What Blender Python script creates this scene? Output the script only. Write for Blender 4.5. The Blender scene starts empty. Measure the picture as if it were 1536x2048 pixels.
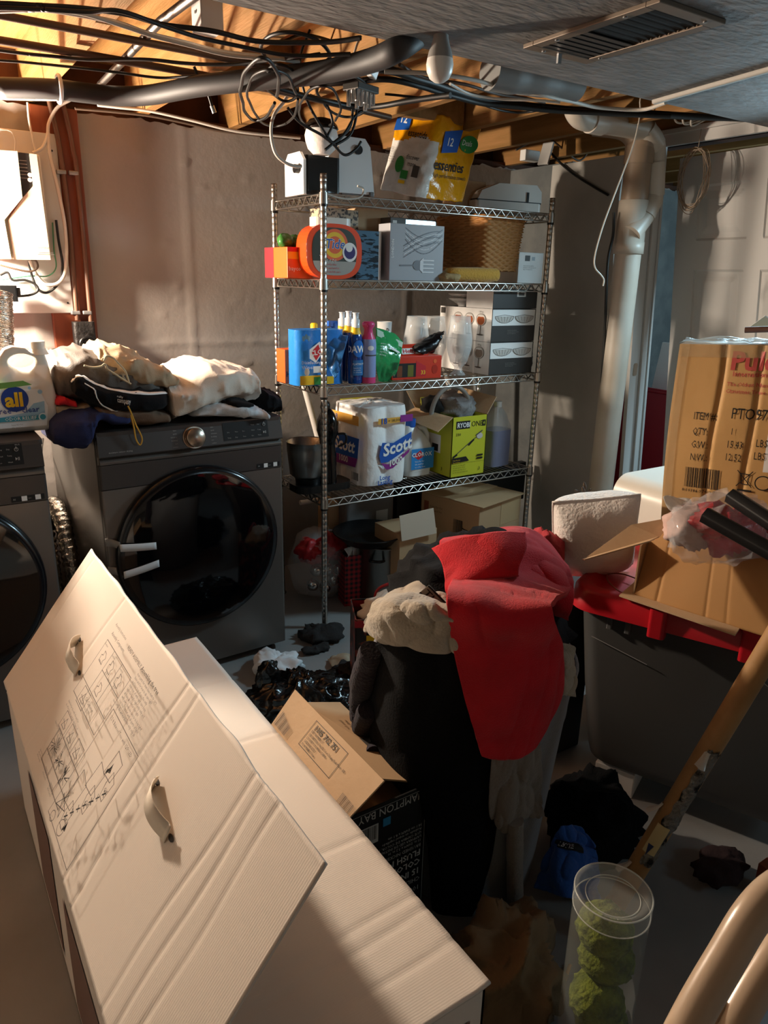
import bpy, math, random
from mathutils import Vector, Matrix, noise
R = random.Random(7)
scn = bpy.context.scene
COL = scn.collection
V = Vector
# ------------------------------------------------------------------ camera
FPX, PITCH, ROLL, CAMZ, YAW = 1462.0, 0.3093, 0.0232, 1.493, math.radians(33.5)
CP = V((0, 0, CAMZ))
_rt = V((math.cos(YAW), -math.sin(YAW), 0)); _fh = V((math.sin(YAW), math.cos(YAW), 0)); _z = V((0, 0, 1))
_fw = _fh*math.cos(PITCH) - _z*math.sin(PITCH)
_dn = -_fh*math.sin(PITCH) - _z*math.cos(PITCH)
_cr, _sr = math.cos(ROLL), math.sin(ROLL)
cam = bpy.data.cameras.new('camera'); camo = bpy.data.objects.new('camera', cam); COL.objects.link(camo)
cam.sensor_fit = 'VERTICAL'; cam.sensor_height = 36.0; cam.lens = FPX*36.0/2048; cam.clip_start = .02
_cx = _rt*_cr - _dn*_sr          # image x axis in the world
_cy = _rt*_sr + _dn*_cr          # image y (down)
camo.matrix_world = Matrix(((_cx.x, -_cy.x, -_fw.x, 0), (_cx.y, -_cy.y, -_fw.y, 0), (_cx.z, -_cy.z, -_fw.z, CAMZ), (0, 0, 0, 1)))
scn.camera = camo
# ------------------------------------------------------------------ light and exposure
scn.view_settings.view_transform = 'Standard'
scn.view_settings.look = 'None'
scn.view_settings.exposure = 0.42
scn.view_settings.gamma = 1.0
scn.view_settings.use_curve_mapping = False
world = bpy.data.worlds.new('world'); scn.world = world; world.use_nodes = True
world.node_tree.nodes['Background'].inputs[0].default_value = (.75, .85, 1, 1)
world.node_tree.nodes['Background'].inputs[1].default_value = 0.02
def lamp(name, kind, loc, power, color, target=None, **kw):
    l = bpy.data.lights.new(name, kind); l.energy = power; l.color = color
    for k, v in kw.items(): setattr(l, k, v)
    o = bpy.data.objects.new(name, l); COL.objects.link(o); o.location = loc
    if target is not None:
        o.rotation_euler = (V(target)-V(loc)).to_track_quat('-Z', 'Y').to_euler()
    return o
WARM = (1.0, .84, .67); COOL = (.55, .84, 1.0)
lamp('work_light', 'POINT', (.08, 3.14, 1.63), 185, WARM, shadow_soft_size=.05)
lamp('doorway_daylight', 'AREA', (3.0, 1.66, 1.84), 10, COOL, (.8, 1.9, .3), shape='RECTANGLE', size=.25, size_y=.2, spread=2.2)
lamp('hamper_cool_fill', 'AREA', (2.9, -1.6, 1.85), 6, COOL, (1.3, 1.1, .4), shape='RECTANGLE', size=.8, size_y=.5)  # added cool fill for the hamper's right side; no window stands here
lamp('next_room_daylight', 'AREA', (4.4, 1.2, 1.7), 24, COOL, (3.0, 2.3, 1.4), shape='RECTANGLE', size=.7, size_y=.9)
# ------------------------------------------------------------------ helpers
def at(px, py, X=None, Y=None, Z=None, D=None):
    """world point seen at photo pixel (px,py) on the plane X=, Y=, Z= or at optical depth D"""
    du, dv = px-768, py-1024
    u = _cr*du+_sr*dv; v = -_sr*du+_cr*dv
    d = _rt*(u/FPX)+_dn*(v/FPX)+_fw
    if X is not None: t = X/d.x
    elif Y is not None: t = Y/d.y
    elif Z is not None: t = (Z-CAMZ)/d.z
    else: t = D
    return CP+d*t
def onplane(px, py, o, n):
    d = at(px, py, D=1)-CP
    return CP+d*((o-CP).dot(n)/d.dot(n))
def lin(c):
    c = c/255.0
    return c/12.92 if c <= .04045 else ((c+.055)/1.055)**2.4
def rgb(c):
    if isinstance(c, str):
        c = c.lstrip('#'); c = [int(c[i:i+2], 16) for i in (0, 2, 4)]
    return (lin(c[0]), lin(c[1]), lin(c[2]), 1)
_M = {}
def mat(name, col='#808080', rough=.6, metal=0, bump=0, bscale=40, col2=None, cscale=6, cpos=(.4, .65), trans=0, ior=1.45, alpha=1, sheen=0, coat=0, stretch=None, wave=None, brick=None, spec=.5):
    """procedural Principled material; col/col2 mixed by noise, bump from noise or a wave band"""
    if name in _M: return _M[name]
    m = bpy.data.materials.new(name); m.use_nodes = True; nt = m.node_tree; b = nt.nodes['Principled BSDF']
    L = nt.links.new; N = nt.nodes.new
    b.inputs['Base Color'].default_value = rgb(col); b.inputs['Roughness'].default_value = rough; b.inputs['Metallic'].default_value = metal
    b.inputs['Transmission Weight'].default_value = trans; b.inputs['IOR'].default_value = ior; b.inputs['Alpha'].default_value = alpha
    b.inputs['Sheen Weight'].default_value = sheen; b.inputs['Coat Weight'].default_value = coat
    b.inputs['Specular IOR Level'].default_value = spec
    tc = N('ShaderNodeTexCoord'); mp = N('ShaderNodeMapping'); L(tc.outputs['Object'], mp.inputs['Vector'])
    if stretch: mp.inputs['Scale'].default_value = stretch
    if col2 is not None:
        n = N('ShaderNodeTexNoise'); n.inputs['Scale'].default_value = cscale; n.inputs['Detail'].default_value = 6
        L(mp.outputs['Vector'], n.inputs['Vector'])
        r = N('ShaderNodeValToRGB'); r.color_ramp.elements[0].position = cpos[0]; r.color_ramp.elements[1].position = cpos[1]
        r.color_ramp.elements[0].color = rgb(col); r.color_ramp.elements[1].color = rgb(col2)
        L(n.outputs['Fac'], r.inputs['Fac']); L(r.outputs['Color'], b.inputs['Base Color'])
    if bump:
        bp = N('ShaderNodeBump'); bp.inputs['Strength'].default_value = bump; bp.inputs['Distance'].default_value = .01
        if wave:
            t = N('ShaderNodeTexWave'); t.bands_direction = wave; t.inputs['Scale'].default_value = bscale; t.inputs['Distortion'].default_value = 1.0; t.inputs['Detail'].default_value = 1
        else:
            t = N('ShaderNodeTexNoise'); t.inputs['Scale'].default_value = bscale; t.inputs['Detail'].default_value = 4
        L(mp.outputs['Vector'], t.inputs['Vector']); L(t.outputs['Fac'], bp.inputs['Height']); L(bp.outputs['Normal'], b.inputs['Normal'])
    _M[name] = m
    return m
_wl = {}
def wloc(o):
    p = V((0, 0, 0))
    while o is not None: p = p+_wl.get(o.name, V((0, 0, 0))); o = o.parent
    return p
def rotm(rx=0, ry=0, rz=0):
    return Matrix.Rotation(rz, 3, 'Z') @ Matrix.Rotation(ry, 3, 'Y') @ Matrix.Rotation(rx, 3, 'X')
class B:
    """mesh builder: collect shapes, link them as ONE object"""
    def __init__(s): s.v = []; s.f = []; s.m = []; s.s = []
    def add(s, vs, fs, mi=0, sm=False):
        k = len(s.v); s.v += [V(v) for v in vs]
        for f in fs: s.f.append([i+k for i in f]); s.m.append(mi); s.s.append(sm)
        return s
    def hexa(s, p, mi=0):          # bottom 4 (ccw) then top 4
        return s.add(p, [(3, 2, 1, 0), (4, 5, 6, 7), (0, 1, 5, 4), (1, 2, 6, 5), (2, 3, 7, 6), (3, 0, 4, 7)], mi)
    def box(s, a, b, mi=0, rot=None, piv=None):
        (x0, y0, z0), (x1, y1, z1) = a, b
        p = [V(q) for q in ((x0, y0, z0), (x1, y0, z0), (x1, y1, z0), (x0, y1, z0), (x0, y0, z1), (x1, y0, z1), (x1, y1, z1), (x0, y1, z1))]
        if rot is not None:
            c = V(piv) if piv is not None else (V(a)+V(b))/2
            p = [c+rot @ (q-c) for q in p]
        return s.hexa(p, mi)
    def rbox(s, a, b, r, axis='z', n=5, mi=0, r2=None):   # box with rounded vertical edges, optional chamfer
        (x0, y0, z0), (x1, y1, z1) = a, b
        pts = []
        for cx, cy, t0 in ((x1-r, y1-r, 0), (x0+r, y1-r, 90), (x0+r, y0+r, 180), (x1-r, y0+r, 270)):
            for k in range(n+1):
                t = math.radians(t0+90*k/n); pts.append((cx+r*math.cos(t), cy+r*math.sin(t)))
        return s.prism(pts, z0, z1, mi)
    def prism(s, pts, z0, z1, mi=0, fr=None, sm=False):   # 2-D polygon extruded; fr maps (x,y,z) to world
        n = len(pts); fr = fr or (lambda x, y, z: V((x, y, z)))
        vs = [fr(x, y, z0) for x, y in pts]+[fr(x, y, z1) for x, y in pts]
        s.add(vs, [tuple(range(n))[::-1], tuple(range(n, 2*n))], mi)
        return s.add(vs, [(i, (i+1) % n, n+(i+1) % n, n+i) for i in range(n)], mi, sm)
    def plate(s, quad, t, mi=0):   # thick sheet from 3 or more planar corners
        q = [V(p) for p in quad]; n = (q[1]-q[0]).cross(q[2]-q[0]).normalized()*t; k = len(q)
        return s.add(q+[p-n for p in q], [tuple(range(k)), tuple(range(k, 2*k))[::-1]]+[(i, k+i, k+(i+1) % k, (i+1) % k) for i in range(k)], mi)
    def cyl(s, p0, p1, r0, r1=None, n=20, mi=0, cap=True, sm=True):
        return s.lathe([(r0, 0), (r0 if r1 is None else r1, 1)], p0, V(p1)-V(p0), n, mi, cap, sm)
    def lathe(s, prof, o=(0, 0, 0), ax=(0, 0, 1), n=28, mi=0, cap=True, sm=True, sx=1, sy=1, wob=None):
        """prof [(r,t)], t measured along ax"""
        ax = V(ax); u = ax.normalized().orthogonal().normalized()
        if abs(ax.normalized().z) > .999: u = V((1, 0, 0))
        w = ax.normalized().cross(u); o = V(o); vs = []
        for r, t in prof:
            for k in range(n):
                a = 2*math.pi*k/n; q = 1 if wob is None else wob(a, t)
                vs.append(o+ax*t+u*(r*q*sx*math.cos(a))+w*(r*q*sy*math.sin(a)))
        fs = []
        for j in range(len(prof)-1):
            for k in range(n):
                fs.append((j*n+k, j*n+(k+1) % n, (j+1)*n+(k+1) % n, (j+1)*n+k))
        s.add(vs, fs, mi, sm)
        if cap:
            m = len(prof)-1
            s.add(vs[:n], [tuple(range(n))[::-1]], mi); s.add(vs[m*n:], [tuple(range(n))], mi)
        return s
    def tube(s, path, r, n=8, mi=0, closed=False, cap=True):
        p = [V(q) for q in path]; k = len(p); vs = []; fs = []
        tg = []
        for i in range(k):
            a = p[i-1] if (i > 0 or closed) else p[i]; b = p[(i+1) % k] if (i < k-1 or closed) else p[i]
            t = (b-a); tg.append(t.normalized() if t.length > 1e-9 else V((0, 0, 1)))
        u = tg[0].orthogonal().normalized()
        for i in range(k):
            u = (u-tg[i]*u.dot(tg[i]));
            u = u.normalized() if u.length > 1e-6 else tg[i].orthogonal().normalized()
            w = tg[i].cross(u); rr = r[i] if isinstance(r, (list, tuple)) else r
            for j in range(n):
                a = 2*math.pi*j/n; vs.append(p[i]+u*(rr*math.cos(a))+w*(rr*math.sin(a)))
        for i in range(k if closed else k-1):
            i2 = (i+1) % k
            for j in range(n): fs.append((i*n+j, i*n+(j+1) % n, i2*n+(j+1) % n, i2*n+j))
        s.add(vs, fs, mi, True)
        if cap and not closed:
            s.add(vs[:n], [tuple(range(n))[::-1]], mi); s.add(vs[-n:], [tuple(range(n))], mi)
        return s
    def grid(s, nu, nv, fn, mi=0, sm=True, cu=False):
        vs = [fn(i/nu, j/nv) for j in range(nv+1) for i in range(nu+(0 if cu else 1))]
        w = nu if cu else nu+1
        fs = [(j*w+i, j*w+(i+1) % w, (j+1)*w+(i+1) % w, (j+1)*w+i) for j in range(nv) for i in range(nu)]
        return s.add(vs, fs, mi, sm)
    def xf(s, M3, o=(0, 0, 0), start=0):
        o = V(o)
        for i in range(start, len(s.v)): s.v[i] = M3 @ s.v[i]+o
        return s
    def build(s, name, mats, parent=None, bevel=0, solid=0, sub=0, world=None, off=-1):
        me = bpy.data.meshes.new(name)
        me.from_pydata([tuple(v) for v in s.v], [], s.f)
        for m in (mats if isinstance(mats, (list, tuple)) else [mats]): me.materials.append(m)
        me.polygons.foreach_set('material_index', s.m); me.polygons.foreach_set('use_smooth', s.s)
        me.update()
        o = bpy.data.objects.new(name, me); COL.objects.link(o)
        if parent is not None:
            o.parent = parent
            if CUR['world']:
                l = -wloc(parent); o.location = l; _wl[o.name] = l
        if solid: d = o.modifiers.new('solid', 'SOLIDIFY'); d.thickness = solid; d.offset = off
        if bevel: d = o.modifiers.new('bevel', 'BEVEL'); d.width = bevel; d.segments = 2; d.limit_method = 'ANGLE'
        if sub: d = o.modifiers.new('sub', 'SUBSURF'); d.levels = sub; d.render_levels = sub
        return o
CUR = {'world': True}
def tag(o, label, cat, group=None, kind=None):
    o['label'] = label; o['category'] = cat
    if group: o['group'] = group
    if kind: o['kind'] = kind
    return o
def thing(name, label, cat, loc=(0, 0, 0), rz=0, group=None):
    """Empty at the thing's base. rz None: children come in world coordinates; else in local ones"""
    o = bpy.data.objects.new(name, None); COL.objects.link(o); o.empty_display_size = .05
    o.location = loc; CUR['world'] = rz is None
    if rz is None: _wl[o.name] = V(loc)
    else: o.rotation_euler = (0, 0, rz)
    return tag(o, label, cat, group)
def solo(b, name, label, cat, mats, group=None, **kw):
    """a thing that is one mesh: origin moved to its base"""
    c = V((sum(v.x for v in b.v)/len(b.v), sum(v.y for v in b.v)/len(b.v), min(v.z for v in b.v)))
    b.v = [v-c for v in b.v]
    o = b.build(name, mats, None, **kw); o.location = c; _wl[o.name] = c
    return tag(o, label, cat, group)
def struct(b, name, mats, **kw):
    o = b.build(name, mats, None, **kw); o['kind'] = 'structure'; return o
def cr(p, t):
    """Catmull-Rom through a list of points, t 0..1"""
    n = len(p)-1; x = min(max(t, 0), 1)*n; i = min(int(x), n-1); f = x-i
    p0 = p[i-1] if i > 0 else p[0]*2-p[1]; p1 = p[i]; p2 = p[i+1]; p3 = p[i+2] if i+2 <= n else p[n]*2-p[n-1]
    return (p1*2+(p2-p0)*f+(p0*2-p1*5+p2*4-p3)*f*f+(p1*3-p0-p2*3+p3)*f*f*f)*.5
def curve(pts, n=40):
    p = [V(q) for q in pts]
    return [cr(p, i/n) for i in range(n+1)]
def ncurve(pts, n=40, amp=.01, sc=6, seed=0):
    return [q+V(noise.noise_vector(q*sc+V((seed, 3, 1))))*amp for q in curve(pts, n)]
def fold(p, sc, seed, st=(1, 1, 1)):
    q = V((p.x*st[0], p.y*st[1], p.z*st[2]))*sc+V((seed*3.7, seed*1.3, seed*7.1))
    w = V((noise.noise(q*.6), noise.noise(q*.6+V((9, 1, 4))), 0))*.7
    r1 = 1-abs(noise.noise(q+w)); r2 = 1-abs(noise.noise(q*1.9+w+V((5, 5, 5))))
    return 1.25*r1**5+.55*r2**5+.35*noise.noise(q*.7)-.55
def surf(rows, wr=.01, sc=8, seed=0, st=(1, 1, 1), edge=0):
    rows = [[V(q) for q in r] for r in rows]
    cache = {}
    def base(u, v):
        return cr([cr(r, u) for r in rows], v)
    def fn(u, v):
        p = base(u, v); e = 1e-3
        if wr:
            n = (base(min(u+e, 1), v)-base(max(u-e, 0), v)).cross(base(u, min(v+e, 1))-base(u, max(v-e, 0)))
            if n.length > 1e-12:
                w = 1 if not edge else min(1, min(u, 1-u, v, 1-v)/edge)
                p = p+n.normalized()*(wr*w*fold(p, sc, seed, st))
        return p
    fn.base = base
    return fn
def patch(rows, name, mats, parent=None, nu=48, nv=48, wr=.01, sc=8, seed=0, thick=.005, label=None, cat=None, st=(1, 1, 1), edge=0, group=None, sub=0):
    b = B(); f = surf(rows, wr, sc, seed, st, edge); b.grid(nu, nv, f)
    if label: o = solo(b, name, label, cat, mats, group, solid=thick, off=0, sub=sub)
    else: o = b.build(name, mats, parent, solid=thick, off=0, sub=sub)
    return o, f
def lump(c, r, amp=.03, sc=6, seed=0, rz=0, n=40, flat=None, b=None, st=(1, 1, 1), pw=1, mi=0):
    """a noisy, wrinkled ellipsoid: bundles, heaps, bags"""
    b = b or B(); c = V(c); Rz = rotm(0, 0, rz); k0 = len(b.v)
    def fn(u, v):
        a = 2*math.pi*u; t = math.pi*(v-.5)
        d = V((math.cos(t)*math.cos(a), math.cos(t)*math.sin(a), math.sin(t)))
        if pw != 1: d = V(tuple(math.copysign(abs(x)**pw, x) for x in d))
        q = V((d.x*r[0], d.y*r[1], d.z*r[2]))
        q = q+d*(amp*fold(q, sc, seed, st))
        if flat is not None and q.z < flat: q.z = flat
        return Rz @ q+c
    b.grid(n, n//2, fn, mi=mi, cu=True)
    return b
class Decal:
    """flat print on a surface: shapes in 2-D mapped by fn(x, y, lift) to the surface; one mesh per print"""
    def __init__(s, fn, lift=.0004, seg=None): s.fn = fn; s.b = B(); s.l = lift; s.k = lift; s.mats = []; s.seg = seg
    def mi(s, m):
        if m not in s.mats: s.mats.append(m)
        return s.mats.index(m)
    def up(s): s.k += s.l*.35
    def poly(s, pts, m):
        s.up(); s.b.add([s.fn(x, y, s.k) for x, y in pts], [tuple(range(len(pts)))], s.mi(m)); return s
    def rect(s, x0, y0, x1, y1, m, n=None):
        n = n or s.seg
        if not n: return s.poly([(x0, y0), (x1, y0), (x1, y1), (x0, y1)], m)
        s.up(); k = s.k; s.b.grid(n, n, lambda u, v: s.fn(x0+(x1-x0)*u, y0+(y1-y0)*v, k), s.mi(m)); return s
    def ell(s, cx, cy, rx, ry, m, n=24, a0=0, a1=360):
        s.up(); k = s.k
        ring = [(cx+rx*math.cos(math.radians(a0+(a1-a0)*i/n)), cy+ry*math.sin(math.radians(a0+(a1-a0)*i/n))) for i in range(n+(0 if a1-a0 == 360 else 1))]
        if s.seg:
            nr = 4; vs = [s.fn(cx, cy, k)]; fs = []; w = len(ring)
            for j in range(1, nr+1): vs += [s.fn(cx+(x-cx)*j/nr, cy+(y-cy)*j/nr, k) for x, y in ring]
            for i in range(w if a1-a0 == 360 else w-1):
                i2 = (i+1) % w; fs.append((0, 1+i, 1+i2))
                for j in range(1, nr): fs.append((1+(j-1)*w+i, 1+j*w+i, 1+j*w+i2, 1+(j-1)*w+i2))
            s.b.add(vs, fs, s.mi(m))
        else: s.b.add([s.fn(x, y, k) for x, y in ring], [tuple(range(len(ring)))], s.mi(m))
        return s
    def line(s, pts, w, m, closed=False):
        s.up(); k = s.k; q = [V((x, y)) for x, y in pts]
        if closed: q.append(q[0])
        for a, b2 in zip(q, q[1:]):
            d = b2-a
            if d.length < 1e-9: continue
            nn = V((-d.y, d.x)).normalized()*w/2; e = d.normalized()*w/2
            s.b.add([s.fn(p.x, p.y, k) for p in (a-nn-e, b2-nn+e, b2+nn+e, a+nn-e)], [(0, 1, 2, 3)], s.mi(m))
        return s
    def frame(s, x0, y0, x1, y1, w, m): return s.line([(x0, y0), (x1, y0), (x1, y1), (x0, y1)], w, m, True)
    def text(s, t, x, y, h, m, ax='LEFT', bold=0, sx=1, shear=0, rot=0, space=1):
        s.up(); k = s.k
        c = bpy.data.curves.new('t', 'FONT'); c.body = t; c.size = h*1.4; c.align_x = ax; c.align_y = 'BOTTOM_BASELINE' if False else 'TOP_BASELINE'
        c.align_y = 'BOTTOM_BASELINE'; c.offset = bold*h; c.shear = shear; c.resolution_u = 2 if h > .02 else 1; c.space_character = space
        o = bpy.data.objects.new('t', c); me = o.to_mesh()
        cs, sn = math.cos(math.radians(rot)), math.sin(math.radians(rot))
        vs = []
        for v in me.vertices:
            X, Y = v.co.x*sx, v.co.y
            vs.append(s.fn(x+X*cs-Y*sn, y+X*sn+Y*cs, k))
        s.b.add(vs, [tuple(p.vertices) for p in me.polygons], s.mi(m))
        o.to_mesh_clear(); bpy.data.objects.remove(o); bpy.data.curves.remove(c)
        return s
    def bars(s, x0, y0, x1, y1, m, n=22, seed=1):
        r = random.Random(seed); x = x0; w = (x1-x0)/n/1.5
        while x < x1:
            q = w*r.choice((.5, .8, 1.2)); s.poly([(x, y0), (x+q, y0), (x+q, y1), (x, y1)], m); s.k -= s.l*.35; x += q+w*r.choice((.5, .8, 1.1))
        return s
    def lines(s, x0, y0, x1, n, h, m, seed=1, gap=1.7):
        """a block of small print, n rows going down"""
        r = random.Random(seed)
        W = ('ab', 'the', 'light', 'box', 'with', 'parts', 'of', 'and', 'use', 'only', 'to', 'item', 'for', 'base', 'care')
        for i in range(n):
            L = (x1-x0)*r.uniform(.72, 1); t = ''
            while len(t)*h*.75 < L: t += r.choice(W)+' '
            s.text(t.strip(), x0, y0-i*h*gap, h, m)
        return s
    def build(s, name, parent):
        return s.b.build(name, s.mats, parent)
def pf(o, ux, uy):
    """planar print frame"""
    o = V(o); ux = V(ux).normalized(); uy = V(uy).normalized(); n = ux.cross(uy)
    return lambda x, y, l: o+ux*x+uy*y+n*l
def cf(c, r, a0, z0=0, sy=1):
    """frame wrapped round an upright cylinder: x is arc length from angle a0 (deg), y is height"""
    c = V(c)
    def f(x, y, l):
        a = math.radians(a0)+x/r
        return c+V(((r+l)*math.cos(a), (r+l)*math.sin(a)*sy, y+z0))
    return f
# ------------------------------------------------------------------ materials
wood = mat('joist_wood', '#85602f', .75, col2='#9c7040', cscale=3, stretch=(8, .7, 8), bump=.2, bscale=30)
darkwood = mat('dark_wood', '#3a2012', .8, col2='#562f19', cscale=5)
concrete = mat('painted_concrete', '#8d8680', .45, col2='#948d86', cscale=3, bump=.08, bscale=60)
rawconc = mat('grey_block', '#5c5f5f', .8, col2='#6c6e6c', cscale=8, bump=.4, bscale=30)
floorm = mat('floor_paint', '#8d8c8a', .5, col2='#7d7c7b', cscale=2.5, bump=.1, bscale=25)
soffm = mat('soffit_paint', '#5d5d5c', .7, col2='#6f6e6d', cscale=9, bump=.5, bscale=22, stretch=(1, 2.5, 1))
plastw = mat('white_paint', '#bdbab6', .45, bump=.05, bscale=30)
drywall = mat('drywall_paint', '#b4b0a9', .75, col2='#aaa69f', cscale=4, bump=.1, bscale=50)
rust = mat('red_brown_paint', '#7a3d22', .5, col2='#6b3019', cscale=5, stretch=(6, 6, 1))
chrome = mat('chrome', '#d8d6d4', .18, 1)
steel = mat('brushed_steel', '#9a9692', .32, 1)
blackp = mat('black_plastic', '#0d0d0e', .35)
blackr = mat('black_rubber', '#131314', .6)
whitep = mat('white_plastic', '#e4e2de', .35)
greyp = mat('grey_plastic', '#6b6b6b', .4)
galv = mat('galvanised', '#8d8d8d', .45, .8, col2='#a5a5a5', cscale=20)
pvc = mat('pvc_pipe', '#bdb5a9', .4, col2='#b0a697', cscale=4)
cable_b = mat('cable_black', '#151412', .5)
cable_w = mat('cable_white', '#bdb6ab', .5)
cable_g = mat('cable_brown', '#4a3a2e', .6)
kraft = mat('kraft_card', '#c0a07c', .75, col2='#b89772', cscale=5, bump=.1, bscale=60)
kraft_in = mat('kraft_ribbed', '#ba9365', .8, bump=.25, bscale=60, wave='X')
ink = mat('ink_black', '#14120f', .6)
inkg = mat('ink_grey', '#4b4642', .6)
white = mat('paper_white', '#efece8', .6)
red = mat('ink_red', '#c8202a', .5)
yellow = mat('ink_yellow', '#f2c21c', .5)
blue = mat('ink_blue', '#1b57b0', .45)
green = mat('ink_green', '#2f8a3e', .5)
orange = mat('ink_orange', '#e8622a', .5)
glass = mat('clear_glass', '#ffffff', .02, trans=1, ior=1.45)
film = mat('clear_film', '#f4f4f4', .12, alpha=.22, bump=.6, bscale=25, spec=.8)
# ------------------------------------------------------------------ the setting
WY, WX = 3.36, 3.0        # back wall, right partition
b = B(); b.box((-1.8, -2.9, -.1), (6.2, WY+.2, 0)); struct(b, 'floor', floorm)
def wallfn(u, v):
    x = -1.8+8.0*u; z = 2.09*v
    q = V((x, 0, z)); d = .0020*noise.noise(q*5)+.0006*noise.noise(q*30)
    for sx, w in ((1.155, .012), (.50, .02), (2.33, .01), (3.3, .012)):
        e = abs(x-sx+.006*noise.noise(V((0, 3, z*6)))); d += .007*math.exp(-(e/w)**2)*(.6+.6*abs(noise.noise(V((1, 1, z*14)))))
    e = abs(z-1.19+.005*noise.noise(V((x*5, 3, 0)))); d += .007*math.exp(-(e/.010)**2)*(.5+.9*abs(noise.noise(V((x*12, 1, 0)))))
    n = noise.noise(q*17+V((4, 4, 4)))
    if n > .46: d += .022*(n-.46)
    if v > .985: z += .015*noise.noise(V((x*14, 0, 5)))+.01*noise.noise(V((x*40, 0, 5)))
    return V((x, WY-d, z))
b = B(); b.grid(420, 150, wallfn); b.box((-1.8, WY+.015, 0), (6.2, WY+.2, 2.06)); struct(b, 'wall_back', concrete)
b = B(); b.box((-1.8, WY+.02, 2.075), (6.2, WY+.2, 2.12), 0); b.box((-1.8, WY+.12, 2.12), (6.2, WY+.2, 2.32)); struct(b, 'trim_sill', darkwood)
b = B(); b.box((-1.9, -2.9, 0), (-1.8, WY+.2, 2.3)); struct(b, 'wall_left', drywall)
b = B(); b.box((-1.8, -3.0, 0), (6.2, -2.9, 2.3)); struct(b, 'wall_front', drywall)
b = B(); b.box((6.2, -3.0, 0), (6.3, WY+.2, 2.3)); struct(b, 'wall_far_right', drywall)
b = B(); b.box((-1.9, -3.0, 2.30), (6.3, WY+.2, 2.34)); struct(b, 'ceiling', wood)
# partition with ragged free edge, running from the back wall toward the door frame
def edgeY(z): return 2.53+.03*math.sin(z*4.1+.6)+.012*noise.noise(V((z*6, 0, 0)))
b = B(); zz = [2.07*i/60 for i in range(61)]
for i in range(60):
    z0, z1 = zz[i], zz[i+1]; y0, y1 = edgeY(z0), edgeY(z1)
    b.hexa([(WX, y0, z0), (WX+.013, y0, z0), (WX+.013, 3.02, z0), (WX, 3.02, z0), (WX, y1, z1), (WX+.013, y1, z1), (WX+.013, 3.02, z1), (WX, 3.02, z1)])
struct(b, 'wall_partition', drywall)
b = B(); b.box((WX+.02, 2.9, 0), (WX+.06, WY, 2.08)); struct(b, 'wall_return', rawconc)
b = B(); b.box((WX, -2.9, 0), (WX+.09, .75, 2.1)); struct(b, 'wall_right', drywall)
b = B(); b.box((WX, .75, 2.075), (WX+.09, 2.38, 2.3)); struct(b, 'wall_above_door', darkwood)
# joists
JX = [.96+.405*k for k in range(-6, 14)]
for x in JX:
    b = B(); b.box((x, 1.0 if x > .1 else -2.9, 2.105), (x+.038, WY+.12, 2.30))
    struct(b, 'ceiling_joist', wood)
for x in (1.165, 1.97):
    b = B(); b.box((x-.17, 2.72, 2.12), (x+.19, 2.757, 2.29)); struct(b, 'joist_blocking', wood)
# soffit box with plaster face
SY = 1.735
b = B(); b.box((-.9, -.6, 2.05), (WX+1.2, SY, 2.30)); struct(b, 'soffit', soffm, bevel=.004)
b = B(); p0 = at(1308, 200, Z=2.05); p1 = at(1536, 135, Z=2.05)
d = (p1-p0).normalized(); p1 = p0+d*.9
b.tube([p0+V((0, 0, -.004)), p1+V((0, 0, -.004))], .009, 6); b.tube([p0+V((.014, 0, -.003)), p1+V((.014, 0, -.003))], .007, 6); struct(b, 'trim_soffit_strip', drywall)
# ceiling register
CUR['world'] = True
t = thing('vent_grille', 'brown metal register with half-open louvres set in the grey soffit', 'vent', (1.515, 1.35, 2.05), None)
gm = mat('register_brown', '#6e6052', .5, .3); gd = mat('register_dark', '#191512', .7)
x0, x1, y0, y1 = 1.405, 1.63, 1.15, 1.55
b = B(); b.box((x0, y0, 2.040), (x1, y0+.035, 2.05)); b.box((x0, y1-.035, 2.040), (x1, y1, 2.05)); b.box((x0, y0+.035, 2.040), (x0+.03, y1-.035, 2.05)); b.box((x1-.03, y0+.035, 2.040), (x1, y1-.035, 2.05)); b.build('frame', gm, t, bevel=.0015)
b = B(); b.box((x0+.02, y0+.02, 2.046), (x1-.02, y1-.02, 2.05)); b.build('backing', gd, t)
b = B()
for k in range(13):
    y = y0+.05+k*.0245; b.box((x0+.033, y, 2.0415), (x1-.033, y+.003 if k < 7 else y+.021, 2.050 if k < 7 else 2.043), rot=rotm(.5 if k < 7 else .08))
b.build('louvre', mat('register_slat', '#3a322b', .5, .3), t)
b = B(); b.box((1.50, y1-.028, 2.018), (1.512, y1-.022, 2.042)); b.build('damper_lever', galv, t)
b = B()
for q in ((x0+.015, y0+.1), (x0+.015, y1-.1), (x1-.015, y1-.06), (1.46, y1-.016), (1.58, y0+.016)): b.cyl((q[0], q[1], 2.041), (q[0], q[1], 2.0375), .005, n=10)
b.build('screw', galv, t)
# bulb
bp = at(880, 118, Z=2.0)
t = thing('light_bulb', 'unlit white bulb in a ceiling socket beside the soffit edge', 'bulb', (bp.x, bp.y, 1.94), None)
b = B(); b.lathe([(.0, -.052), (.012, -.050), (.024, -.042), (.031, -.028), (.033, -.012), (.031, 0)], bp, n=28, cap=False); b.build('globe', mat('bulb_globe', '#d9d6d0', .35), t)
b = B(); b.lathe([(.031, 0), (.028, .014), (.022, .03), (.018, .045), (.0175, .055)], bp, n=28); b.build('bulb_base', mat('bulb_collar', '#8f8c88', .5), t)
b = B(); b.lathe([(.026, .055), (.030, .07), (.03, .11)], bp, n=20); b.build('socket', mat('socket_grey', '#53504c', .6), t)
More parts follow.
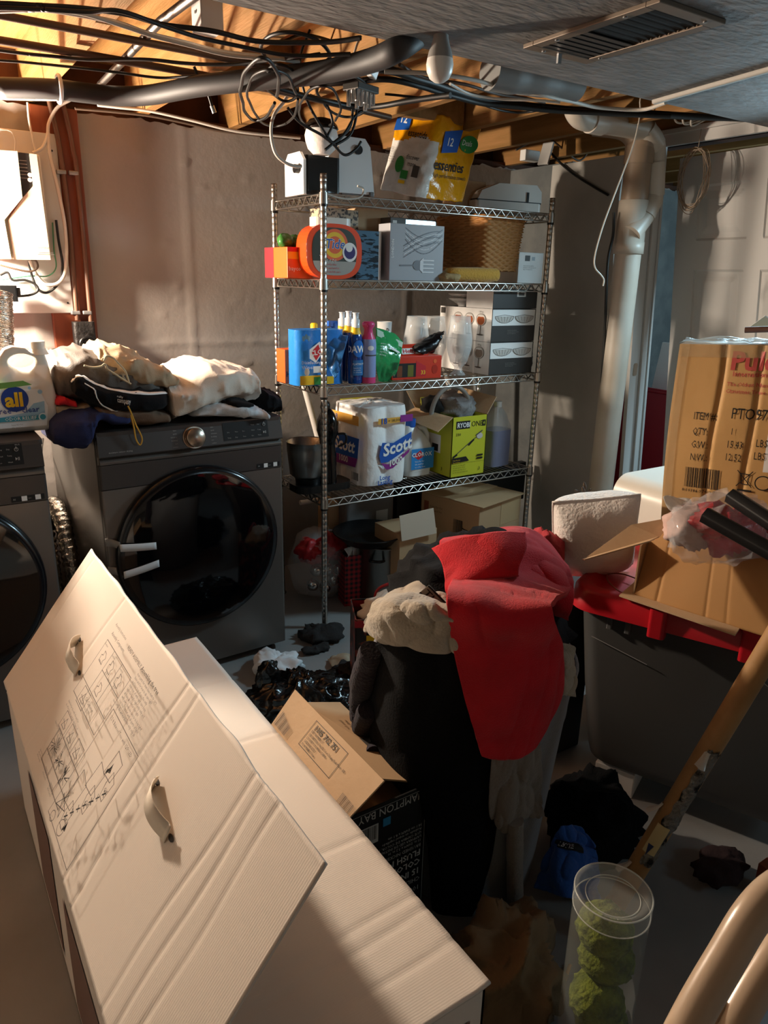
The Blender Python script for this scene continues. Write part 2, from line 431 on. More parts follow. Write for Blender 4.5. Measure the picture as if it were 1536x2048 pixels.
# red-brown board on the wall, conduits, outlet box
b = B(); b.box((.555, WY-.04, 0), (.725, WY-.006, 2.09)); struct(b, 'trim_board', rust, bevel=.003)
for nm, lab, xs, zb, rr in (('conduit', 'painted conduit on the red-brown board ending in the outlet box', (.652, .645), 1.30, .011), ('conduit', 'longer painted conduit beside the outlet box running down the board', (.700, .690), .2, .011)):
    t = thing(nm, lab, 'conduit', (xs[1], WY-.055, zb), None)
    b = B(); b.tube(curve([(xs[0]-.03, WY-.055, 2.12), (xs[0]-.008, WY-.055, 1.95), (xs[0], WY-.055, 1.7), (xs[1], WY-.055, zb)], 20), rr*.85, 12); b.build('pipe', mat('conduit_paint', '#5f4232', .45), t)
    b = B()
    for zq in (1.33, 1.86):
        if zq > zb: b.box((xs[1]-.022, WY-.066, zq-.008), (xs[1]+.014, WY-.041, zq+.008))
    b.build('strap', galv, t, bevel=.004)
t = thing('outlet_box', 'black weathered outlet box at the end of the conduit', 'outlet', (.66, WY-.09, 1.17), None)
b = B(); b.rbox((.622, WY-.094, 1.175), (.705, WY-.04, 1.295), .01); b.build('box', mat('outlet_black', '#161413', .5, .1, bump=.4, bscale=80, col2='#2c2927', cscale=40), t, bevel=.003)
b = B(); b.lathe([(.03, 0), (.034, .006), (.026, .008), (.02, .004)], (.667, WY-.094, 1.205), (0, -1, 0), 20); b.cyl((.667, WY-.098, 1.255), (.667, WY-.101, 1.255), .006, n=8)
b.build('receptacle', blackp, t)
# ------------------------------------------------------------------ doorway, next room, pipes
b = B()
def wall2(u, v):
    x = WX+.02+2.4*u; z = 2.08*v; d = .003*noise.noise(V((x*20, 0, z*20)))
    for zz0 in (.2, .6, 1.0, 1.4, 1.8): d -= .006*math.exp(-((z-zz0)/.008)**2)
    return V((x, WY-.03-d, z))
b.grid(60, 150, wall2); struct(b, 'wall_next_room', rawconc)
b = B(); JY = 2.33
b.box((WX-.075, JY, 0), (WX+.055, JY+.022, 2.08)); b.box((WX-.01, JY-.013, 0), (WX+.02, JY, 2.08)); b.box((WX+.045, JY-.006, 0), (WX+.060, JY+.03, 2.08))
for v in b.v: v.x += .075*(1.35-v.z)
j = struct(b, 'door_1', plastw, bevel=.002)
b = B(); b.rbox((WX+.002, -.03, 0), (WX+.03, .03, .0015), .01); b.xf(rotm(math.pi/2, 0, 0), (-.055+.018, JY-.0005, 1.1))
b.build('strike_plate', mat('strike_brass', '#b09a86', .4, .6), j)
b = B(); b.box((WX-.02, 1.35, 2.075), (WX+.02, JY+.05, 2.135)); b.box((WX-.035, 1.35, 2.12), (WX-.02, JY+.05, 2.14)); struct(b, 'trim_door_head', plastw, bevel=.002)
# door leaf, ajar into the next room
t = B(); a0 = math.atan2(.05, .80)
o = V((WX+.05, 1.45, .01)); dd = V((math.sin(a0), math.cos(a0), 0)); nn = V((-math.cos(a0), math.sin(a0), 0))
Wd, Hd = .80, 2.03
def leaf(u, v):
    x, z = u*Wd, v*Hd; d = 0
    for (xa, xb, za, zb) in ((.11, .36, .2, .85), (.44, .69, .2, .85), (.11, .36, 1.0, 1.55), (.44, .69, 1.0, 1.55), (.11, .36, 1.68, 1.9), (.44, .69, 1.68, 1.9)):
        e = min(x-xa, xb-x, z-za, zb-z)
        if e > 0: d = -.007 if e < .022 else -.001 - .006*max(0, 1-(e-.022)/.03)
    return o+dd*(x+.10*(z-1.25))+V((0, 0, z))+nn*d
t.grid(160, 200, leaf, sm=False)
q = [o-dd*.125, o+dd*(Wd-.125), o+dd*(Wd-.125)-nn*.035, o-dd*.125-nn*.035]
t.add(q+[p+V((0, 0, Hd))+dd*.203 for p in q], [(1, 2, 6, 5), (2, 3, 7, 6), (3, 0, 4, 7), (4, 5, 6, 7)])
struct(t, 'door_2', plastw)
# red lid, lengthened down to the floor, and sign in the next room
lx = 3.42
t = thing('red_lid_panel', 'red lid standing on end beyond the door frame, lengthened to the floor', 'tub', (lx, 2.75, 0), None)
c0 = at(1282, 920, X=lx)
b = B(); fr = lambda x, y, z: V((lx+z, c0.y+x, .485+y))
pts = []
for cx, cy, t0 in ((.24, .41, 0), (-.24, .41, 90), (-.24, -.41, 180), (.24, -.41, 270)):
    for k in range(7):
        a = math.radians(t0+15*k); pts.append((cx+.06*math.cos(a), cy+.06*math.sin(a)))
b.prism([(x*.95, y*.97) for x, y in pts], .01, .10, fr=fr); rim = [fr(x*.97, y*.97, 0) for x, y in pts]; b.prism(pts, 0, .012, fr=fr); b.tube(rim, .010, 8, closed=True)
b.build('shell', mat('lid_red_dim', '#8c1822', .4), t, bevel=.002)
s0, s1, s2, s3 = [at(x, y, X=3.62) for x, y in ((1290, 832), (1324, 688), (1362, 682), (1330, 840))]
n = V((-1, .1, .0))
t = thing('wooden_sign', 'white leaning sign with black letters behind the door leaf', 'sign', (3.62, s0.y, .3), None)
ux = V((0, -1, 0)); uyv = (s1-s0).normalized(); SL = (s0.z-.005)/uyv.z
o0 = s0-uyv*((s0.z-.005)/uyv.z)
b = B(); w = .24; b.plate([o0, o0+ux*w, o0+ux*w+uyv*(SL+.43), o0+uyv*(SL+.43)], .015); b.build('board', white, t)
pfr = pf(o0, ux, uyv)
D = Decal(pfr); D.text('F', .10, SL+.17, .11, ink, bold=.02); D.text('A', .07, SL+.02, .11, ink, bold=.02); D.text('R', .07, SL-.13, .11, ink, bold=.02); D.text('e', .09, SL+.34, .05, red, shear=.3); D.build('lettering', t)
# plastic drain stack
PY = 2.27
t = thing('drain_stack', 'thick off-white plastic drain pipe standing beside the door frame', 'pipe', (2.74, PY, 0), None)
pp = at(1245, 600, Y=PY); X0 = pp.x
b = B(); b.cyl((X0, PY, 0), (X0, PY, 1.62), .057, n=32); b.build('pipe', pvc, t)
zc = [at(1250, y, Y=PY).z for y in (508, 484, 400, 325, 290)]
b = B(); b.lathe([(.057, 0), (.065, .001), (.065, zc[1]-zc[0]), (.0625, zc[1]-zc[0]+.001), (.0625, zc[2]-zc[0]), (.060, zc[2]-zc[0]+.002)], (X0, PY, zc[0]), n=32)
b.build('wye_fitting', pvc, t)
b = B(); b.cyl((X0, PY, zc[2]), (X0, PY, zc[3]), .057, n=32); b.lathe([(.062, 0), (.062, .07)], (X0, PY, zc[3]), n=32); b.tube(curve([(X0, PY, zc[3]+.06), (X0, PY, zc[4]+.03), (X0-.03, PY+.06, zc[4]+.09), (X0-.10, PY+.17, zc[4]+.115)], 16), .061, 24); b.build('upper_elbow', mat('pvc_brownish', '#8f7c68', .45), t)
t = thing('branch_pipe', 'narrower off-white pipe bending along the ceiling into the drain stack', 'pipe', (2.6, PY, 1.9), None)
q = [at(x, y, Y=PY-.03) for x, y in ((1150, 205), (1152, 222), (1165, 236), (1195, 242), (1260, 253), (1290, 262), (1308, 285), (1310, 320), (1306, 380), (1303, 405), (1290, 430), (1262, 468))]
b = B(); b.tube(curve(q, 60), .043, 24); b.build('pipe', pvc, t)
for i0, i1 in (((1308, 325), (1306, 392)), ((1288, 258), (1309, 292)), ((1180, 240), (1205, 245)), ((1304, 398), (1288, 432))):
    a, c = at(*i0, Y=PY-.03), at(*i1, Y=PY-.03); b = B(); b.cyl(a, c, .0475, n=24); b.build('coupling', pvc, t)
# leaning grey board beside the shelf
q = [at(1062, 1062, X=3.05), at(1141, 1043, X=3.0), at(1107, 722, X=3.105), at(1072, 720, X=3.105)]
q[0].z = q[1].z = max(.12, (q[0].z+q[1].z)/2)
b = B(); b.plate(q, .012); solo(b, 'leaning_board', 'dark grey board leaning against the pale partition beside the shelf', 'board', mat('board_grey', '#4a4a49', .5, bump=.05))
# ------------------------------------------------------------------ fibre box on the wall
BY = WY-.045
c = [at(x, y, Y=BY) for x, y in ((108, 268), (151, 626))]
xr, zt, zb = (c[0].x+c[1].x)/2, c[0].z, c[1].z
t = thing('backboard', 'white painted panel behind the cream network box, screwed to the wall', 'panel', (xr-.3, BY, zb), None)
b = B(); b.box((.33, BY, zb), (xr, WY-.006, zt)); b.build('panel', plastw, t, bevel=.002)
b = B()
for x, z in ((xr-.02, zt-.06), (xr-.02, zb+.04), (xr-.10, zt-.33)): b.cyl((x, BY, z), (x, BY-.002, z), .004, n=8)
b.build('screw', blackp, t)
creamm = mat('cream_plastic', '#b9ae9a', .5)
FY = BY-.085
c = [at(x, y, Y=FY) for x, y in ((74, 308), (101, 520))]
xr2, zt2, zb2 = c[0].x*.5+c[1].x*.5+.01, c[0].z, c[1].z
t = thing('network_box', 'cream wall box with a dark slanted status panel', 'network box', (xr2-.2, FY, zb2), None)
b = B(); b.box((.35, FY+.012, zb2), (xr2, BY, zt2)); b.build('body', creamm, t, bevel=.006)
def fb(px, py): p = onplane(px, py, V((0, FY, 0)), V((0, 1, 0))); return p.x, p.z
frx = lambda x, z, y: V((x, FY-y, z))
b = B(); pol = [fb(*q) for q in ((-14, 300), (34, 303), (44, 396), (8, 440), (22, 518), (-14, 518))]
b.prism(pol[::-1], -.012, .010, fr=frx); b.build('left_cover', creamm, t, bevel=.004)
b = B(); pol = [fb(*q) for q in ((58, 307), (73, 309), (101, 520), (28, 519), (16, 440), (45, 396), (66, 372))]
b.prism(pol[::-1], -.012, .004, fr=frx); b.build('right_cover', creamm, t, bevel=.004)
D = Decal(lambda x, z, l: V((x, FY-.001-l, z)))
D.poly([fb(*q) for q in ((32, 304), (58, 307), (66, 370), (44, 395))][::-1], mat('status_panel', '#2a2826', .3))
for k in range(6):
    xa, za = fb(38, 321+k*7); xb, _ = fb(53, 321); D.rect(xa, za, xb, za+.002, mat('ink_pale', '#8a867e', .5))
for k in (350, 360): x, z = fb(59.5, k); D.ell(x, z, .008, .0075, whitep)
x, z = fb(76, 497)
D.l = .006; D.k = .006; D.text('verizon', x, z, .010, inkg); D.rect(x, z-.016, x+.05, z-.014, inkg); D.rect(x-.005, z-.022, x+.055, z-.020, inkg)
D.build('marking', t)
def cab(pts, r, name, label, m, cat='cable', n=40, amp=0, seed=1, nn=8):
    p = curve(pts, n)
    if amp: p = [q+V(noise.noise_vector(q*7+V((seed, 0, 0))))*amp for q in p]
    b = B(); b.tube(p, r, nn); return solo(b, name, label, cat, m)
def pxs(pts, **k): return [at(x, y, **k) for x, y in pts]
cab(pxs([(55, 205), (58, 240), (65, 275), (72, 305)], Y=BY-.03), .004, 'cable', 'thin cream cable dropping from the ceiling into the network box top', cable_w)
cab(pxs([(0, 259), (20, 262), (30, 278), (30, 302)], Y=BY-.03), .003, 'cable', 'pale wire hooking over into the network box beside the status panel', cable_w)
cab(pxs([(66, 306), (85, 295), (95, 270), (98, 245), (115, 215), (140, 200)], Y=BY-.03), .006, 'cable', 'thick cable curving up from the network box corner to the ceiling', cable_w)
cab(pxs([(96, 265), (100, 310), (115, 375), (128, 440), (133, 500), (130, 545), (115, 567), (90, 568), (70, 545), (60, 521)], Y=BY-.03), .007, 'cable', 'cream cable looping down the panel edge and under the network box', cable_w)
cab(pxs([(112, 440), (117, 480), (125, 530), (118, 565), (95, 585), (75, 577), (62, 545), (58, 521)], Y=BY-.025), .005, 'cable', 'black cable hanging on the white panel below its screw clip', cable_b)
cab(pxs([(0, 550), (15, 545), (25, 560), (50, 560), (72, 570), (75, 582), (60, 590), (30, 593)], Y=BY-.04), .005, 'cable', 'dark power cord looping from the plug below the network box', cable_b)
cab(pxs([(0, 530), (30, 538), (60, 543), (75, 535), (72, 522), (62, 519)], Y=BY-.05), .004, 'cable', 'thin grey lead coiling below the left of the network box', cable_g)
cab(pxs([(105, 445), (108, 500), (112, 535), (95, 552), (60, 552), (0, 560)], Y=BY-.015), .0025, 'cable', 'green earth wire crossing the white panel', mat('wire_green', '#3f7d5a', .5))
t = thing('power_adapter', 'black power plug hanging at the left edge under the network box', 'plug', at(20, 590, Y=BY-.06), None)
b = B(); p = at(17, 587, Y=BY-.06); b.rbox((p.x-.035, p.y-.02, p.z-.03), (p.x+.03, p.y+.025, p.z+.03), .008); b.build('body', blackp, t, bevel=.003)
b = B(); b.box((p.x+.03, p.y-.012, p.z-.012), (p.x+.042, p.y+.012, p.z+.022)); b.build('prong_cap', blackr, t, bevel=.002)
foil = mat('foil', '#c9c3ba', .25, 1, bump=.9, bscale=55)
def duct(path, r, label, seed):
    p = curve(path, 110); b = B()
    rr = [r*(1+.10*math.sin(i*1.9)+.06*noise.noise(V((i*.5, seed, 0)))) for i in range(len(p))]
    b.tube(p, rr, 26)
    for i, v in enumerate(b.v): b.v[i] = v+V(noise.noise_vector(v*45))*.004
    return solo(b, 'foil_duct', label, 'duct', foil)
duct([at(-4, 585, Y=3.1), at(-2, 640, Y=3.08), at(0, 700, Y=3.05)], .045, 'crumpled foil duct at the left edge below the power plug', 2)
duct([(.383, 3.30, .38), (.384, 3.22, .50), (.385, 3.08, .54), (.385, 2.97, .44), (.384, 2.93, .28), (.384, 2.92, .05)], .034, 'crumpled foil duct in the gap, left of the pair', 3)
duct([(.452, 3.30, .44), (.452, 3.20, .56), (.454, 3.05, .56), (.456, 2.95, .42), (.458, 2.9, .25), (.458, 2.89, .05)], .031, 'crumpled foil duct in the gap, hard against the dryer', 5)
# ------------------------------------------------------------------ washer and dryer
body = mat('appliance_grey', '#77726d', .38, .7)
bodyd = mat('appliance_dark', '#4c4846', .4, .5)
panelm = mat('panel_black', '#0c0c0d', .55)
doorg = mat('door_glass', '#050507', .06, coat=.6)
ringm = mat('door_ring', '#101013', .18)
lightink = mat('panel_print', '#aaa6a0', .5)
def appliance(name, label, cat, loc, rz, dial, tapes):
    t = thing(name, label, cat, loc, rz)
    W, Dp, H = .686, .78, .984
    b = B(); b.rbox((0, .012, .03), (W, Dp, H-.015), .018); b.build('cabinet', body, t, bevel=.004)
    b = B(); b.rbox((-.001, .002, H-.016), (W+.001, Dp, H), .014); b.build('top_panel', bodyd, t, bevel=.005)
    # front lower panel as a thin slab, upper fascia
    b = B(); b.rbox((.002, 0, .035), (W-.002, .02, .785), .008); b.build('front_panel', body, t, bevel=.003)
    b = B(); b.rbox((.002, -.001, .788), (W-.002, .02, .872), .008); b.build('upper_fascia', bodyd, t, bevel=.003)
    pr = [(.012, .872), (-.004, .874), (-.006, .884), (.004, .896), (.012, .905)]
    fr = lambda x, y, z: V((z, x, y))
    b = B(); b.prism([(.03, .870)]+pr+[(.03, .905)], .006, W-.006, fr=fr); b.build('handle_ledge', body, t, bevel=.002)
    b = B(); b.prism([(-.012, .902), (-.008, .899), (.03, .899), (.03, H-.002), (.012, H), (.004, H-.004)], .004, W-.004, fr=fr); b.build('control_panel', bodyd, t, bevel=.003)
    cx, cz = .335, .525
    b = B(); b.lathe([(.308, 0), (.312, .012), (.308, .026), (.296, .034), (.285, .036)], (cx, 0, cz), (0, -1, 0), 72, cap=False); dr = b.build('door', ringm, t)
    b = B(); b.lathe([(.286, .036), (.26, .040), (.2, .043), (.1, .0445), (.001, .045)], (cx, 0, cz), (0, -1, 0), 72, cap=True); b.build('door_glass', doorg, dr)
    # print on the control panel (tilted face)
    up = V((0, .016, .082)).normalized()
    fp = pf((0, -.0122, .902), (1, 0, 0), up)
    D = Decal(fp, .0006)
    if dial:
        for s in (-1, 1):
            for k in range(6): D.text('cotton eco bedding delicates quick time'.split()[k], cx+s*.062, .008+k*.0115, .0048, lightink, 'RIGHT' if s < 0 else 'LEFT')
        D.text('moisture sensor drying', .035, .012, .006, lightink)
    if dial: D.build('dial_print', t)
    D = Decal(fp, .0006); D.rect(.445, .012, .625, .078, panelm)
    D2 = [('d1', .46), ('d2', .49), ('d3', .52), ('d4', .555), ('d5', .58)]
    for i, (_, x) in enumerate(D2):
        for k in range(2+(i > 2)): D.text(('Temp', 'Dry', 'Time', 'Eco', 'Wash')[(i+k) % 5], x, .020+k*.02, .0042, lightink)
    x = .608
    D.ell(x, .060, .006, .006, lightink, 16); D.ell(x, .060, .0047, .0047, panelm, 16); D.rect(x-.001, .060, x+.001, .069, lightink)
    D.poly([(x-.006, .026), (x, .031), (x-.006, .036)], lightink); D.rect(x+.001, .026, x+.0025, .036, lightink); D.rect(x+.004, .026, x+.0055, .036, lightink)
    if not dial: D.text('Wi-Fi', .605, .072, .0045, lightink)
    D.build('display_panel', t)
    fs = pf((0, -.0012, .788), (1, 0, 0), (0, 0, 1))
    D = Decal(fs, .0005); D.rect(.575, .004, .672, .022, panelm)
    for x in (.605, .645): D.rect(x, .005, x+.016, .021, white)
    D.text('AI', .58, .010, .006, lightink); D.text('save', .624, .011, .004, lightink)
    D.build('sticker', t)
    if dial:
        b = B(); b.lathe([(.041, 0), (.041, .004), (.038, .004)], (cx, -.004, .938), (0, -1, .19), 40); b.lathe([(.034, .004), (.034, .022), (.032, .025), (.001, .026)], (cx, -.004, .938), (0, -1, .19), 40)
        b.build('dial', mat('dial_metal', '#a9998a', .3, 1), t)
    if tapes:
        tm = mat('tape', '#cfcfd0', .5)
        for (pa, pb, z0, z1) in (((.036, .16, .588, .573)), ((.04, .166, .486, .506))):
            b = B(); b.grid(14, 2, lambda u, v: V((pa+(pb-pa)*u, -.042-.004*math.sin(u*3), z0+(z1-z0)*u-.027*v+.0135)), sm=True)
            b.build('tape_strip', tm, t, solid=.0008)
        for z0 in (.604, .500):
            b = B(); b.grid(6, 2, lambda u, v: V((-.002+.042*u, -.003-.032*max(0, u-.55)*2, z0-.012*u-.028*v+.014)), sm=True)
            b.build('tape_strip', mat('tape_aged', '#8f8b86', .5), t, solid=.0008)
    b = B()
    for x in (.06, W-.06):
        for y in (.06, Dp-.06): b.cyl((x, y, 0), (x, y, .035), .02, n=14)
    b.build('foot', blackr, t)
    return t
appliance('dryer', 'dark grey front-load dryer piled with clothes, round black door', 'dryer', (.507, 2.503, 0), math.radians(1.7), True, True)
appliance('washing_machine', 'dark grey front-load washer at the left edge carrying the white jug', 'washing machine', (-.342, 2.485, 0), 0, False, False)
cab([(.345, 2.6, .72), (.37, 2.8, .74), (.42, 3.1, .80), (.46, 3.3, .82)], .004, 'cable', 'dark power cord in the gap between washer and dryer', cable_b)
# ------------------------------------------------------------------ wire shelf
SX0, SX1, SY0, SY1 = 1.42, 2.605, 2.605, 3.035
SZ = (.595, 1.067, 1.482, 1.789)
wire = mat('shelf_chrome', '#b9b4ad', .28, 1)
t = thing('wire_shelf', 'tall chrome wire shelving rack with four loaded shelves', 'shelf', ((SX0+SX1)/2, (SY0+SY1)/2, 0), None)
for x in (SX0, SX1):
    for y in (SY0, SY1):
        prof = [(.010, 0), (.018, .004), (.018, .012), (.0125, .016)]
        z = .03
        while z < 1.84: prof += [(.0127, z), (.0127, z+.0225), (.0124, z+.0230), (.0124, z+.0248)]; z += .0254
        prof += [(.0128, 1.83), (.0135, 1.832), (.0135, 1.846), (.009, 1.85)]
        b = B(); b.lathe(prof, (x, y, 0), n=14); po = b.build('post', wire, t)
        b = B()
        for zz0 in SZ: b.cyl((x, y, zz0-.045), (x, y, zz0-.030), .0155, n=14)
        b.build('collar', blackp, po)
for zz0 in SZ:
    b = B(); r = .0036
    A = [(SX0, SY0), (SX1, SY0), (SX1, SY1), (SX0, SY1)]
    for (xa, ya), (xb, yb) in zip(A, A[1:]+A[:1]):
        L = math.hypot(xb-xa, yb-ya); d = V((xb-xa, yb-ya, 0))/L; s = V((xa, ya, 0))
        b.tube([s+d*.014+V((0, 0, zz0)), s+d*(L-.014)+V((0, 0, zz0))], r, 6); b.tube([s+d*.014+V((0, 0, zz0-.032)), s+d*(L-.014)+V((0, 0, zz0-.032))], r, 6)
        k = max(2, round((L-.03)/.052)); z = []
        for i in range(k*2+1): z.append(s+d*(.015+(L-.03)*i/(k*2))+V((0, 0, zz0-(.002 if i % 2 else .030))))
        b.tube(z, .0031, 5)
    for x in (SX0, SX1):
        for y in (SY0, SY1): b.cyl((x, y, zz0-.036), (x, y, zz0+.004), .018, .0165, n=14)
    fr = b.build('shelf_frame', wire, t)
    b = B(); n = 46
    for i in range(1, n): x = SX0+(SX1-SX0)*i/n; b.tube([(x, SY0, zz0+.001), (x, SY1, zz0+.001)], .0016, 5, cap=False)
    for y in (SY0+.14, SY0+.29): b.tube([(SX0, y, zz0-.004), (SX1, y, zz0-.004)], .003, 6)
    b.build('wire_deck', wire, fr)
S4, S3, S2, S1 = [z+.0035 for z in SZ]
def ext(pl, pr, pt, Y, pyr=None):
    """x range and top height of a front face at depth Y seen between photo columns pl..pr"""
    y = pyr or pt; return at(pl, y, Y=Y).x, at(pr, y, Y=Y).x, at((pl+pr)/2, pt, Y=Y).z
def carton(name, label, cat, lo, hi, m, rz=0, bevel=.002, group=None):
    """closed box with a seam; local frame at its base centre"""
    (x0, y0, z0), (x1, y1, z1) = lo, hi
    t = thing(name, label, cat, ((x0+x1)/2, (y0+y1)/2, z0), rz, group)
    hx, hy, H = (x1-x0)/2, (y1-y0)/2, z1-z0
    b = B(); b.box((-hx, -hy, 0), (hx, hy, H)); b.build('body', m, t, bevel=bevel)
    return t, hx, hy, H
def faces(hx, hy): return pf((-hx, -hy, 0), (1, 0, 0), (0, 0, 1)), pf((-hx, hy, 0), (0, -1, 0), (0, 0, 1))
# ---- top shelf
x0, x1, zt = ext(683, 750, 275, 2.72, 340)
t = thing('toaster', 'pale white toaster body on the shelf top left of the paper towels', 'toaster', ((x0+x1)/2, 2.79, S1), math.radians(-6))
w = (x1-x0)/2
b = B(); H = zt-S1
pr = [(-w, .02), (-w*.98, H*.93), (-w*.8, H), (w*.45, H*.99), (w*.75, H*.86), (w*1.02, .02)]
b.prism(pr[::-1], 0, .14, fr=lambda x, y, z: V((x, z-.07, y))); b.build('shell', mat('toaster_white', '#dfe3e4', .3), t, bevel=.008)
b = B(); b.box((-w*.75, -.055, 0), (w*.9, .055, .022)); b.box((w*.72, -.08, .004), (w*.95, -.06, .03)); b.build('base', greyp, t, bevel=.003)
b = B(); b.cyl((w*.05, -.071, H*.80), (w*.05, -.079, H*.80), .017, n=20); b.build('cord_hole', blackp, t)
x0, x1, zt = ext(607, 682, 305, 2.70, 350); w = (x1-x0)/2; H = zt-S1
t = thing('coffee_grinder', 'black appliance with thin white end plate on the shelf top corner', 'appliance', ((x0+x1)/2, 2.78, S1), 0)
b = B(); b.rbox((-w+.012, -.075, .012), (w, .075, H*.92), .012); b.build('body', mat('appliance_black_gloss', '#15120f', .22), t, bevel=.006)
b = B(); b.prism([(-.08, 0), (.08, 0), (.08, H*.8), (.05, H), (-.05, H), (-.08, H*.8)], -w, -w+.011, fr=lambda x, y, z: V((z, x, y))); b.build('end_plate', whitep, t, bevel=.003)
b = B(); b.cyl((.005, -.02, .0), (.005, -.02, .016), .075, n=32); b.build('base_ring', blackp, t)
b = B(); b.cyl((-w-.001, -.04, H*.6), (-w-.018, -.04, H*.6), .016, n=16); b.build('knob', blackp, t)
p = at(643, 308, Y=2.68)
t = thing('wrapped_lamp_head', 'round white wrapped drum with dark rim perched on the black appliance', 'drum', (p.x, p.y, S1+H*.92), 0)
h0 = 0
b = B(); b.lathe([(.03, .0), (.052, .02), (.060, .045), (.062, .065), (.058, .085)], (0, 0, h0), n=30, wob=lambda a, q: 1+.03*noise.noise(V((a*2, q*60, 0)))); b.build('drum', mat('wrap_white', '#d5d0ca', .4, bump=.4, bscale=30), t)
b = B(); b.lathe([(.059, .084), (.064, .088), (.060, .1), (.045, .118), (.02, .125)], (0, 0, h0), n=30); b.build('rim', mat('rim_dark', '#2b2724', .2, .6), t)
# paper towels
pk = mat('pack_film_white', '#dcd7d0', .25, bump=.5, bscale=25); py_ = mat('pack_film_yellow', '#e39a12', .25, bump=.5, bscale=25)
rows = []
def pack(b, c, ax, ay, az, nx, ny, r, mi_fn):
    """shrink-wrapped block: outline of lobes extruded along az"""
    pass
P = {k: at(*v) for k, v in {}.items()}
# pack is a tilted block: corner edge toward the camera runs from (890,232) to (845,385)
c_bot = at(842, 388, Y=2.66); c_top = at(882, 221, Y=2.70)
l_bot = at(752, 368, Y=2.84); r_bot = at(935, 398, Y=2.74)
up = (c_top-c_bot); el = l_bot-c_bot; er = r_bot-c_bot
dz = S1+.004-min(c_bot.z, l_bot.z, r_bot.z, (c_bot+el+er).z)
for q in (c_bot, c_top, l_bot, r_bot): q.z += dz*.5
t = thing('paper_towel_pack', 'tilted yellow and white wrapped paper towel pack on the shelf top', 'paper towels', (c_bot.x, c_bot.y+.08, S1), None)
ux, uy2, uz = er, el, up
def pkf(x, y, z): return c_bot+ux*x+uy2*y+uz*z
def sup(v, e=.16):      # softened block with lobed tops
    return v
b = B()
def blk(u, v):
    a = 2*math.pi*u; c, s_ = math.cos(a), math.sin(a); m = max(abs(c), abs(s_)); k = .80+.20*min(1, 1/m-.0)
    x, y = c/m, s_/m; rr = (abs(x)**7+abs(y)**7)**(-1/7); x, y = x*rr, y*rr
    tt = min(max((v-.12)/.76, 0), 1)
    sc_ = 1 if .12 <= v <= .88 else (.02+.98*math.sin(math.pi/2*(v/.12 if v < .12 else (1-v)/.12))**.6)
    lob = 1-.018*abs(math.cos(math.pi*1.0*x*1.5))-.012*abs(math.cos(math.pi*y*1.5))
    p = pkf(.5+.5*x*sc_*lob, .5+.5*y*sc_*lob, tt)
    return p+V(noise.noise_vector(p*28))*.006
b.grid(96, 60, blk, cu=True)
for i, f in enumerate(b.f):
    c = sum((b.v[k] for k in f), V((0, 0, 0)))/4-c_bot
    # solve in the block frame
    M = Matrix((ux, uy2, uz)).transposed().inverted(); q = M @ c
    right = q.x > q.y*1.0 and q.y < .25
    b.m[i] = 1 if (q.z > (.66+.05*math.sin(q.y*6)) or (q.x > .05 and q.y < .5 and q.z > -.1 and q.z < .9 and q.x > .12+0*q.z)) else 0
b.build('wrapped_rolls', [pk, py_], t)
fr_r = lambda x, y, l: pkf(x, -.004-l*6, y); fr_l = lambda x, y, l: pkf(-.006-l*6, 1-x, y)
D = Decal(fr_r, .0006)
D.text('essenties', .10, .36, .13, ink, bold=.02, sx=.95); D.text('high performance towels', .12, .27, .05, ink, sx=1.0)
D.poly([(.18, .56), (.50, .60), (.52, .88), (.16, .82)], blue); D.ell(.72, .72, .2, .11, green); D.text('12', .24, .66, .10, white, bold=.02); D.text('Deals', .56, .70, .07, white)
D.build('front_print', t)
D = Decal(fr_l, .0006)
D.poly([(.10, .72), (.42, .76), (.42, .98), (.12, .93)], blue); D.text('12', .18, .83, .12, white, bold=.02)
D.text('essentids', .42, .69, .085, ink, bold=.02, sx=.95); D.text('discover', .50, .42, .06, ink); D.text('more', .56, .34, .06, ink)
D.ell(.40, .34, .09, .10, green); D.rect(.70, .22, .84, .36, inkg); D.rect(.47, .18, .62, .28, green); D.rect(.46, .12, .6, .16, yellow); D.lines(.05, .5, .35, 6, .018, inkg)
D.build('side_print', t)
x0, x1, zt = ext(930, 972, 362, 2.90, 375)
carton('cardboard_box', 'small plain brown box behind the paper towels on the shelf top', 'box', (x0-.05, 2.90, S1), (x1, 3.0, zt), kraft)
x0, x1, zt = ext(968, 1086, 366, 2.80, 385); w = (x1-x0)/2; H = zt-S1
t = thing('vacuum_sealer', 'low white appliance with a dark slot at the shelf top right end', 'appliance', ((x0+x1)/2, 2.90, S1), math.radians(-8))
b = B(); b.rbox((-w, -.09, .0), (w, .1, H*.42), .02); b.build('base', mat('appliance_offwhite', '#ddd6cd', .4), t, bevel=.006)
b = B(); b.prism([(-w*.96, H*.45), (w*.98, H*.45), (w*.96, H*.8), (w*.8, H), (-w*.35, H*.97), (-w*.85, H*.72)], 0, .19, fr=lambda x, y, z: V((x, .1-z, y))); b.build('lid', _M['appliance_offwhite'], t, bevel=.01)
b = B(); b.box((-w*.97, -.088, H*.40), (w*.97, .09, H*.47)); b.build('seam', blackp, t)
b = B(); b.rbox((w*.28, -.06, H-.004), (w*.75, -.02, H+.002), .012); b.box((w*.5, -.094, H*.45), (w*.56, -.088, H*.75)); b.build('slot', blackp, t)
cab(pxs([(645, 385), (675, 395), (700, 398), (722, 393), (727, 378), (715, 372)], Y=2.60), .004, 'cable', 'white cord looped over the top front rail of the shelf', cable_w)
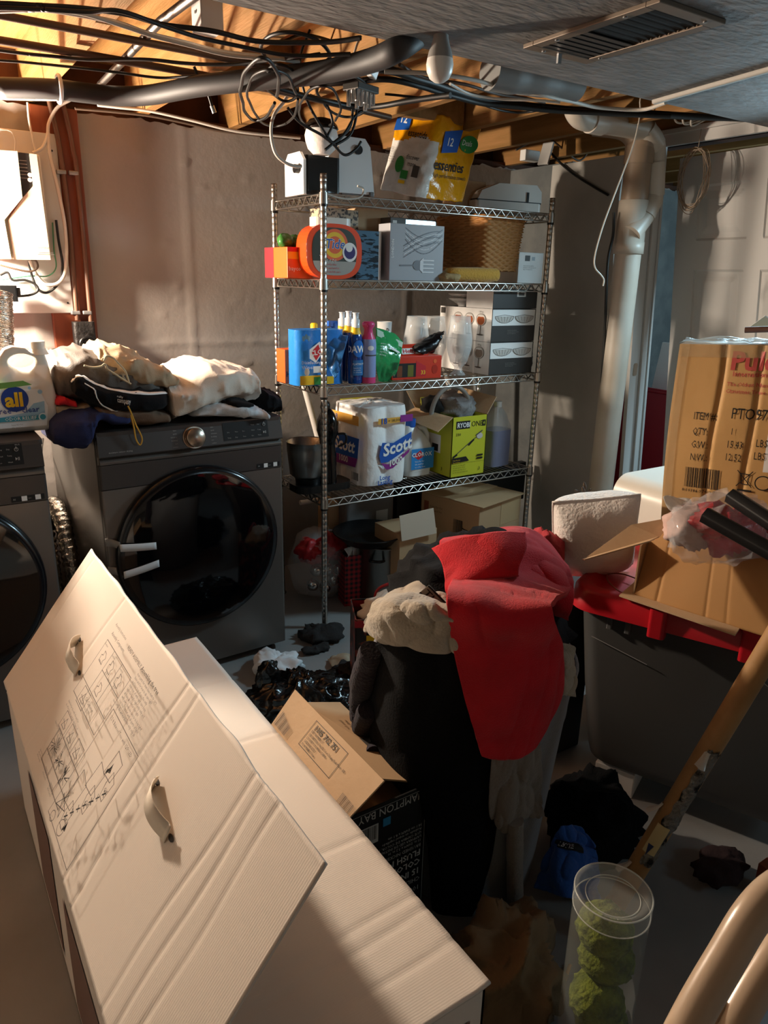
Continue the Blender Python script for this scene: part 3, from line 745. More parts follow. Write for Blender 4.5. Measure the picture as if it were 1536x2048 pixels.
# ---- second shelf
x0, x1, zt = ext(566, 616, 495, 2.78, 530)
t, hx, hy, H = carton('snack_box', 'open orange and red snack box at the left end of the second shelf', 'box', (x0, 2.74, S2), (x1, 2.95, zt), mat('snack_orange', '#e8641f', .45))
f0, f1 = faces(hx, hy)
D = Decal(f0); D.rect(0, H*.62, hx*2, H*.85, yellow); D.rect(0, H*.85, hx*2, H, red); D.ell(hx*1.5, H*.5, hx*.45, H*.2, ink); D.text('bayco', .005, H*.25, .016, white, bold=.02); D.build('front_print', t)
D = Decal(f1); D.rect(0, 0, hy*.8, H, red); D.build('side_print', t)
for k in range(3):
    b = lump((x0+.02+k*.045, 2.80+.02*k, zt+.022), (.034, .03, .026), .006, 25, k+3, n=20)
    solo(b, 'snack_pouch', ['green snack pouch at the left on the orange box', 'green snack pouch in the middle on the orange box', 'green snack pouch beside the pod tub, on the orange box'][k], 'pouch', mat('pouch_green', '#3f7a35', .3, bump=.4, bscale=30))
x0, x1, zt = ext(613, 728, 447, 2.66, 500); w = (x1-x0)/2; H = zt-S2
t = thing('detergent_pod_tub', 'orange tub of laundry pods with round blue logo on the second shelf', 'tub', ((x0+x1)/2, 2.70, S2), 0)
org = mat('tub_orange', '#ef4a16', .3, coat=.3)
pts = []
for k in range(48):
    a = 2*math.pi*k/48; c, s_ = math.cos(a), math.sin(a); rr = (abs(c)**2.6+abs(s_)**3.2)**(-1/2.9); pts.append((c*rr*w*.97, H/2+s_*rr*H/2*1.0))
pts = [(x, max(y, 0)) for x, y in pts]
fr = lambda x, y, z: V((x, z, y))
b = B(); b.prism(pts, .055, -.03, fr=fr); b.build('body', org, t, bevel=.012)
inner = [(x*.80, H*.5+(y-H*.5)*.86) for x, y in pts]
D = Decal(lambda x, y, l: V((x, -.0305-l, y)), .0006)
D.poly(inner, mat('tub_label', '#3a3d33', .35)); D.poly([(x, y) for x, y in inner if y < H*.36], mat('tub_window', '#a9a49c', .3))
D.ell(0, H*.62, w*.46, w*.46, orange, 40); D.ell(0, H*.62, w*.37, w*.37, yellow, 40); D.ell(0, H*.62, w*.25, w*.25, orange, 32)
D.text('Tide', 0, H*.56, H*.17, white, 'CENTER', bold=.05, shear=.15); D.text('Tide', 0, H*.56, H*.17, blue, 'CENTER', bold=.015, shear=.15)
D.text('oxi', -w*.55, H*.40, H*.08, white, shear=.2); D.text('breeze', -w*.50, H*.31, H*.09, mat('ink_pale2', '#cfd0c8', .5), shear=.2)
D.ell(w*.52, H*.5, w*.26, w*.28, white); D.ell(w*.52, H*.5, w*.2, w*.2, mat('pod_purple', '#3a2f6d', .3)); D.ell(w*.5, H*.58, w*.12, w*.12, white)
D.lines(-w*.5, H*.25, w*.5, 3, .008, red)
D.build('label', t)
b = B(); b.rbox((-w*.62, -.028, H-.012), (w*.66, .05, H+.022), .03); b.build('lid', mat('lid_pale', '#d9d2c8', .35), t, bevel=.004)
x0, x1, zt = ext(640, 717, 418, 2.86, 430)
t, hx, hy, H = carton('patterned_case', 'beige patterned case behind the orange pod tub', 'case', (x0, 2.86, S2), (x1, 2.95, zt), mat('patterned_beige', '#b7a88e', .5, col2='#3f372f', cscale=70, cpos=(.5, .56)))
x0, x1, zt = ext(724, 762, 462, 2.74, 500)
t, hx, hy, H = carton('fabric_bin', 'blue patterned fabric bin right of the orange pod tub', 'bin', (x0-.03, 2.74, S2), (x1, 2.88, zt), mat('bin_blue', '#4d6f86', .8, col2='#16222c', cscale=45, cpos=(.5, .55), stretch=(.5, .5, 2)))
f0, f1 = faces(hx, hy); D = Decal(f0); D.rect(hx*2-.012, 0, hx*2, H, white); D.build('edge_strip', t)
x0, x1, zt = ext(712, 775, 418, 2.92, 480)
carton('cardboard_box', 'tall brown box standing behind the blue fabric bin', 'box', (x0, 2.92, S2), (x1, 3.02, zt), kraft)
x0, x1, zt = ext(776, 868, 415, 2.86, 430); zt = min(zt, SZ[3]-.042)
t, hx, hy, H = carton('silver_box', 'silver boxed item standing behind the cutlery box', 'box', (x0, 2.84, S2), (x1, 2.99, zt), mat('box_dark_taupe', '#57504a', .5))
f0, f1 = faces(hx, hy); D = Decal(f0); D.rect(hx*.65, .01, hx*2-.004, H-.006, mat('silver_foil', '#b9c4cc', .22, .9)); D.rect(.012, H-.032, .034, H-.012, white); D.build('front_print', t)
x0, x1, zt = ext(783, 886, 449, 2.70, 500)
t, hx, hy, H = carton('cutlery_box', 'grey cutlery box printed with a fork and spoons', 'box', (x0, 2.70, S2), (x1, 2.80, zt), mat('cutlery_grey', '#a7a7ab', .35), rz=math.radians(-4))
f0, f1 = faces(hx, hy); W = hx*2
cl = mat('cutlery_light', '#dcdcde', .3); cd = mat('cutlery_shade', '#77777c', .35)
D = Decal(f0)
for k in range(5):
    q = [(W*.28+W*.68*i/12, H*(.93-.05*k)-H*(.16+.02*k)*math.sin(math.pi*i/12)) for i in range(13)]; D.line(q, .0035, cl if k % 2 else cd)
for k in range(5):
    q = [(W*.26+W*.66*i/12, H*(.42+.05*k)+H*(.28)*math.sin(math.pi*i/24)) for i in range(13)]; D.line(q, .0035, cl if k % 2 else cd)
D.line([(W*.2, H*.27), (W*.46, H*.28)], .006, cd); D.ell(W*.52, H*.28, W*.09, H*.09, cd)
D.poly([(W*.56, H*.36), (W*.62, H*.42), (W*.62, H*.14), (W*.56, H*.20)], cl)
for k in range(4): D.rect(W*.60, H*(.15+.07*k), W*.82, H*(.175+.07*k), cl)
D.text('LONDON', W*.07, H*.40, .012, white, rot=90); D.build('front_print', t)
# wicker basket
p = at(966, 530, Y=2.66); zt = at(966, 434, Y=2.66).z
wick = mat('wicker', '#a8743f', .65)
t = thing('wicker_basket', 'brown wicker basket on the second shelf over the yellow towel', 'basket', (p.x+.108, 2.825, S2+.05), math.radians(4))
b = B(); HB = zt-S2-.05
def bk(u, v):
    a = u*4; s_ = int(a) % 4; q = a-int(a); g = .112+.020*v; hb = .150+.024*v
    c = [(-g, -hb), (g, -hb), (g, hb), (-g, hb)]; x0, y0 = c[s_]; x1, y1 = c[(s_+1) % 4]
    x, y = x0+(x1-x0)*q, y0+(y1-y0)*q; m = (abs(x/g)**9+abs(y/hb)**9)**(-1/9); x, y = x*m, y*m
    n = V((x/g**2, y/hb**2, 0)).normalized(); row = int(v*20); d = .0055*math.sin(u*4*2*math.pi*5+math.pi*row)*abs(math.sin(v*20*math.pi))
    return V((x, y, v*HB))+n*(d+.004*abs(math.sin(v*20*math.pi)))
b.grid(240, 88, bk, cu=True); b.build('weave', wick, t, solid=.004)
b = B(); b.box((-.11, -.145, 0), (.11, .145, .006)); b.build('bottom', wick, t)
b = B(); ring = [bk(i/80, 1)+V((0, 0, .004)) for i in range(80)]
b.tube([q+V((0, 0, .004*math.sin(i*1.3))) for i, q in enumerate(ring)], .007, 8, closed=True); b.tube([q+V((0, 0, .004-.004*math.sin(i*1.3))) for i, q in enumerate(ring)], .006, 8, closed=True); b.build('rim', wick, t)
yt = mat('towel_yellow', '#c8963c', .95, bump=.5, bscale=120, sheen=.3)
b = B(); px_ = at(955, 556, Y=2.64)
c0 = V((px_.x-.13, 2.70, S2+.032)); c1 = V((px_.x+.14, 2.665, S2+.032))
ax = (c1-c0)
b.lathe([(.004, 0), (.026, .01), (.030, .2), (.032, .6), (.031, .95), (.026, .985), (.020, .99), (.018, .985), (.014, .99), (.010, .984), (.003, .99)], c0, ax, 30, wob=lambda a, q: 1+.12*noise.noise(V((a, q*5, 2))))
b.grid(20, 10, lambda u, v: c0+ax*(.05+.9*u)+V((0, .03-.10*v+.04, -.026+.006*noise.noise(V((u*6, v*4, 0)))-.004*v)))
solo(b, 'towel_roll', 'rolled yellow towel squeezed under the wicker basket', 'towel', yt)
b = lump((at(905, 560, Y=2.66).x, 2.70, S2+.02), (.06, .05, .022), .008, 14, 4, n=30)
solo(b, 'cloth', 'crumpled beige cloth at the front rail beside the yellow roll', 'cloth', mat('cloth_beige', '#a88d63', .95, bump=.4, bscale=90))
x0, x1, zt = ext(1036, 1085, 505, 2.80, 540)
t, hx, hy, H = carton('white_box', 'white printed box at the right end of the second shelf', 'box', (x0, 2.80, S2), (x1, 2.95, zt), white)
f0, f1 = faces(hx, hy); D = Decal(f0); D.rect(hx*.5, H*.72, hx*.9, H*.9, inkg); D.rect(hx*1.05, H*.74, hx*1.3, H*.86, greyp); D.lines(hx*.4, H*.55, hx*1.8, 3, .005, inkg); D.build('front_print', t)
# ---- third shelf
x0, x1, zt = ext(570, 596, 699, 2.76, 730)
t, hx, hy, H = carton('small_box', 'small orange box at the left end of the third shelf', 'box', (x0, 2.76, S3), (x1, 2.84, zt), mat('box_orange', '#e05a1e', .45))
f0, f1 = faces(hx, hy); D = Decal(f0); D.ell(hx*1.6, H*.5, hx*.45, H*.3, ink); D.ell(hx*1.6, H*.5, hx*.32, H*.22, orange); D.text('HD', hx*.15, H*.2, .022, ink, bold=.02); D.build('front_print', t)
# wipes pack: two wrapped canisters
x0, x1, zt = ext(594, 694, 660, 2.66, 700); w = (x1-x0)/4; H = zt-S3
t = thing('wipes_pack', 'blue wrapped twin pack of wipes canisters behind the front post', 'wipes pack', ((x0+x1)/2, 2.66+w*1.0, S3), 0)
wb = mat('wipes_blue', '#2a7fd2', .25, bump=.25, bscale=30)
def lobe(z0, z1, g):
    def f(u, v):
        a = 2*math.pi*u; c, s_ = math.cos(a), math.sin(a)
        xx = (c+math.copysign(1, c)*.95)*w*g if abs(c) > .02 else c*w*g
        xx = w*g*(1.95*math.copysign(abs(c)**.6, c)); yy = w*g*1.05*math.copysign(abs(s_)**.55, s_)*(1-.16*max(0, 1-abs(xx)/(w*.5)))
        return V((xx, yy, z0+(z1-z0)*v))
    return f
b = B(); b.grid(64, 20, lobe(0.0, H, 1), cu=True); b.grid(64, 2, lambda u, v: lobe(H, H, 1-v*.98)(u, 0)+V((0, 0, .006*noise.noise(V((u*20, v, 0)))*v)), cu=True); b.build('shrink_wrap', wb, t)
lf = lambda x, y, l: V((x, -w*1.07-l*4, y))
D = Decal(lf, .0005, seg=8)
D.rect(-w*1.85, 0.004, -w*.06, H*.19, yellow); D.rect(w*.0, 0.004, w*.85, H*.16, yellow); D.rect(-w*.75, .004, -w*.02, H*.16, green)
D.poly([(-w*1.1, H*.66), (-w*.3, H*.80), (-w*.12, H*.58), (-w*.62, H*.42), (-w*1.1, H*.5)], white)
D.poly([(-w*.98, H*.62), (-w*.42, H*.75), (-w*.18, H*.60), (-w*.6, H*.46)], red)
D.text('CLOROX', -w*1.06, H*.545, H*.09, white, rot=8, bold=.03)
D.text('Disinfecting', -w*1.75, H*.40, H*.06, white); D.text('Wipes', -w*1.75, H*.31, H*.07, white); D.ell(-w*1.35, H*.26, w*.2, H*.07, white); D.rect(-w*.85, H*.24, -w*.1, H*.36, white)
for k in range(3): D.ell(-w*1.6+k*w*.2, H*(.86+.03*(k % 2)), w*.12, H*.05, mat('bubble_blue', '#79b7e6', .3))
D.build('label', t)
rows = [pxs(r, D=d) for r, d in (([(650, 672), (664, 662), (682, 668), (696, 672)], 2.99), ([(640, 688), (662, 680), (680, 690), (692, 690)], 2.965), ([(634, 706), (655, 700), (672, 715), (686, 712)], 2.955), ([(632, 715), (645, 712), (668, 755), (680, 740)], 2.96))]
o_, f_ = patch(rows, 'rubber_glove', mat('glove_blue', '#2f6fae', .35, bump=.3, bscale=40), None, 30, 30, .008, 18, 3, .004, 'crumpled blue rubber glove draped over the wipes pack', 'glove')
def bottle(name, label, cat, px, pyt, pyb, Y, prof, m, group=None, sx=1, sy=1, n=28, z0=None):
    """prof: fractions (r of width unit, t of height)"""
    z = S3 if z0 is None else z0; p = at(px, (pyt+pyb)/2, Y=Y); H = at(px, pyt, Y=Y).z-z
    t = thing(name, label, cat, (p.x, Y, z), 0, group)
    return t, H
dawn = mat('dish_soap_blue', '#0e3f86', .12, coat=.4); dcap = mat('cap_clear', '#d9dde0', .2)
for k, (px, Y, pt, lab) in enumerate(((711, 2.655, 625, 'blue dish soap bottle foremost beside the pink spray can'), (697, 2.74, 622, 'blue dish soap bottle in the middle, behind the foremost'), (684, 2.80, 624, 'blue dish soap bottle furthest left, behind the blue glove'))):
    t, H = bottle('dish_soap_bottle', lab, 'bottle', px, pt, 765, Y, None, dawn, 'dish soap bottles on the third shelf'); r = .034
    b = B(); b.lathe([(r*.9, 0), (r, .006), (r*1.02, H*.3), (r*.9, H*.55), (r*.92, H*.62), (r*.75, H*.70), (r*.5, H*.75)], n=28, sy=.7); b.build('bottle', dawn, t)
    b = B(); b.lathe([(r*.72, H*.70), (r*.55, H*.76), (r*.55, H*.80)], n=24, sy=.8); b.build('neck_band', yellow, t)
    b = B(); b.lathe([(r*.5, H*.79), (r*.5, H*.90), (r*.34, H*.91), (r*.34, H*.985), (r*.42, H*.99), (r*.42, H)], n=20); b.build('cap', dcap, t)
    if k == 0:
        D = Decal(lambda x, y, l: V((r*1.03*math.sin(x/r), -r*.72*math.cos(x/r)-.0015-l*3, y)), .0005, seg=8)
        D.ell(0, H*.5, r*.8, H*.12, mat('soap_label', '#1d6fc4', .3)); D.text('DAWN', 0, H*.45, H*.095, white, 'CENTER', bold=.04); D.rect(-r*.8, H*.12, r*.8, H*.34, mat('soap_label2', '#2c6ea8', .3)); D.text('PLATINUM', 0, H*.27, H*.03, white, 'CENTER'); D.lines(-r*.7, H*.22, r*.7, 3, H*.018, white)
        D.build('label', t)
t, H = bottle('spray_can', 'lilac air freshener can with a pink spray head', 'spray can', 736, 643, 765, 2.65, None, None); r = .034
b = B(); b.lathe([(r*.95, 0), (r, .004), (r, H*.64), (r*.9, H*.72)], n=30); b.build('can', mat('can_lilac', '#8d9fcf', .3), t)
b = B(); b.lathe([(r*1.0, .0), (r*1.01, H*.10)], n=30, cap=False); b.build('foot_band', mat('can_pink', '#d8437c', .35), t)
b = B(); b.lathe([(r*.92, H*.70), (r*.6, H*.80), (r*.5, H*.88), (r*.75, H*.93), (r*.8, H*.97), (r*.55, H)], n=28); b.build('spray_head', _M['can_pink'], t)
D = Decal(cf((0, 0, 0), r+.0006, -90), .0004, seg=8); D.rect(-r*.9, H*.45, r*.9, H*.47, inkg); D.ell(-r*.2, H*.58, r*.4, H*.04, white); D.build('label', t)
# refill pouch
gp = mat('pouch_clear_green', '#2f9a58', .18, bump=.3, bscale=25)
rows = [pxs(r, Y=y) for r, y in (([(752, 655), (770, 660), (790, 668), (806, 684)], 2.70), ([(752, 690), (768, 690), (785, 700), (802, 708)], 2.655), ([(752, 725), (765, 728), (780, 735), (797, 735)], 2.645), ([(757, 764), (765, 765), (777, 765), (785, 762)], 2.68))]
fr0 = [pxs(r, Y=y) for r, y in (([(752, 655), (770, 660), (790, 668), (806, 684)], 2.705), ([(752, 690), (768, 690), (785, 700), (802, 708)], 2.74), ([(752, 725), (765, 728), (780, 735), (797, 735)], 2.75), ([(757, 764), (765, 765), (777, 765), (785, 762)], 2.72))]
fa, fb_ = surf(rows, .003, 20, 2), surf(fr0, .003, 20, 4)
b = B(); b.grid(24, 24, fa); b.grid(24, 24, fb_)
o = solo(b, 'refill_pouch', 'green soap refill pouch leaning right of the pink spray head', 'pouch', gp)
cc = o.location.copy()
D = Decal(lambda x, y, l: fa(x, y)-cc+V((0, -.002-l*5, 0)), .0005)
D.poly([(.02, .02), (.98, .02), (.98, .16), (.02, .16)], mat('pouch_pale', '#bcd6c0', .3)); D.bars(.72, .55, .95, .72, ink, 12); D.lines(.15, .5, .65, 5, .03, white); D.rect(.55, .3, .9, .34, white)
for f in D.b.f: pass
D.b.build('label', D.mats, o)
t = thing('paper_cup', 'white cup standing behind the green refill pouch', 'cup', (at(769, 650, Y=2.86).x, 2.86, S3), 0)
H = at(769, 643, Y=2.86).z-S3
b = B(); b.lathe([(.026, 0), (.034, H), (.031, H-.002), (.024, .01)], n=28); b.build('cup', whitep, t)
D = Decal(cf((0, 0, 0), .0345, -100), .0006, seg=6); D.text('D', -.006, H*.82, .016, ink, bold=.03); D.build('print', t)
# bag box
x0, x1, zt = ext(788, 882, 705, 2.655, 730); hx = (x1-x0)/2
t, hx, hy, H = carton('bag_box', 'red box of trash bags with a black bag pulled out', 'box', (x0, 2.655, S3), (x1, 2.76, at(835, 712, Y=2.655).z), mat('box_red_orange', '#d8371c', .45), rz=math.radians(-4))
f0, f1 = faces(hx, hy)
D = Decal(f0); D.rect(.004, .01, hx*.95, H*.7, ink); D.rect(hx*.2, .012, hx*.4, H*.6, mat('box_brown', '#7a3f1c', .5)); D.rect(hx*.62, .012, hx*.85, H*.62, mat('box_olive', '#6d6a1e', .5)); D.poly([(hx*.95, .012), (hx*1.35, .012), (hx*1.35, H*.55), (hx*.95, H*.8)], red); D.text('33', hx*1.15, H*.2, .018, yellow, bold=.03)
D.ell(hx*1.72, H*.4, hx*.12, H*.2, mat('box_seal', '#b52d1a', .4)); D.ell(hx*1.72, H*.75, hx*.07, H*.09, orange); D.build('front_print', t)
b = B(); b.plate([(-hx*.75, -hy, H), (hx*.45, -hy, H), (hx*.55, -hy+.05, H+.05), (-hx*.6, -hy+.05, H+.045)], .002); b.build('flap', _M['box_red_orange'], t)
D = Decal(pf((-hx*.6, -hy+.004, H+.008), (1, .0, .02), (0, .7, .7)), .0006); D.rect(0, 0, hx*.75, .032, white); D.text('Hefty', .006, .006, .022, red, bold=.03, shear=.2); D.build('flap_print', t)
bb = mat('bag_black_film', '#08080a', .3, bump=.4, bscale=25)
rows = [pxs(r, Y=y) for r, y in (([(825, 695), (850, 680), (870, 668), (889, 664)], 2.70), ([(828, 702), (852, 690), (872, 676), (889, 665)], 2.66), ([(842, 706), (856, 700), (872, 690), (884, 672)], 2.65), ([(850, 707), (858, 706), (866, 704), (874, 690)], 2.67))]
b = B(); b.grid(20, 20, surf(rows, .004, 20, 3)); o = b.build('bag', bb, t, solid=.006)
o.matrix_parent_inverse = (Matrix.Translation(t.location) @ Matrix.Rotation(math.radians(-4), 4, 'Z')).inverted()
D = Decal(f1, .0006); D.text('STRONG', .02, .02, .02, white); D.build('side_print', t)
# glass vases
for px, Y, lab in ((832, 2.79, 'tall glass hurricane vase furthest left on the third shelf'), (868, 2.84, 'tall glass hurricane vase in the middle, behind the red box'), (918, 2.70, 'tall glass hurricane vase nearest the glassware cartons')):
    p = at(px, 700, Y=Y); H = at(px, 632, Y=Y).z-S3
    t = thing('glass_vase', lab, 'vase', (p.x, Y, S3), 0, 'glass vases on the third shelf')
    pr = [(.034, 0), (.036, .004), (.020, .02), (.018, .035), (.040, .06), (.058, H*.45), (.060, H*.62), (.050, H*.85), (.046, H)]
    b = B(); b.lathe(pr+[(r-.002, z) for r, z in reversed(pr[4:])]+[(.002, .066)], n=36, cap=False); b.build('bowl', mat('clear_vase', '#eef0ee', .03, alpha=.30, spec=1), t)
# glassware cartons
xa = at(985, 752, Z=S3).x; ya = 2.63; xb = at(1062, 748, Y=ya).x; yb = 3.02
hs = [at(988, y, Y=ya).z for y in (752, 687, 620, 580)]
dk = mat('carton_charcoal', '#393634', .5); amber = mat('print_amber', '#a8552a', .3); pg = mat('print_glass', '#c9c2ba', .3); lineart = mat('print_line', '#5e524a', .5)
for k in range(3):
    z0 = S3+sum([hs[i+1]-hs[i] for i in range(k)]); H = hs[k+1]-hs[k]-.0015; yb2 = yb if k < 2 else 2.82
    t, hx, hy, H = carton('glassware_carton', ['white and charcoal glassware carton at the bottom of the stack', 'white and charcoal glassware carton in the middle of the stack', 'smaller plain glassware carton topmost on the stack'][k], 'box', (xa, ya, z0), (xb, yb2, z0+H), dk, 0, .0015, 'glassware cartons stacked on the third shelf')
    f0, f1 = faces(hx, hy)
    D = Decal(f1, .0006); D.rect(0, 0, hy*2, H, white)
    if k < 2:
        for i in range(4):
            x = hy*(.30+.44*i); cy = H*.66
            if i == 0: continue
            D.ell(x, cy, hy*.185, H*.19, lineart); D.ell(x, cy, hy*.175, H*.18, pg); D.ell(x, cy-H*.02, hy*.14, H*.14, amber if k else mat('print_taupe', '#8c7a6c', .4)); D.ell(x, cy+H*.11, hy*.12, H*.02, white); D.rect(x-.002, H*.22, x+.002, cy-H*.17, lineart); D.ell(x, H*.2, hy*.12, H*.022, lineart)
        D.rect(hy*.05, H*.78, hy*.22, H*.96, inkg); D.text('Libbey', hy*1.55, H*.88, .008, inkg)
        D.lines(hy*.7, H*.12, hy*1.8, 2, .004, inkg)
    D.build('side_print', t)
    D = Decal(f0, .0006)
    if k < 2:
        D.rect(hx*.02, H*.5, hx*1.95, H*.98, white)
        for i, sx in ((0, .55), (1, 1.45)):
            x = hx*sx; cy = H*.78; D.ell(x, cy, hx*.42, H*.2, pg, 24, 180, 360); D.line([(x-hx*.42, cy), (x, cy+H*.04), (x+hx*.42, cy)], .0018, lineart)
            for q in range(5): D.line([(x-hx*.3+q*hx*.15, cy-.002), (x-hx*.2+q*hx*.1, cy-H*.16)], .0012, lineart)
            D.line([(x+hx*.42*math.cos(math.radians(a)), cy+H*.2*math.sin(math.radians(a))) for a in range(180, 361, 15)], .0016, lineart)
        D.lines(hx*.7, H*.34, hx*1.4, 3, .0042, mat('ink_pale', '#8a867e', .5))
    else: D.rect(hx*1.05, H*.62, hx*1.45, H*.90, pg); D.rect(hx*1.12, H*.68, hx*1.38, H*.84, inkg)
    D.build('front_print', t)
zt = hs[2]+.0
for k, (dz, lab) in enumerate(((0, 'lower white dish on the glassware cartons'), (.022, 'upper white dish stacked on the glassware cartons'))):
    p = at(898, 600, X=xa+.06)
    t = thing('white_dish', lab, 'dish', (xa+.06, 2.92, zt+.004+dz), 0, 'white dishes on the cartons')
    b = B(); b.lathe([(.022, 0), (.024, .008), (.05, .024), (.072, .036), (.070, .040), (.045, .028), (.002, .014)], n=32, sx=1, sy=1.1, cap=False); b.build('dish', whitep, t)
b = lump((xb+.018, 2.70, S3+.055), (.028, .05, .062), .01, 20, 8, n=28); solo(b, 'grey_cloth', 'grey fleece cloth wedged at the right end of the third shelf', 'cloth', mat('fleece_grey', '#57534f', .95, bump=.6, bscale=120))
for px, py, c, lab in ((628, 648, yellow, 'yellow capped bottle half hidden behind the wipes pack'), (668, 646, blue, 'blue capped spray bottle behind the wipes pack')):
    p = at(px, py, Y=2.86); t = thing('cleaner_bottle', lab, 'bottle', (p.x, 2.86, S3), 0); H = p.z-S3
    b = B(); b.lathe([(.03, 0), (.032, .01), (.032, H*.6), (.014, H*.82), (.014, H*.85)], n=24); b.build('bottle', whitep, t)
    b = B(); b.lathe([(.016, H*.84), (.016, H), (.010, H*1.02)], n=18); b.box((-.032, -.012, H*.94), (.012, .012, H*1.04)) if c is blue else None; b.build('cap', c, t)
# ---- fourth shelf
bx = at(616, 900, Y=2.76).x; hb0 = at(616, 955, Y=2.76).z; hb1 = at(616, 884, Y=2.74).z
t = thing('stand_mixer', 'black stand mixer with a steel bowl at the left end of the lowest shelf', 'mixer', (bx, 2.76, S4), 0)
b = B(); b.lathe([(.05, hb0-S4), (.075, hb0-S4+.02), (.086, hb1-S4-.04), (.088, hb1-S4), (.091, hb1-S4+.002), (.085, hb1-S4-.002), (.05, hb0-S4+.01)], (-.005, .0, 0), n=40, cap=False); b.build('bowl', steel, t)
b = B(); b.rbox((-.075, -.075, .004), (.19, .075, .035), .05); b.lathe([(.055, .035), (.06, hb0-S4+.004)], n=24); b.build('base', blackp, t, bevel=.006)
xr = at(664, 900, Y=2.70).x-bx; hm = at(664, 815, Y=2.72).z-S4
b = B()
b.lathe([(.045, .03), (.043, hm*.42), (.036, hm*.55), (.040, hm*.62), (.052, hm*.72), (.050, hm*.84), (.034, hm*.93), (.012, hm)], (xr, -.02, 0), n=32, sx=.85, sy=1.1); b.build('column', mat('mixer_gloss', '#0b0b0c', .15), t)
b = B(); b.lathe([(.018, hm*.96), (.024, hm*1.0), (.018, hm*1.06), (.002, hm*1.08)], (xr-.01, -.02, 0), n=20); b.tube(curve([(xr-.02, -.05, hm*.95), (xr-.06, -.06, hm*.86), (xr-.055, -.06, hm*.70), (xr-.03, -.06, hm*.62)], 20), .005, 8); b.build('head_knob', blackp, t)
b = B(); b.tube(curve([(xr+.03, -.04, hm*.68), (xr+.065, -.06, hm*.68), (xr+.068, -.06, hm*.58), (xr+.035, -.05, hm*.53)], 20), .005, 8); b.build('loop', blackp, t)
# toilet paper pack
p0 = at(722, 968, Y=2.655)
p0 = V((at(724, 900, Y=2.655).x, 2.655, S4)); xe = at(821, 900, Y=2.655).x; H = at(770, 818, Y=2.655).z-S4; Wd = xe-p0.x; Dd = .27
t = thing('toilet_paper_pack', 'white shrink-wrapped toilet paper pack with blue lettering', 'toilet paper', (p0.x+Wd/2, 2.660+Dd/2, S4+.006), math.radians(3))
tpm = mat('tp_wrap', '#f1efec', .4, bump=.5, bscale=22)
def tp(u, v, g=1):
    a = 2*math.pi*u; c, s_ = math.cos(a), math.sin(a); m = max(abs(c), abs(s_)); x, y = c/m, s_/m
    rr = (abs(x)**10+abs(y)**10)**(-1/10); x *= rr; y *= rr
    lob = .10*(abs(math.cos(math.pi*x))**4)*(abs(y) > .9)*Wd/2; lob2 = .06*(abs(math.cos(math.pi*1.5*y+math.pi/2))**.5)
    X = x*Wd/2*g; Y = y*Dd/2*g
    # rolls bulge: two lobes along the front
    Y -= math.copysign(min(abs(Y), .018*(1-abs(math.sin(math.pi*x)))), Y) if abs(y) > .7 else 0
    X -= math.copysign(min(abs(X), .012*(1-abs(math.sin(math.pi*1.5*y+.8)))), X) if abs(x) > .7 else 0
    return V((X, Y, 0))
b = B()
b.grid(120, 24, lambda u, v: tp(u, v)*(1-.03*abs(2*v-1)**6)+V((0, 0, H*v))+V(noise.noise_vector(V((u*18, v*4, 0))))*.0025, cu=True)
b.grid(120, 8, lambda u, v: tp(u, v, .97*(1-v)+.001)+V((0, 0, H+.012*math.sin(math.pi*v*.5)*(1+noise.noise(V((u*14, v*5, 3)))))), cu=True)
b.build('wrapped_rolls', tpm, t)
purple = mat('ink_purple', '#8a2f86', .4)
def tf(x, y, l):
    xx = x-Wd/2; q = xx/(Wd/2); return V((xx, -Dd/2-.006-l*4, y))
D = Decal(tf, .0006, seg=10)
k = Wd
D.poly([(k*.30, H*.40), (k*.36, H*.56), (k*.60, H*.54), (k*.99, H*.66), (k*.99, H*.50), (k*.80, H*.40), (k*.50, H*.30), (k*.34, H*.30)], blue)
D.poly([(k*.34, H*.30), (k*.55, H*.26), (k*.96, H*.44), (k*.94, H*.39), (k*.60, H*.21), (k*.46, H*.20)], purple)
D.text('Scott', k*.38, H*.38, H*.155, white, rot=9, bold=.04, shear=.2); D.text('1000', k*.50, H*.235, H*.08, white, rot=11, bold=.03, shear=.2)
D.rect(k*.26, H*.80, k*.99, H*.87, mat('tp_gold', '#e3a94a', .4)); D.rect(k*.72, H*.80, k*.99, H*.89, purple); D.text('18', k*.30, H*.80, H*.075, blue, bold=.03); D.text('= 18,000', k*.46, H*.815, H*.04, ink)
D.text('Long', k*.30, H*.08, H*.06, blue, bold=.03); D.text('Lasting', k*.26, H*.02, H*.06, blue, bold=.03)
D.build('front_print', t)
D = Decal(lambda x, y, l: V((-Wd/2-.003-l*4, Dd/2-x, y)), .0006, seg=6)
D.poly([(Dd*.1, H*.34), (Dd*.14, H*.62), (Dd*.9, H*.62), (Dd*.86, H*.36)], blue); D.poly([(Dd*.14, H*.34), (Dd*.86, H*.36), (Dd*.8, H*.24), (Dd*.2, H*.22)], purple); D.text('Scott', Dd*.15, H*.42, H*.16, white, bold=.04, shear=.2); D.text('1000', Dd*.3, H*.27, H*.08, white, bold=.02); D.rect(Dd*.1, H*.78, Dd*.9, H*.90, _M['tp_gold']); D.text('18', Dd*.15, H*.80, H*.07, blue); D.bars(Dd*.72, H*.08, Dd*.92, H*.18, ink, 10)
D.build('side_print', t)
x0, x1, zt = ext(688, 748, 797, 2.96, 800)
carton('green_box', 'yellow-green box peeking out above the toilet paper pack', 'box', (x0, 2.93, S4), (x1, 3.0, zt), mat('box_lime', '#b5b43a', .5))
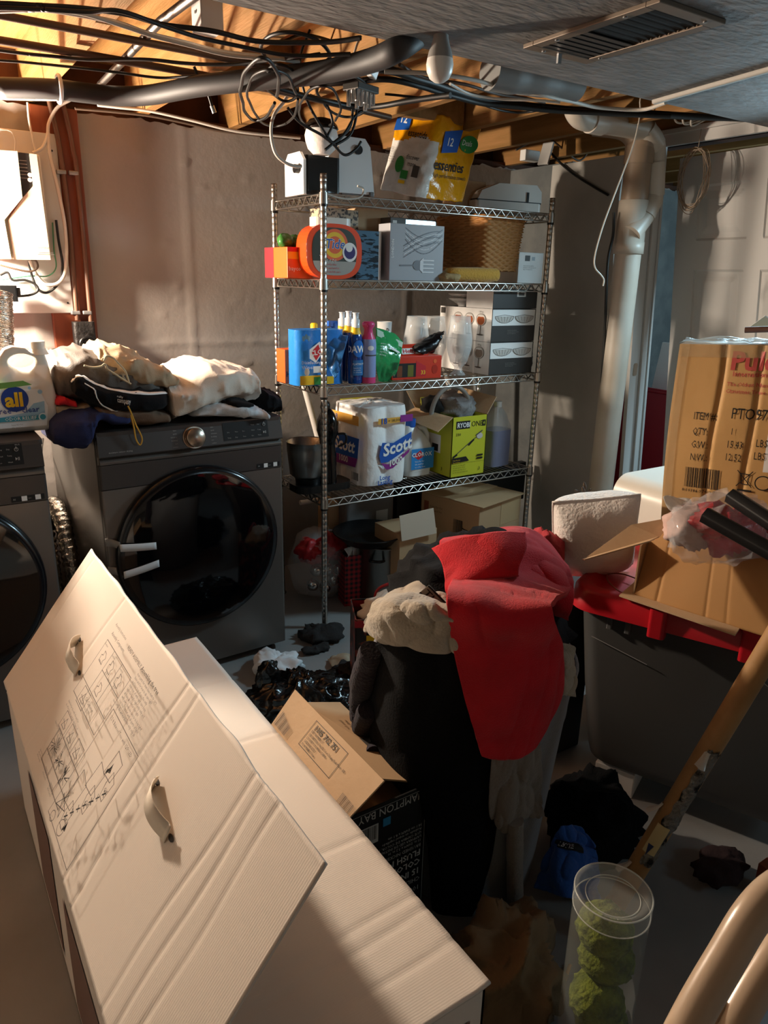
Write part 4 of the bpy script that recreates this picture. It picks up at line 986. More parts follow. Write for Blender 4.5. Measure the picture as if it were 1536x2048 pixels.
# bleach jug
def jug(name, label, cat, loc, H, W, Dp, m, capm, rz=0, liquid=None, hole=True):
    t = thing(name, label, cat, loc, rz)
    def body_(u, v):
        a = 2*math.pi*u; c, s_ = math.cos(a), math.sin(a)
        e = .55; x = math.copysign(abs(c)**e, c); y = math.copysign(abs(s_)**e, s_)
        z = v*H*.88
        k = 1 if v < .58 else 1-.68*((v-.58)/.42)**1.5
        k2 = min(1, .93+v*6*.07)
        sh = .0 if v < .5 else W*.20*((v-.5)/.5)**1.3
        return V((x*W/2*k*k2-sh, y*Dp/2*k*k2, z))
    b = B(); b.grid(48, 40, body_, cu=True); b.add([body_(i/48, 0) for i in range(48)], [tuple(range(48))[::-1]]); o = b.build('body', m, t)
    nx = -W*.20
    b = B(); b.cyl((nx, 0, H*.86), (nx, 0, H), W*.16, n=24); b.build('cap', capm, t, bevel=.002)
    b = B(); b.tube(curve([(nx+W*.08, 0, H*.84), (W*.25, 0, H*.82), (W*.42, 0, H*.70), (W*.44, 0, H*.52)], 20), Dp*.13, 12); b.build('handle', m, t)
    return t
p = at(838, 900, Y=2.76); H = at(832, 838, Y=2.76).z-S4
t = jug('bleach_jug', 'white bleach jug with blue label right of the toilet paper', 'jug', (p.x-.01, 2.78, S4), H, .15, .11, whitep, blue)
D = Decal(lambda x, y, l: V((x, -.0565-l*3, y)), .0006, seg=6); D.rect(-.06, .035, .07, H*.5, mat('label_blue', '#2f86c8', .35)); D.poly([(-.05, H*.38), (-.01, H*.47), (.012, H*.36), (-.02, H*.30)], red); D.text('CLOROX', -.06, H*.36, .02, white, bold=.03); D.lines(-.04, H*.26, .05, 4, .008, white); D.build('label', t)
# tool box (yellow-green) with open flaps
c0 = at(934, 952, Y=2.63); c0.z = S4; cl_ = V((c0.x, c0.y, S4)); x0 = at(903, 900, Y=2.62).x; x1 = at(970, 900, Y=2.62).x
H = at(903, 836, Y=2.62).z-S4; W = x1-x0; Dp = .30
t = thing('tool_box_carton', 'yellow-green open carton with a pictured cordless tool', 'box', ((x0+x1)/2, 2.62+Dp/2, S4), 0)
lime = mat('carton_lime', '#c3c22e', .5); hx, hy = W/2, Dp/2
b = B(); b.box((-hx, -hy, 0), (hx, hy, .003)); b.box((-hx, -hy, 0), (hx, -hy+.003, H)); b.box((-hx, hy-.003, 0), (hx, hy, H)); b.box((-hx, -hy, 0), (-hx+.003, hy, H)); b.box((hx-.003, -hy, 0), (hx, hy, H)); b.build('body', lime, t)
b = B(); b.plate([(-hx, hy, H), (-hx, -hy, H), (-hx-.10, -hy-.02, H-.055), (-hx-.10, hy, H-.03)], .003); b.build('flap', kraft, t)
b = B(); b.plate([(hx, -hy, H), (hx, hy, H), (hx+.07, hy-.01, H+.085), (hx+.07, -hy+.02, H+.075)], .003); b.build('flap', kraft, t)
b = B(); b.plate([(-hx, hy, H), (hx, hy, H), (hx, hy+.015, H+.08), (-hx-.05, hy+.015, H+.09)], .003); b.build('flap', kraft, t)
f0, f1 = faces(hx, hy); W = hx*2
D = Decal(f0, .0006); D.rect(W*.10, H*.80, W*.50, H*.93, ink); D.text('RYOBI', W*.13, H*.825, H*.08, white, bold=.03, sx=.85); D.text('ONE', W*.54, H*.825, H*.09, ink, sx=.9); D.rect(W*.86, H*.82, W*.96, H*.92, ink); D.rect(W*.89, H*.86, W*.93, H*.88, lime); D.rect(W*.905, H*.84, W*.917, H*.90, lime)
D.text('330', W*.10, H*.69, H*.05, ink); D.line([(W*.08, H*.36), (W*.55, H*.58), (W*.8, H*.68)], .004, inkg); D.line([(W*.5, H*.53), (W*.62, H*.60)], .009, ink); D.ell(W*.80, H*.66, W*.09, H*.05, pg); D.line([(W*.7, H*.68), (W*.86, H*.74)], .006, inkg); D.line([(W*.06, H*.35), (W*.14, H*.38)], .010, ink)
D.poly([(W*.02, H*.24), (W*.52, H*.26), (W*.42, H*.34), (W*.02, H*.33)], ink); D.lines(W*.05, H*.28, W*.35, 2, H*.022, yellow); D.rect(W*.74, H*.27, W*.92, H*.30, ink); D.rect(W*.74, H*.32, W*.92, H*.35, ink); D.line([(.003, H*.235), (W, H*.235)], .001, ink); D.lines(W*.05, H*.19, W*.7, 4, H*.022, ink); D.text('3', W*.8, H*.08, H*.06, ink); D.build('front_print', t)
D = Decal(f1, .0006); D.rect(.02, H*.36, Dp*.72, H*.66, white); D.ell(Dp*.3, H*.52, Dp*.16, H*.1, pg); D.rect(Dp*.5, H*.38, Dp*.66, H*.5, ink); D.text('3', Dp*.75, H*.08, H*.06, ink); D.lines(.02, H*.26, Dp*.6, 3, H*.025, ink); D.build('side_print', t)
ox = (x0+x1)/2; oy = 2.62+hy; zt = S4+H
hosep = [V((ox-.02+.105*math.cos(a), oy-.03-.02*math.cos(a), zt-.02+.145*math.sin(a))) for a in [math.pi*(-.10+1.15*i/30) for i in range(31)]]
b = B(); b.tube(hosep, .011, 12); solo(b, 'hose', 'grey hose arching out of the yellow-green carton', 'hose', mat('hose_grey', '#9a958e', .5))
b = lump((ox+.035, oy+.01, zt+.01), (.085, .09, .075), .022, 14, 5, n=44); solo(b, 'cloth', 'crumpled grey cloth stuffed inside the yellow-green carton', 'cloth', mat('cloth_grey', '#8a8482', .95, bump=.3, bscale=100))
b = lump((ox-.075, oy+.05, zt+.015), (.06, .06, .05), .015, 16, 6, n=30); solo(b, 'black_pouch', 'black pouch at the back left inside the yellow-green carton', 'pouch', mat('pouch_black', '#171412', .8))
t = thing('small_bottle', 'small green-necked bottle standing at the carton back corner', 'bottle', (ox-.09, oy+.10, S4), 0)
b = B(); b.lathe([(.03, 0), (.03, H*.8), (.014, H*1.0), (.014, H*1.12)], n=20); b.lathe([(.018, H*1.1), (.018, H*1.2)], n=16); b.build('bottle', mat('bottle_olive', '#7c7a2c', .3), t)
# blue fluid jug
p = at(992, 900, Y=2.72); H = at(990, 812, Y=2.72).z-S4
t = thing('fluid_jug', 'clear jug half full of blue fluid at the right end of the lowest shelf', 'jug', (p.x+.01, 2.74, S4), math.radians(8))
W = .145; Dp = .11
def jb(k0, top, g=1.0):
    def f(u, v):
        a = 2*math.pi*u; c, s_ = math.cos(a), math.sin(a); x = math.copysign(abs(c)**.5, c); y = math.copysign(abs(s_)**.5, s_)
        q = k0+(top-k0)*v; k = 1 if q < .62 else 1-.76*((q-.62)/.38)**1.2
        return V((x*W/2*k*g, y*Dp/2*k*g, q*H))
    return f
b = B(); b.grid(40, 10, jb(0, .60, .99), cu=True); b.add([jb(0, .6, .99)(i/40, 1) for i in range(40)], [tuple(range(40))]); b.build('fluid', mat('fluid_blue', '#243f8f', .2, alpha=.93), t)
b = B(); b.grid(40, 30, jb(0, 1), cu=True); b.tube(curve([(W*.15, 0, H*.9), (W*.42, 0, H*.8), (W*.5, 0, H*.6), (W*.49, 0, H*.2)], 20), .013, 10); b.build('body', mat('jug_clear', '#dcdad8', .25, alpha=.30), t)
b = B(); b.cyl((0, 0, H*.97), (0, 0, H*1.06), .02, n=18); b.build('cap', whitep, t)
# step ladder rails behind the rack
lad = mat('ladder_white', '#c9c3bc', .45)
t = thing('step_ladder', 'pale folded step ladder leaning behind the wire shelf', 'ladder', (2.0, 3.2, 0), None)
for (pa, pb) in (((608, 770), (640, 890)), ((893, 750), (958, 985)), ((946, 752), (968, 985))):
    b = B(); A, C_ = at(*pa, Y=3.17), at(*pb, Y=3.12); d = (C_-A); C_ = A+d*((.02-A.z)/d.z); A = A-d*.3
    b.tube([A, C_], .016, 8); b.build('rail', lad, t)
b = B(); A, C_ = at(600, 990, Y=3.13), at(962, 960, Y=3.13); b.tube([V((A.x, 3.13, .42)), V((C_.x+.05, 3.13, .42))], .013, 8); b.build('rung', lad, t)
# ------------------------------------------------------------------ clothes on the dryer, detergent jug
def bolster(st, yf, yb, name, label, cat, m, wr=.012, sc=9, seed=0, nu=90, nv=48, e=.62, stz=(1, 1, 2.2), lean=0, group=None):
    """a folded garment: stations (photo column, top row, bottom row); section rounded between depths yf and yb"""
    S = []
    for q in st:
        px, t_, b_ = q[:3]; f = q[3] if len(q) > 3 else yf; k = q[4] if len(q) > 4 else yb
        a, c = at(px, t_, Y=f+.06), at(px, b_, Y=f)
        S.append(V((c.x, a.z, c.z))); S[-1] = (S[-1], f, k)
    P3 = [s[0] for s in S]; PF = [V((s[1], s[2], 0)) for s in S]
    def fn(u, v):
        g = cr(P3, u); d = cr(PF, u); a = 2*math.pi*v
        cap = min(1, (min(u, 1-u)/.10)) ; cap = math.sqrt(max(0, 1-(1-cap)**2))*.97+.03
        zc, hz = (g.y+g.z)/2, max(.004, (g.y-g.z)/2)*cap; yc, hy = (d.x+d.y)/2, (d.y-d.x)/2*(.45+.55*cap)
        c, s_ = math.cos(a), math.sin(a)
        y = yc-hy*math.copysign(abs(c)**e, c); z = zc+hz*math.copysign(abs(s_)**e, s_)
        p = V((g.x, y, z)); n = V((0, y-yc, (z-zc)*hy/hz if hz > 1e-5 else 0))
        n = n.normalized() if n.length > 1e-6 else V((0, 0, 1))
        return p+n*wr*fold(p, sc, seed, stz)
    b = B(); vs = []
    for i in range(nu+1): vs += [fn(i/nu, j/nv) for j in range(nv)]
    fs = [(i*nv+j, i*nv+(j+1) % nv, (i+1)*nv+(j+1) % nv, (i+1)*nv+j) for i in range(nu) for j in range(nv)]
    b.add(vs, fs, 0, True); b.add(vs[:nv], [tuple(range(nv))], 0); b.add(vs[-nv:], [tuple(range(nv))[::-1]], 0)
    o = solo(b, name, label, cat, m, group)
    return o, fn
def fabric(n, c, c2=None, r=.95, bs=260, bp=.15, sh=.03): return mat(n, c, r, spec=.2, bump=bp, bscale=bs, col2=c2, cscale=10, sheen=sh)
navy = fabric('cloth_navy', '#2b3155'); blackc = fabric('cloth_black', '#141315'); beige = fabric('cloth_beige2', '#b09a7e'); whitec = fabric('cloth_white', '#d9cdbf'); brownc = fabric('cloth_brown', '#6a5444')
greyc = fabric('cloth_shine_grey', '#5c554f', r=.6); redc = fabric('cloth_red_small', '#b3222c'); whiteg = fabric('cloth_cool_white', '#c6c9cc', r=.5, bp=.2)
bolster([(106, 866, 880, 2.55, 2.85), (115, 838, 893, 2.52, 2.9), (150, 820, 905, 2.50, 2.95), (185, 816, 903, 2.49, 2.95), (200, 815, 850, 2.50, 2.95), (240, 818, 852, 2.51, 2.95), (275, 830, 850, 2.52, 2.9)], 2.5, 2.95, 'trousers', 'navy garment slumping over the left edge of the dryer top', 'clothes', navy, .010, 8, 1)
bolster([(112, 800, 838, 2.60, 2.9), (140, 805, 832, 2.58, 2.95), (190, 800, 828, 2.56, 2.95)], 2.58, 2.95, 'shirt', 'beige garment corner between the red and the navy clothes', 'clothes', beige, .008, 9, 2)
bolster([(190, 806, 828, 2.53, 2.95), (240, 808, 852, 2.52, 3.0), (300, 812, 853, 2.52, 3.0), (352, 822, 850, 2.53, 2.95)], 2.52, 2.95, 'sweatpants', 'brown sweatpants under the striped track pants, yellow drawstring hanging', 'clothes', brownc, .009, 9, 3)
bolster([(112, 795, 815, 2.58, 2.75), (130, 790, 815, 2.56, 2.8), (158, 798, 816, 2.55, 2.8)], 2.56, 2.8, 'shorts', 'small red garment peeking out left of the pile', 'clothes', redc, .008, 14, 4)
bolster([(108, 745, 775, 2.64, 2.9), (120, 730, 800, 2.60, 3.0), (150, 715, 812, 2.57, 3.05), (190, 705, 815, 2.56, 3.08), (240, 715, 815, 2.56, 3.05), (300, 740, 815, 2.57, 3.0), (345, 762, 812, 2.6, 2.95)], 2.58, 3.0, 'jacket', 'dark grey nylon jacket folded on the left of the dryer pile', 'clothes', greyc, .014, 8, 5)
o, fpant = bolster([(145, 762, 785, 2.545, 2.8), (165, 748, 800, 2.52, 2.85), (205, 758, 822, 2.515, 2.85), (250, 772, 830, 2.51, 2.85), (300, 775, 828, 2.51, 2.85), (350, 768, 825, 2.53, 2.85)], 2.52, 2.85, 'track_pants', 'black track pants with white side stripe folded across the dryer front', 'clothes', blackc, .010, 8, 6)
oc = o.location.copy()
def strip(fn, o, path, w, m, name, twist=0, lift=.002):
    b = B(); n = 40; pts = [cr([V((a, c, 0)) for a, c in path], i/n) for i in range(n+1)]; vs = []
    for i, q in enumerate(pts):
        for s in (-1, 1):
            vv = q.y+s*w; p = fn(q.x, vv); e = fn(q.x, vv+.01)-p; du = fn(min(q.x+.01, 1), vv)-fn(max(q.x-.01, 0), vv); nn = e.cross(du); nn = nn.normalized() if nn.length > 1e-9 else V((0, -1, 0))
            if nn.y > 0: nn = -nn
            vs.append(p+nn*lift-o.location)
    b.add(vs, [(2*i, 2*i+1, 2*i+3, 2*i+2) for i in range(n)], 0, True)
    return b.build(name, m, o, solid=.0012, off=0)
CUR['world'] = False
strip(fpant, o, [(.04, .10), (.2, .13), (.4, .10), (.6, .085), (.8, .075), (.97, .08)], .018, white, 'side_stripe')
strip(fpant, o, [(.25, .05), (.33, .02), (.42, -.07), (.55, -.09)], .008, white, 'drawcord')
D = Decal(lambda x, y, l: fpant(.52+x, .02+y*.5)-oc+V((0, -.003-l*4, 0)), .0006); D.text('rally', .02, .0, .035, white, sx=.6); D.text('company', .02, -.045, .035, white, sx=.6); D.b.build('lettering', D.mats, o)
CUR['world'] = True
bolster([(190, 722, 738, 2.62, 2.85), (212, 702, 765, 2.58, 2.95), (255, 694, 775, 2.56, 3.02), (300, 712, 775, 2.56, 3.02), (340, 735, 775, 2.57, 3.0), (368, 760, 776, 2.6, 2.9)], 2.58, 2.95, 'khaki_pants', 'beige drawstring pants topmost on the left of the dryer pile', 'clothes', beige, .016, 9, 7)
for pts, lab in (([(168, 731), (185, 735), (202, 733), (210, 728), (215, 738), (230, 748), (245, 758), (262, 768)], 'cream drawstring lying on the beige pants, longer one'), ([(208, 722), (214, 712), (226, 716), (236, 726), (250, 742), (258, 764)], 'cream drawstring loop lying on the beige pants')):
    cab([at(x, y, Y=2.535) for x, y in pts], .0032, 'drawstring', lab, mat('string_cream', '#cdbb98', .9), 'drawstring')
bolster([(342, 772, 800, 2.55, 2.8), (355, 768, 846, 2.53, 2.9), (380, 760, 842, 2.52, 3.0), (430, 735, 825, 2.53, 3.05), (470, 730, 812, 2.55, 3.05), (505, 738, 805, 2.56, 3.0), (532, 740, 798, 2.58, 2.9)], 2.54, 3.0, 'white_shirt', 'crumpled off-white shirt folded on the right of the dryer pile', 'clothes', whitec, .014, 8, 8, e=.7)
bolster([(388, 822, 838, 2.53, 2.9), (420, 808, 838, 2.52, 2.95), (470, 800, 840, 2.51, 2.95), (515, 806, 842, 2.50, 2.9), (548, 828, 842, 2.495, 2.8)], 2.52, 2.95, 'white_tee', 'cool white tee spreading under the off-white shirt, hem at the dryer front', 'clothes', whiteg, .010, 9, 9)
bolster([(448, 800, 818, 2.535, 2.7), (480, 795, 818, 2.50, 2.7), (512, 802, 812, 2.52, 2.7)], 2.52, 2.7, 'sock', 'black sock between the two white shirts', 'clothes', blackc, .006, 14, 10)
bolster([(520, 790, 835, 2.62, 2.95), (540, 778, 832, 2.60, 3.0), (568, 786, 826, 2.62, 2.95)], 2.6, 3.0, 'sweater', 'black sweater bunched at the far right of the dryer top', 'clothes', blackc, .012, 9, 11)
cab([at(x, y, Y=2.482) for x, y in ((256, 812), (262, 825), (272, 850), (284, 876), (280, 890), (272, 878), (268, 855), (262, 830))], .0026, 'drawstring', 'yellow drawstring loop hanging over the dryer control panel', mat('string_yellow', '#c8963a', .9), 'drawstring')
# detergent jug on the washer
p = at(50, 868, Y=2.62); Z0 = .985
t = thing('detergent_jug', 'white laundry detergent jug with round blue logo on the washer', 'jug', (p.x-.02, 2.66, Z0), 0)
jm = mat('jug_white', '#e6e3da', .3); cx = p.x-.02
yf = 2.66; H = at(75, 683, Y=2.66).z-Z0; xr = at(111, 830, Y=2.62).x-cx
def jp(px, py): q = at(px, py, Y=2.66); return q.x-cx, max(0, q.z-Z0)
out = [jp(*q) for q in ((112, 830), (109, 790), (100, 755), (94, 725), (88, 708), (60, 704), (48, 694), (22, 691), (6, 697), (-4, 712), (-10, 735), (-26, 760), (-34, 800), (-36, 840), (-34, 868), (20, 872), (80, 870), (108, 862))]
hc_ = jp(42, 722); hrx, hrz = .040, .023
def ray_out(a):
    d = V((math.cos(a), math.sin(a))); o_ = V(hc_); best = .01
    for i in range(len(out)):
        p1, p2 = V(out[i]), V(out[(i+1) % len(out)]); e = p2-p1; den = d.x*e.y-d.y*e.x
        if abs(den) < 1e-12: continue
        w = p1-o_; s_ = (w.x*e.y-w.y*e.x)/den; q = (w.x*d.y-w.y*d.x)/den
        if s_ > 0 and -1e-6 <= q <= 1+1e-6: best = max(best, s_)
    return best
NA = 96; b = B(); rings = []
for k in range(NA):
    a = 2*math.pi*k/NA; d = (math.cos(a), math.sin(a)); ri = 1/math.sqrt((d[0]/hrx)**2+(d[1]/hrz)**2); ro = ray_out(a)
    th = lambda z: .062 if z < H*.55 else .062-.036*min(1, (z-H*.55)/(H*.2))
    pr = []
    for f, g in ((0, .35), (.04, .75), (.10, .95), (.2, 1), (.8, 1), (.90, .95), (.97, .75), (1, .4)):
        r_ = ri+(ro-ri)*f; z = hc_[1]+d[1]*r_; pr.append((hc_[0]+d[0]*r_, z, th(z)*g))
    rings.append([V((x, -y, z)) for x, z, y in pr]+[V((x, y, z)) for x, z, y in reversed(pr)])
M_ = len(rings[0]); b.add([v for r_ in rings for v in r_], [(k*M_+j, k*M_+(j+1) % M_, ((k+1) % NA)*M_+(j+1) % M_, ((k+1) % NA)*M_+j) for k in range(NA) for j in range(M_)], 0, True)
b.build('body', jm, t)
nx = at(73, 700, Y=2.66).x-cx
b = B(); b.lathe([(.032, H*.86), (.026, H*.90), (.022, H*.95)], (nx+.004, 0, 0), n=28); b.build('neck', jm, t)
b = B(); b.lathe([(.024, H*.92), (.024, H), (.022, H*1.005)], (nx+.004, 0, 0), n=30); b.build('cap', jm, t, bevel=.001)
def jf(x, y, l): return V((x, -.0635-l*4, y))
D = Decal(jf, .0006, seg=8)
pale = mat('label_pale', '#d7e4ec', .35); teal = mat('label_teal', '#2f93a8', .35); lblue = mat('label_lblue', '#9cc4dc', .35); dblue = mat('label_dblue', '#1c3f94', .35)
D.poly([(-xr*.9, H*.08), (xr*.72, H*.08), (xr*.80, H*.3), (xr*.62, H*.5), (-xr*.9, H*.52)], mat('label_white', '#eef0f0', .3)); D.poly([(-xr*.5, H*.2), (xr*.2, H*.24), (xr*.45, H*.34), (xr*.72, H*.36), (xr*.70, H*.2), (xr*.2, H*.16)], lblue)
lx = at(29, 798, Y=2.60).x-cx; lz = at(29, 798, Y=2.60).z-Z0
D.ell(lx, lz, .040, .040, dblue, 36); D.text('all', lx-.002, lz-.022, .044, yellow, 'CENTER', bold=.05)
D.poly([(-xr*.9, H*.50), (lx+.055, H*.55), (lx+.03, H*.60), (-xr*.9, H*.57)], mat('label_green', '#6f9f4e', .35)); D.text('free + clear', lx+.005, H*.245, .019, dblue, 'CENTER', bold=.01)
D.rect(-xr*.9, H*.155, lx+.075, H*.205, teal); D.text('ODOR RELIEF', lx+.01, H*.165, .011, white, 'CENTER'); D.ell(lx+.075, H*.185, .013, .013, pale); D.ell(lx+.075, H*.185, .009, .009, teal)
D.ell(lx+.075, H*.47, .007, .007, lblue); D.ell(lx+.075, H*.28, .008, .006, lblue); D.ell(lx+.045, H*.52, .005, .005, lblue); D.lines(lx-.02, H*.11, lx+.03, 2, .005, mat('ink_pale', '#8a867e', .5))
D.build('label', t)
t = thing('red_container', 'red container behind the white jug, widened out of view to shade the floor', 'container', (cx-.10, 2.95, .985), 0)
b = B(); b.rbox((-.52, -.36, 0), (-.03, .02, .262), .05); b.build('body', mat('plastic_red', '#c4202b', .35), t, bevel=.02); b = B(); b.lathe([(.05, 0), (.05, .17), (.03, .20), (.03, .235)], n=24); b.build('spout', mat('plastic_red', '#c4202b', .35), t)  # body widened out of view to keep lamp light off the floor
# ------------------------------------------------------------------ under the shelf and on the floor behind
ck2 = mat('kraft_darker', '#b0906c', .8)
# carton (brown) raised on a stack
q = [at(884, 1085, Y=2.58), at(960, 1085, Y=2.52), at(1036, 1075, Y=2.62)]
zt = at(962, 1012, Y=2.52).z
t = thing('shipping_carton', 'brown shipping carton with taped top behind the red towel', 'box', (2.33, 2.72, 0), math.radians(14))
zb = .02; W, Dp, H = .36, .36, zt
b = B(); b.box((-W/2, -Dp/2, zb), (W/2, Dp/2, H)); b.build('body', ck2, t, bevel=.003)
f0, f1 = pf((-W/2, -Dp/2, zb), (1, 0, 0), (0, 0, 1)), pf((-W/2, Dp/2, zb), (0, -1, 0), (0, 0, 1))
D = Decal(f1, .0006); hh = H-zb; D.rect(.02, hh*.72, .05, hh*.92, mat('ink_brick', '#8a4a32', .6)); D.lines(.06, hh*.86, .2, 2, .012, mat('ink_brown', '#5f452d', .6)); D.bars(.21, hh*.60, .26, hh*.80, ink, 9); D.text('301', .29, hh*.55, .04, ink, rot=80); D.lines(.15, hh*.6, .2, 3, .008, ink); D.build('side_print', t)
b = B(); b.plate([(-W/2-.002, -Dp/2-.02, H+.004), (W/2+.002, -Dp/2-.02, H+.004), (W/2+.002, .0, H+.004), (-W/2-.002, 0, H+.004)], .003); b.plate([(-W/2-.002, .003, H+.004), (W/2+.002, .003, H+.004), (W/2+.002, Dp/2+.01, H+.004), (-W/2-.002, Dp/2+.01, H+.004)], .003); b.build('top_flap', ck2, t)
b = B(); b.box((-W/2, -.03, H+.0045), (W/2+.003, .035, H+.006)); b.box((.0, -Dp/2-.0015, H*.72), (W/2-.02, -Dp/2-.0005, H-.01)); b.build('tape', mat('tape_tan', '#b99a72', .3), t)
b = B(); P4 = [at(*v, Y=2.52) for v in ((803, 1082), (798, 1032), (866, 1016), (872, 1066))]; b.plate(P4, .004); bb_ = B(); 
t = thing('white_carton', 'white-sided open carton left of the brown shipping carton', 'box', (P4[0].x+.1, 2.62, 0), None)
b.build('flap', mat('card_white', '#c9b9a5', .7), t); bb_.box((P4[0].x+.005, 2.54, .01), (P4[3].x+.02, 2.75, P4[0].z+.02)); bb_.build('body', ck2, t)
D = Decal(pf(P4[0]+V((0, -.001, 0)), P4[3]-P4[0], P4[1]-P4[0]), .0006); D.text('Thank you', .05, .07, .014, inkg, shear=.2); D.build('print', t)
# long dark frame, grey bin, tan box
P5 = [at(*v, Y=2.95) for v in ((790, 1000), (1045, 962))]
b = B(); b.box((P5[0].x, 2.93, .30), (P5[1].x, 2.97, .52)); solo(b, 'picture_frame', 'black flat frame standing behind the brown carton', 'frame', mat('frame_black', '#121110', .4), bevel=.004)
x0, x1, zt = ext(690, 785, 990, 2.93, 1000)
t = thing('storage_bin', 'grey storage bin with a pale label under the rack', 'bin', ((x0+x1)/2, 3.01, 0), 0); w = (x1-x0)/2
b = B(); b.rbox((-w, -.09, 0), (w, .08, zt), .02); b.build('body', mat('bin_grey', '#6c6a68', .5), t, bevel=.004); D = Decal(pf((-w, -.0905, 0), (1, 0, 0), (0, 0, 1)), .0006); D.rect(w*1.25, zt*.70, w*1.75, zt*.82, mat('label_cool', '#b9bfbf', .4)); D.build('label', t)
x0, x1, zt = ext(655, 692, 1002, 3.0, 1010)
carton('cardboard_box', 'tan box beside the grey bin under the rack', 'box', (x0, 2.99, 0), (x1, 3.1, zt), ck2)
# pots
p = at(772, 1110, Y=2.62)
t = thing('stock_pot', 'steel stock pot in the shadow under the rack', 'pot', (p.x+.05, 2.72, 0), 0); H = .30
b = B(); b.lathe([(.11, 0), (.115, .01), (.115, H), (.12, H+.004), (.118, H+.008), (.11, H), (.11, .02)], n=40, cap=False); b.add([V((0, 0, .015))]+[V((.11*math.cos(k*.3142), .11*math.sin(k*.3142), .015)) for k in range(20)], [(0, 1+k, 1+(k+1) % 20) for k in range(20)]); b.build('body', mat('pot_steel', '#8f8a84', .3, 1), t)
b = B(); b.tube(curve([(-.10, -.05, H-.05), (-.13, -.09, H-.04), (-.10, -.12, H-.04), (-.06, -.10, H-.05)], 14), .007, 8); b.build('handle', blackp, t)
t = thing('black_pan', 'wide black pan resting on the steel pot', 'pan', (p.x-.03, 2.72, .312), 0)
b = B(); b.lathe([(.09, 0), (.12, .012), (.165, .055), (.172, .058), (.165, .062), (.115, .02), (.001, .010)], n=44, cap=False); b.build('pan', mat('pan_black', '#0e0e0f', .4), t)
# bag of ornaments
b = lump((1.57, 2.93, .17), (.15, .13, .18), .016, 9, 12, n=52); t = thing('ornament_bag', 'clear plastic bag of ornaments with red bows by the dryer', 'bag', (1.57, 2.93, 0), None)
b.build('film', film, t)
redm = mat('bow_red', '#b81e24', .45, bump=.3, bscale=40); silver = mat('ornament_silver', '#b9b4ae', .12, 1)
for k, (x, y, z, rx) in enumerate(((1.50, 2.88, .27, .07), (1.60, 2.87, .28, .075), (1.55, 2.93, .22, .08), (1.64, 2.93, .23, .06))):
    b = lump((x, y, z), (rx, .06, .045), .02, 16, 20+k, n=28); o = b.build('bow', redm, t)
for k, (x, y, z) in enumerate(((1.49, 2.85, .10), (1.55, 2.84, .08), (1.61, 2.86, .10), (1.52, 2.87, .16), (1.58, 2.86, .155), (1.66, 2.90, .13))):
    b = B(); b.lathe([(.03*math.sin(math.pi*i/12)+.0004, -.03*math.cos(math.pi*i/12)) for i in range(13)], (x, y, z), n=20, cap=False); b.build('ornament', silver, t)
# plaid gift bag
plm = bpy.data.materials.new('buffalo_plaid'); plm.use_nodes = True; nt = plm.node_tree; bs = nt.nodes['Principled BSDF']; tc = nt.nodes.new('ShaderNodeTexCoord'); sp = nt.nodes.new('ShaderNodeSeparateXYZ'); nt.links.new(tc.outputs['Object'], sp.inputs[0])
def band(o_):
    a = nt.nodes.new('ShaderNodeMath'); a.operation = 'MULTIPLY'; a.inputs[1].default_value = 42; nt.links.new(o_, a.inputs[0]); c = nt.nodes.new('ShaderNodeMath'); c.operation = 'FRACT'; nt.links.new(a.outputs[0], c.inputs[0]); d = nt.nodes.new('ShaderNodeMath'); d.operation = 'GREATER_THAN'; d.inputs[1].default_value = .5; nt.links.new(c.outputs[0], d.inputs[0]); return d.outputs[0]
ad = nt.nodes.new('ShaderNodeMath'); ad.operation = 'ADD'; sm_ = nt.nodes.new('ShaderNodeMath'); sm_.operation = 'ADD'; nt.links.new(sp.outputs[0], sm_.inputs[0]); nt.links.new(sp.outputs[1], sm_.inputs[1])
nt.links.new(band(sm_.outputs[0]), ad.inputs[0]); nt.links.new(band(sp.outputs[2]), ad.inputs[1]); dv = nt.nodes.new('ShaderNodeMath'); dv.operation = 'DIVIDE'; dv.inputs[1].default_value = 2; nt.links.new(ad.outputs[0], dv.inputs[0]); rp = nt.nodes.new('ShaderNodeValToRGB'); rp.color_ramp.elements[0].color = rgb('#b01c26'); rp.color_ramp.elements[1].color = rgb('#120a0b'); nt.links.new(dv.outputs[0], rp.inputs[0]); nt.links.new(rp.outputs[0], bs.inputs['Base Color'])
t = thing('gift_bag', 'red and black plaid gift bag behind the rack post', 'bag', (1.70, 2.78, 0), math.radians(-12))
b = B(); H = .255; b.box((-.085, -.05, 0), (.085, -.047, H)); b.box((-.085, .047, 0), (.085, .05, H)); b.box((-.085, -.05, 0), (-.082, .05, H)); b.box((.082, -.05, 0), (.085, .05, H)); b.box((-.085, -.05, 0), (.085, .05, .003)); b.build('bag', plm, t)
b = B()
for k in range(5):
    f = surf([[(-.07+.03*k, -.04+.015*k, H-.06), (-.03+.03*k, -.03+.015*k, H-.06)], [(-.075+.03*k, -.05+.012*k, H+.01), (-.02+.03*k, -.02+.015*k, H+.02)], [(-.09+.035*k, -.06+.02*k, H+.04+.01*(k % 2)), (-.01+.03*k, -.03+.02*k, H+.055)]], .008, 20, k); b.grid(10, 10, f)
b.build('tissue_paper', mat('tissue_white', '#d9d6d2', .7), t, solid=.001)
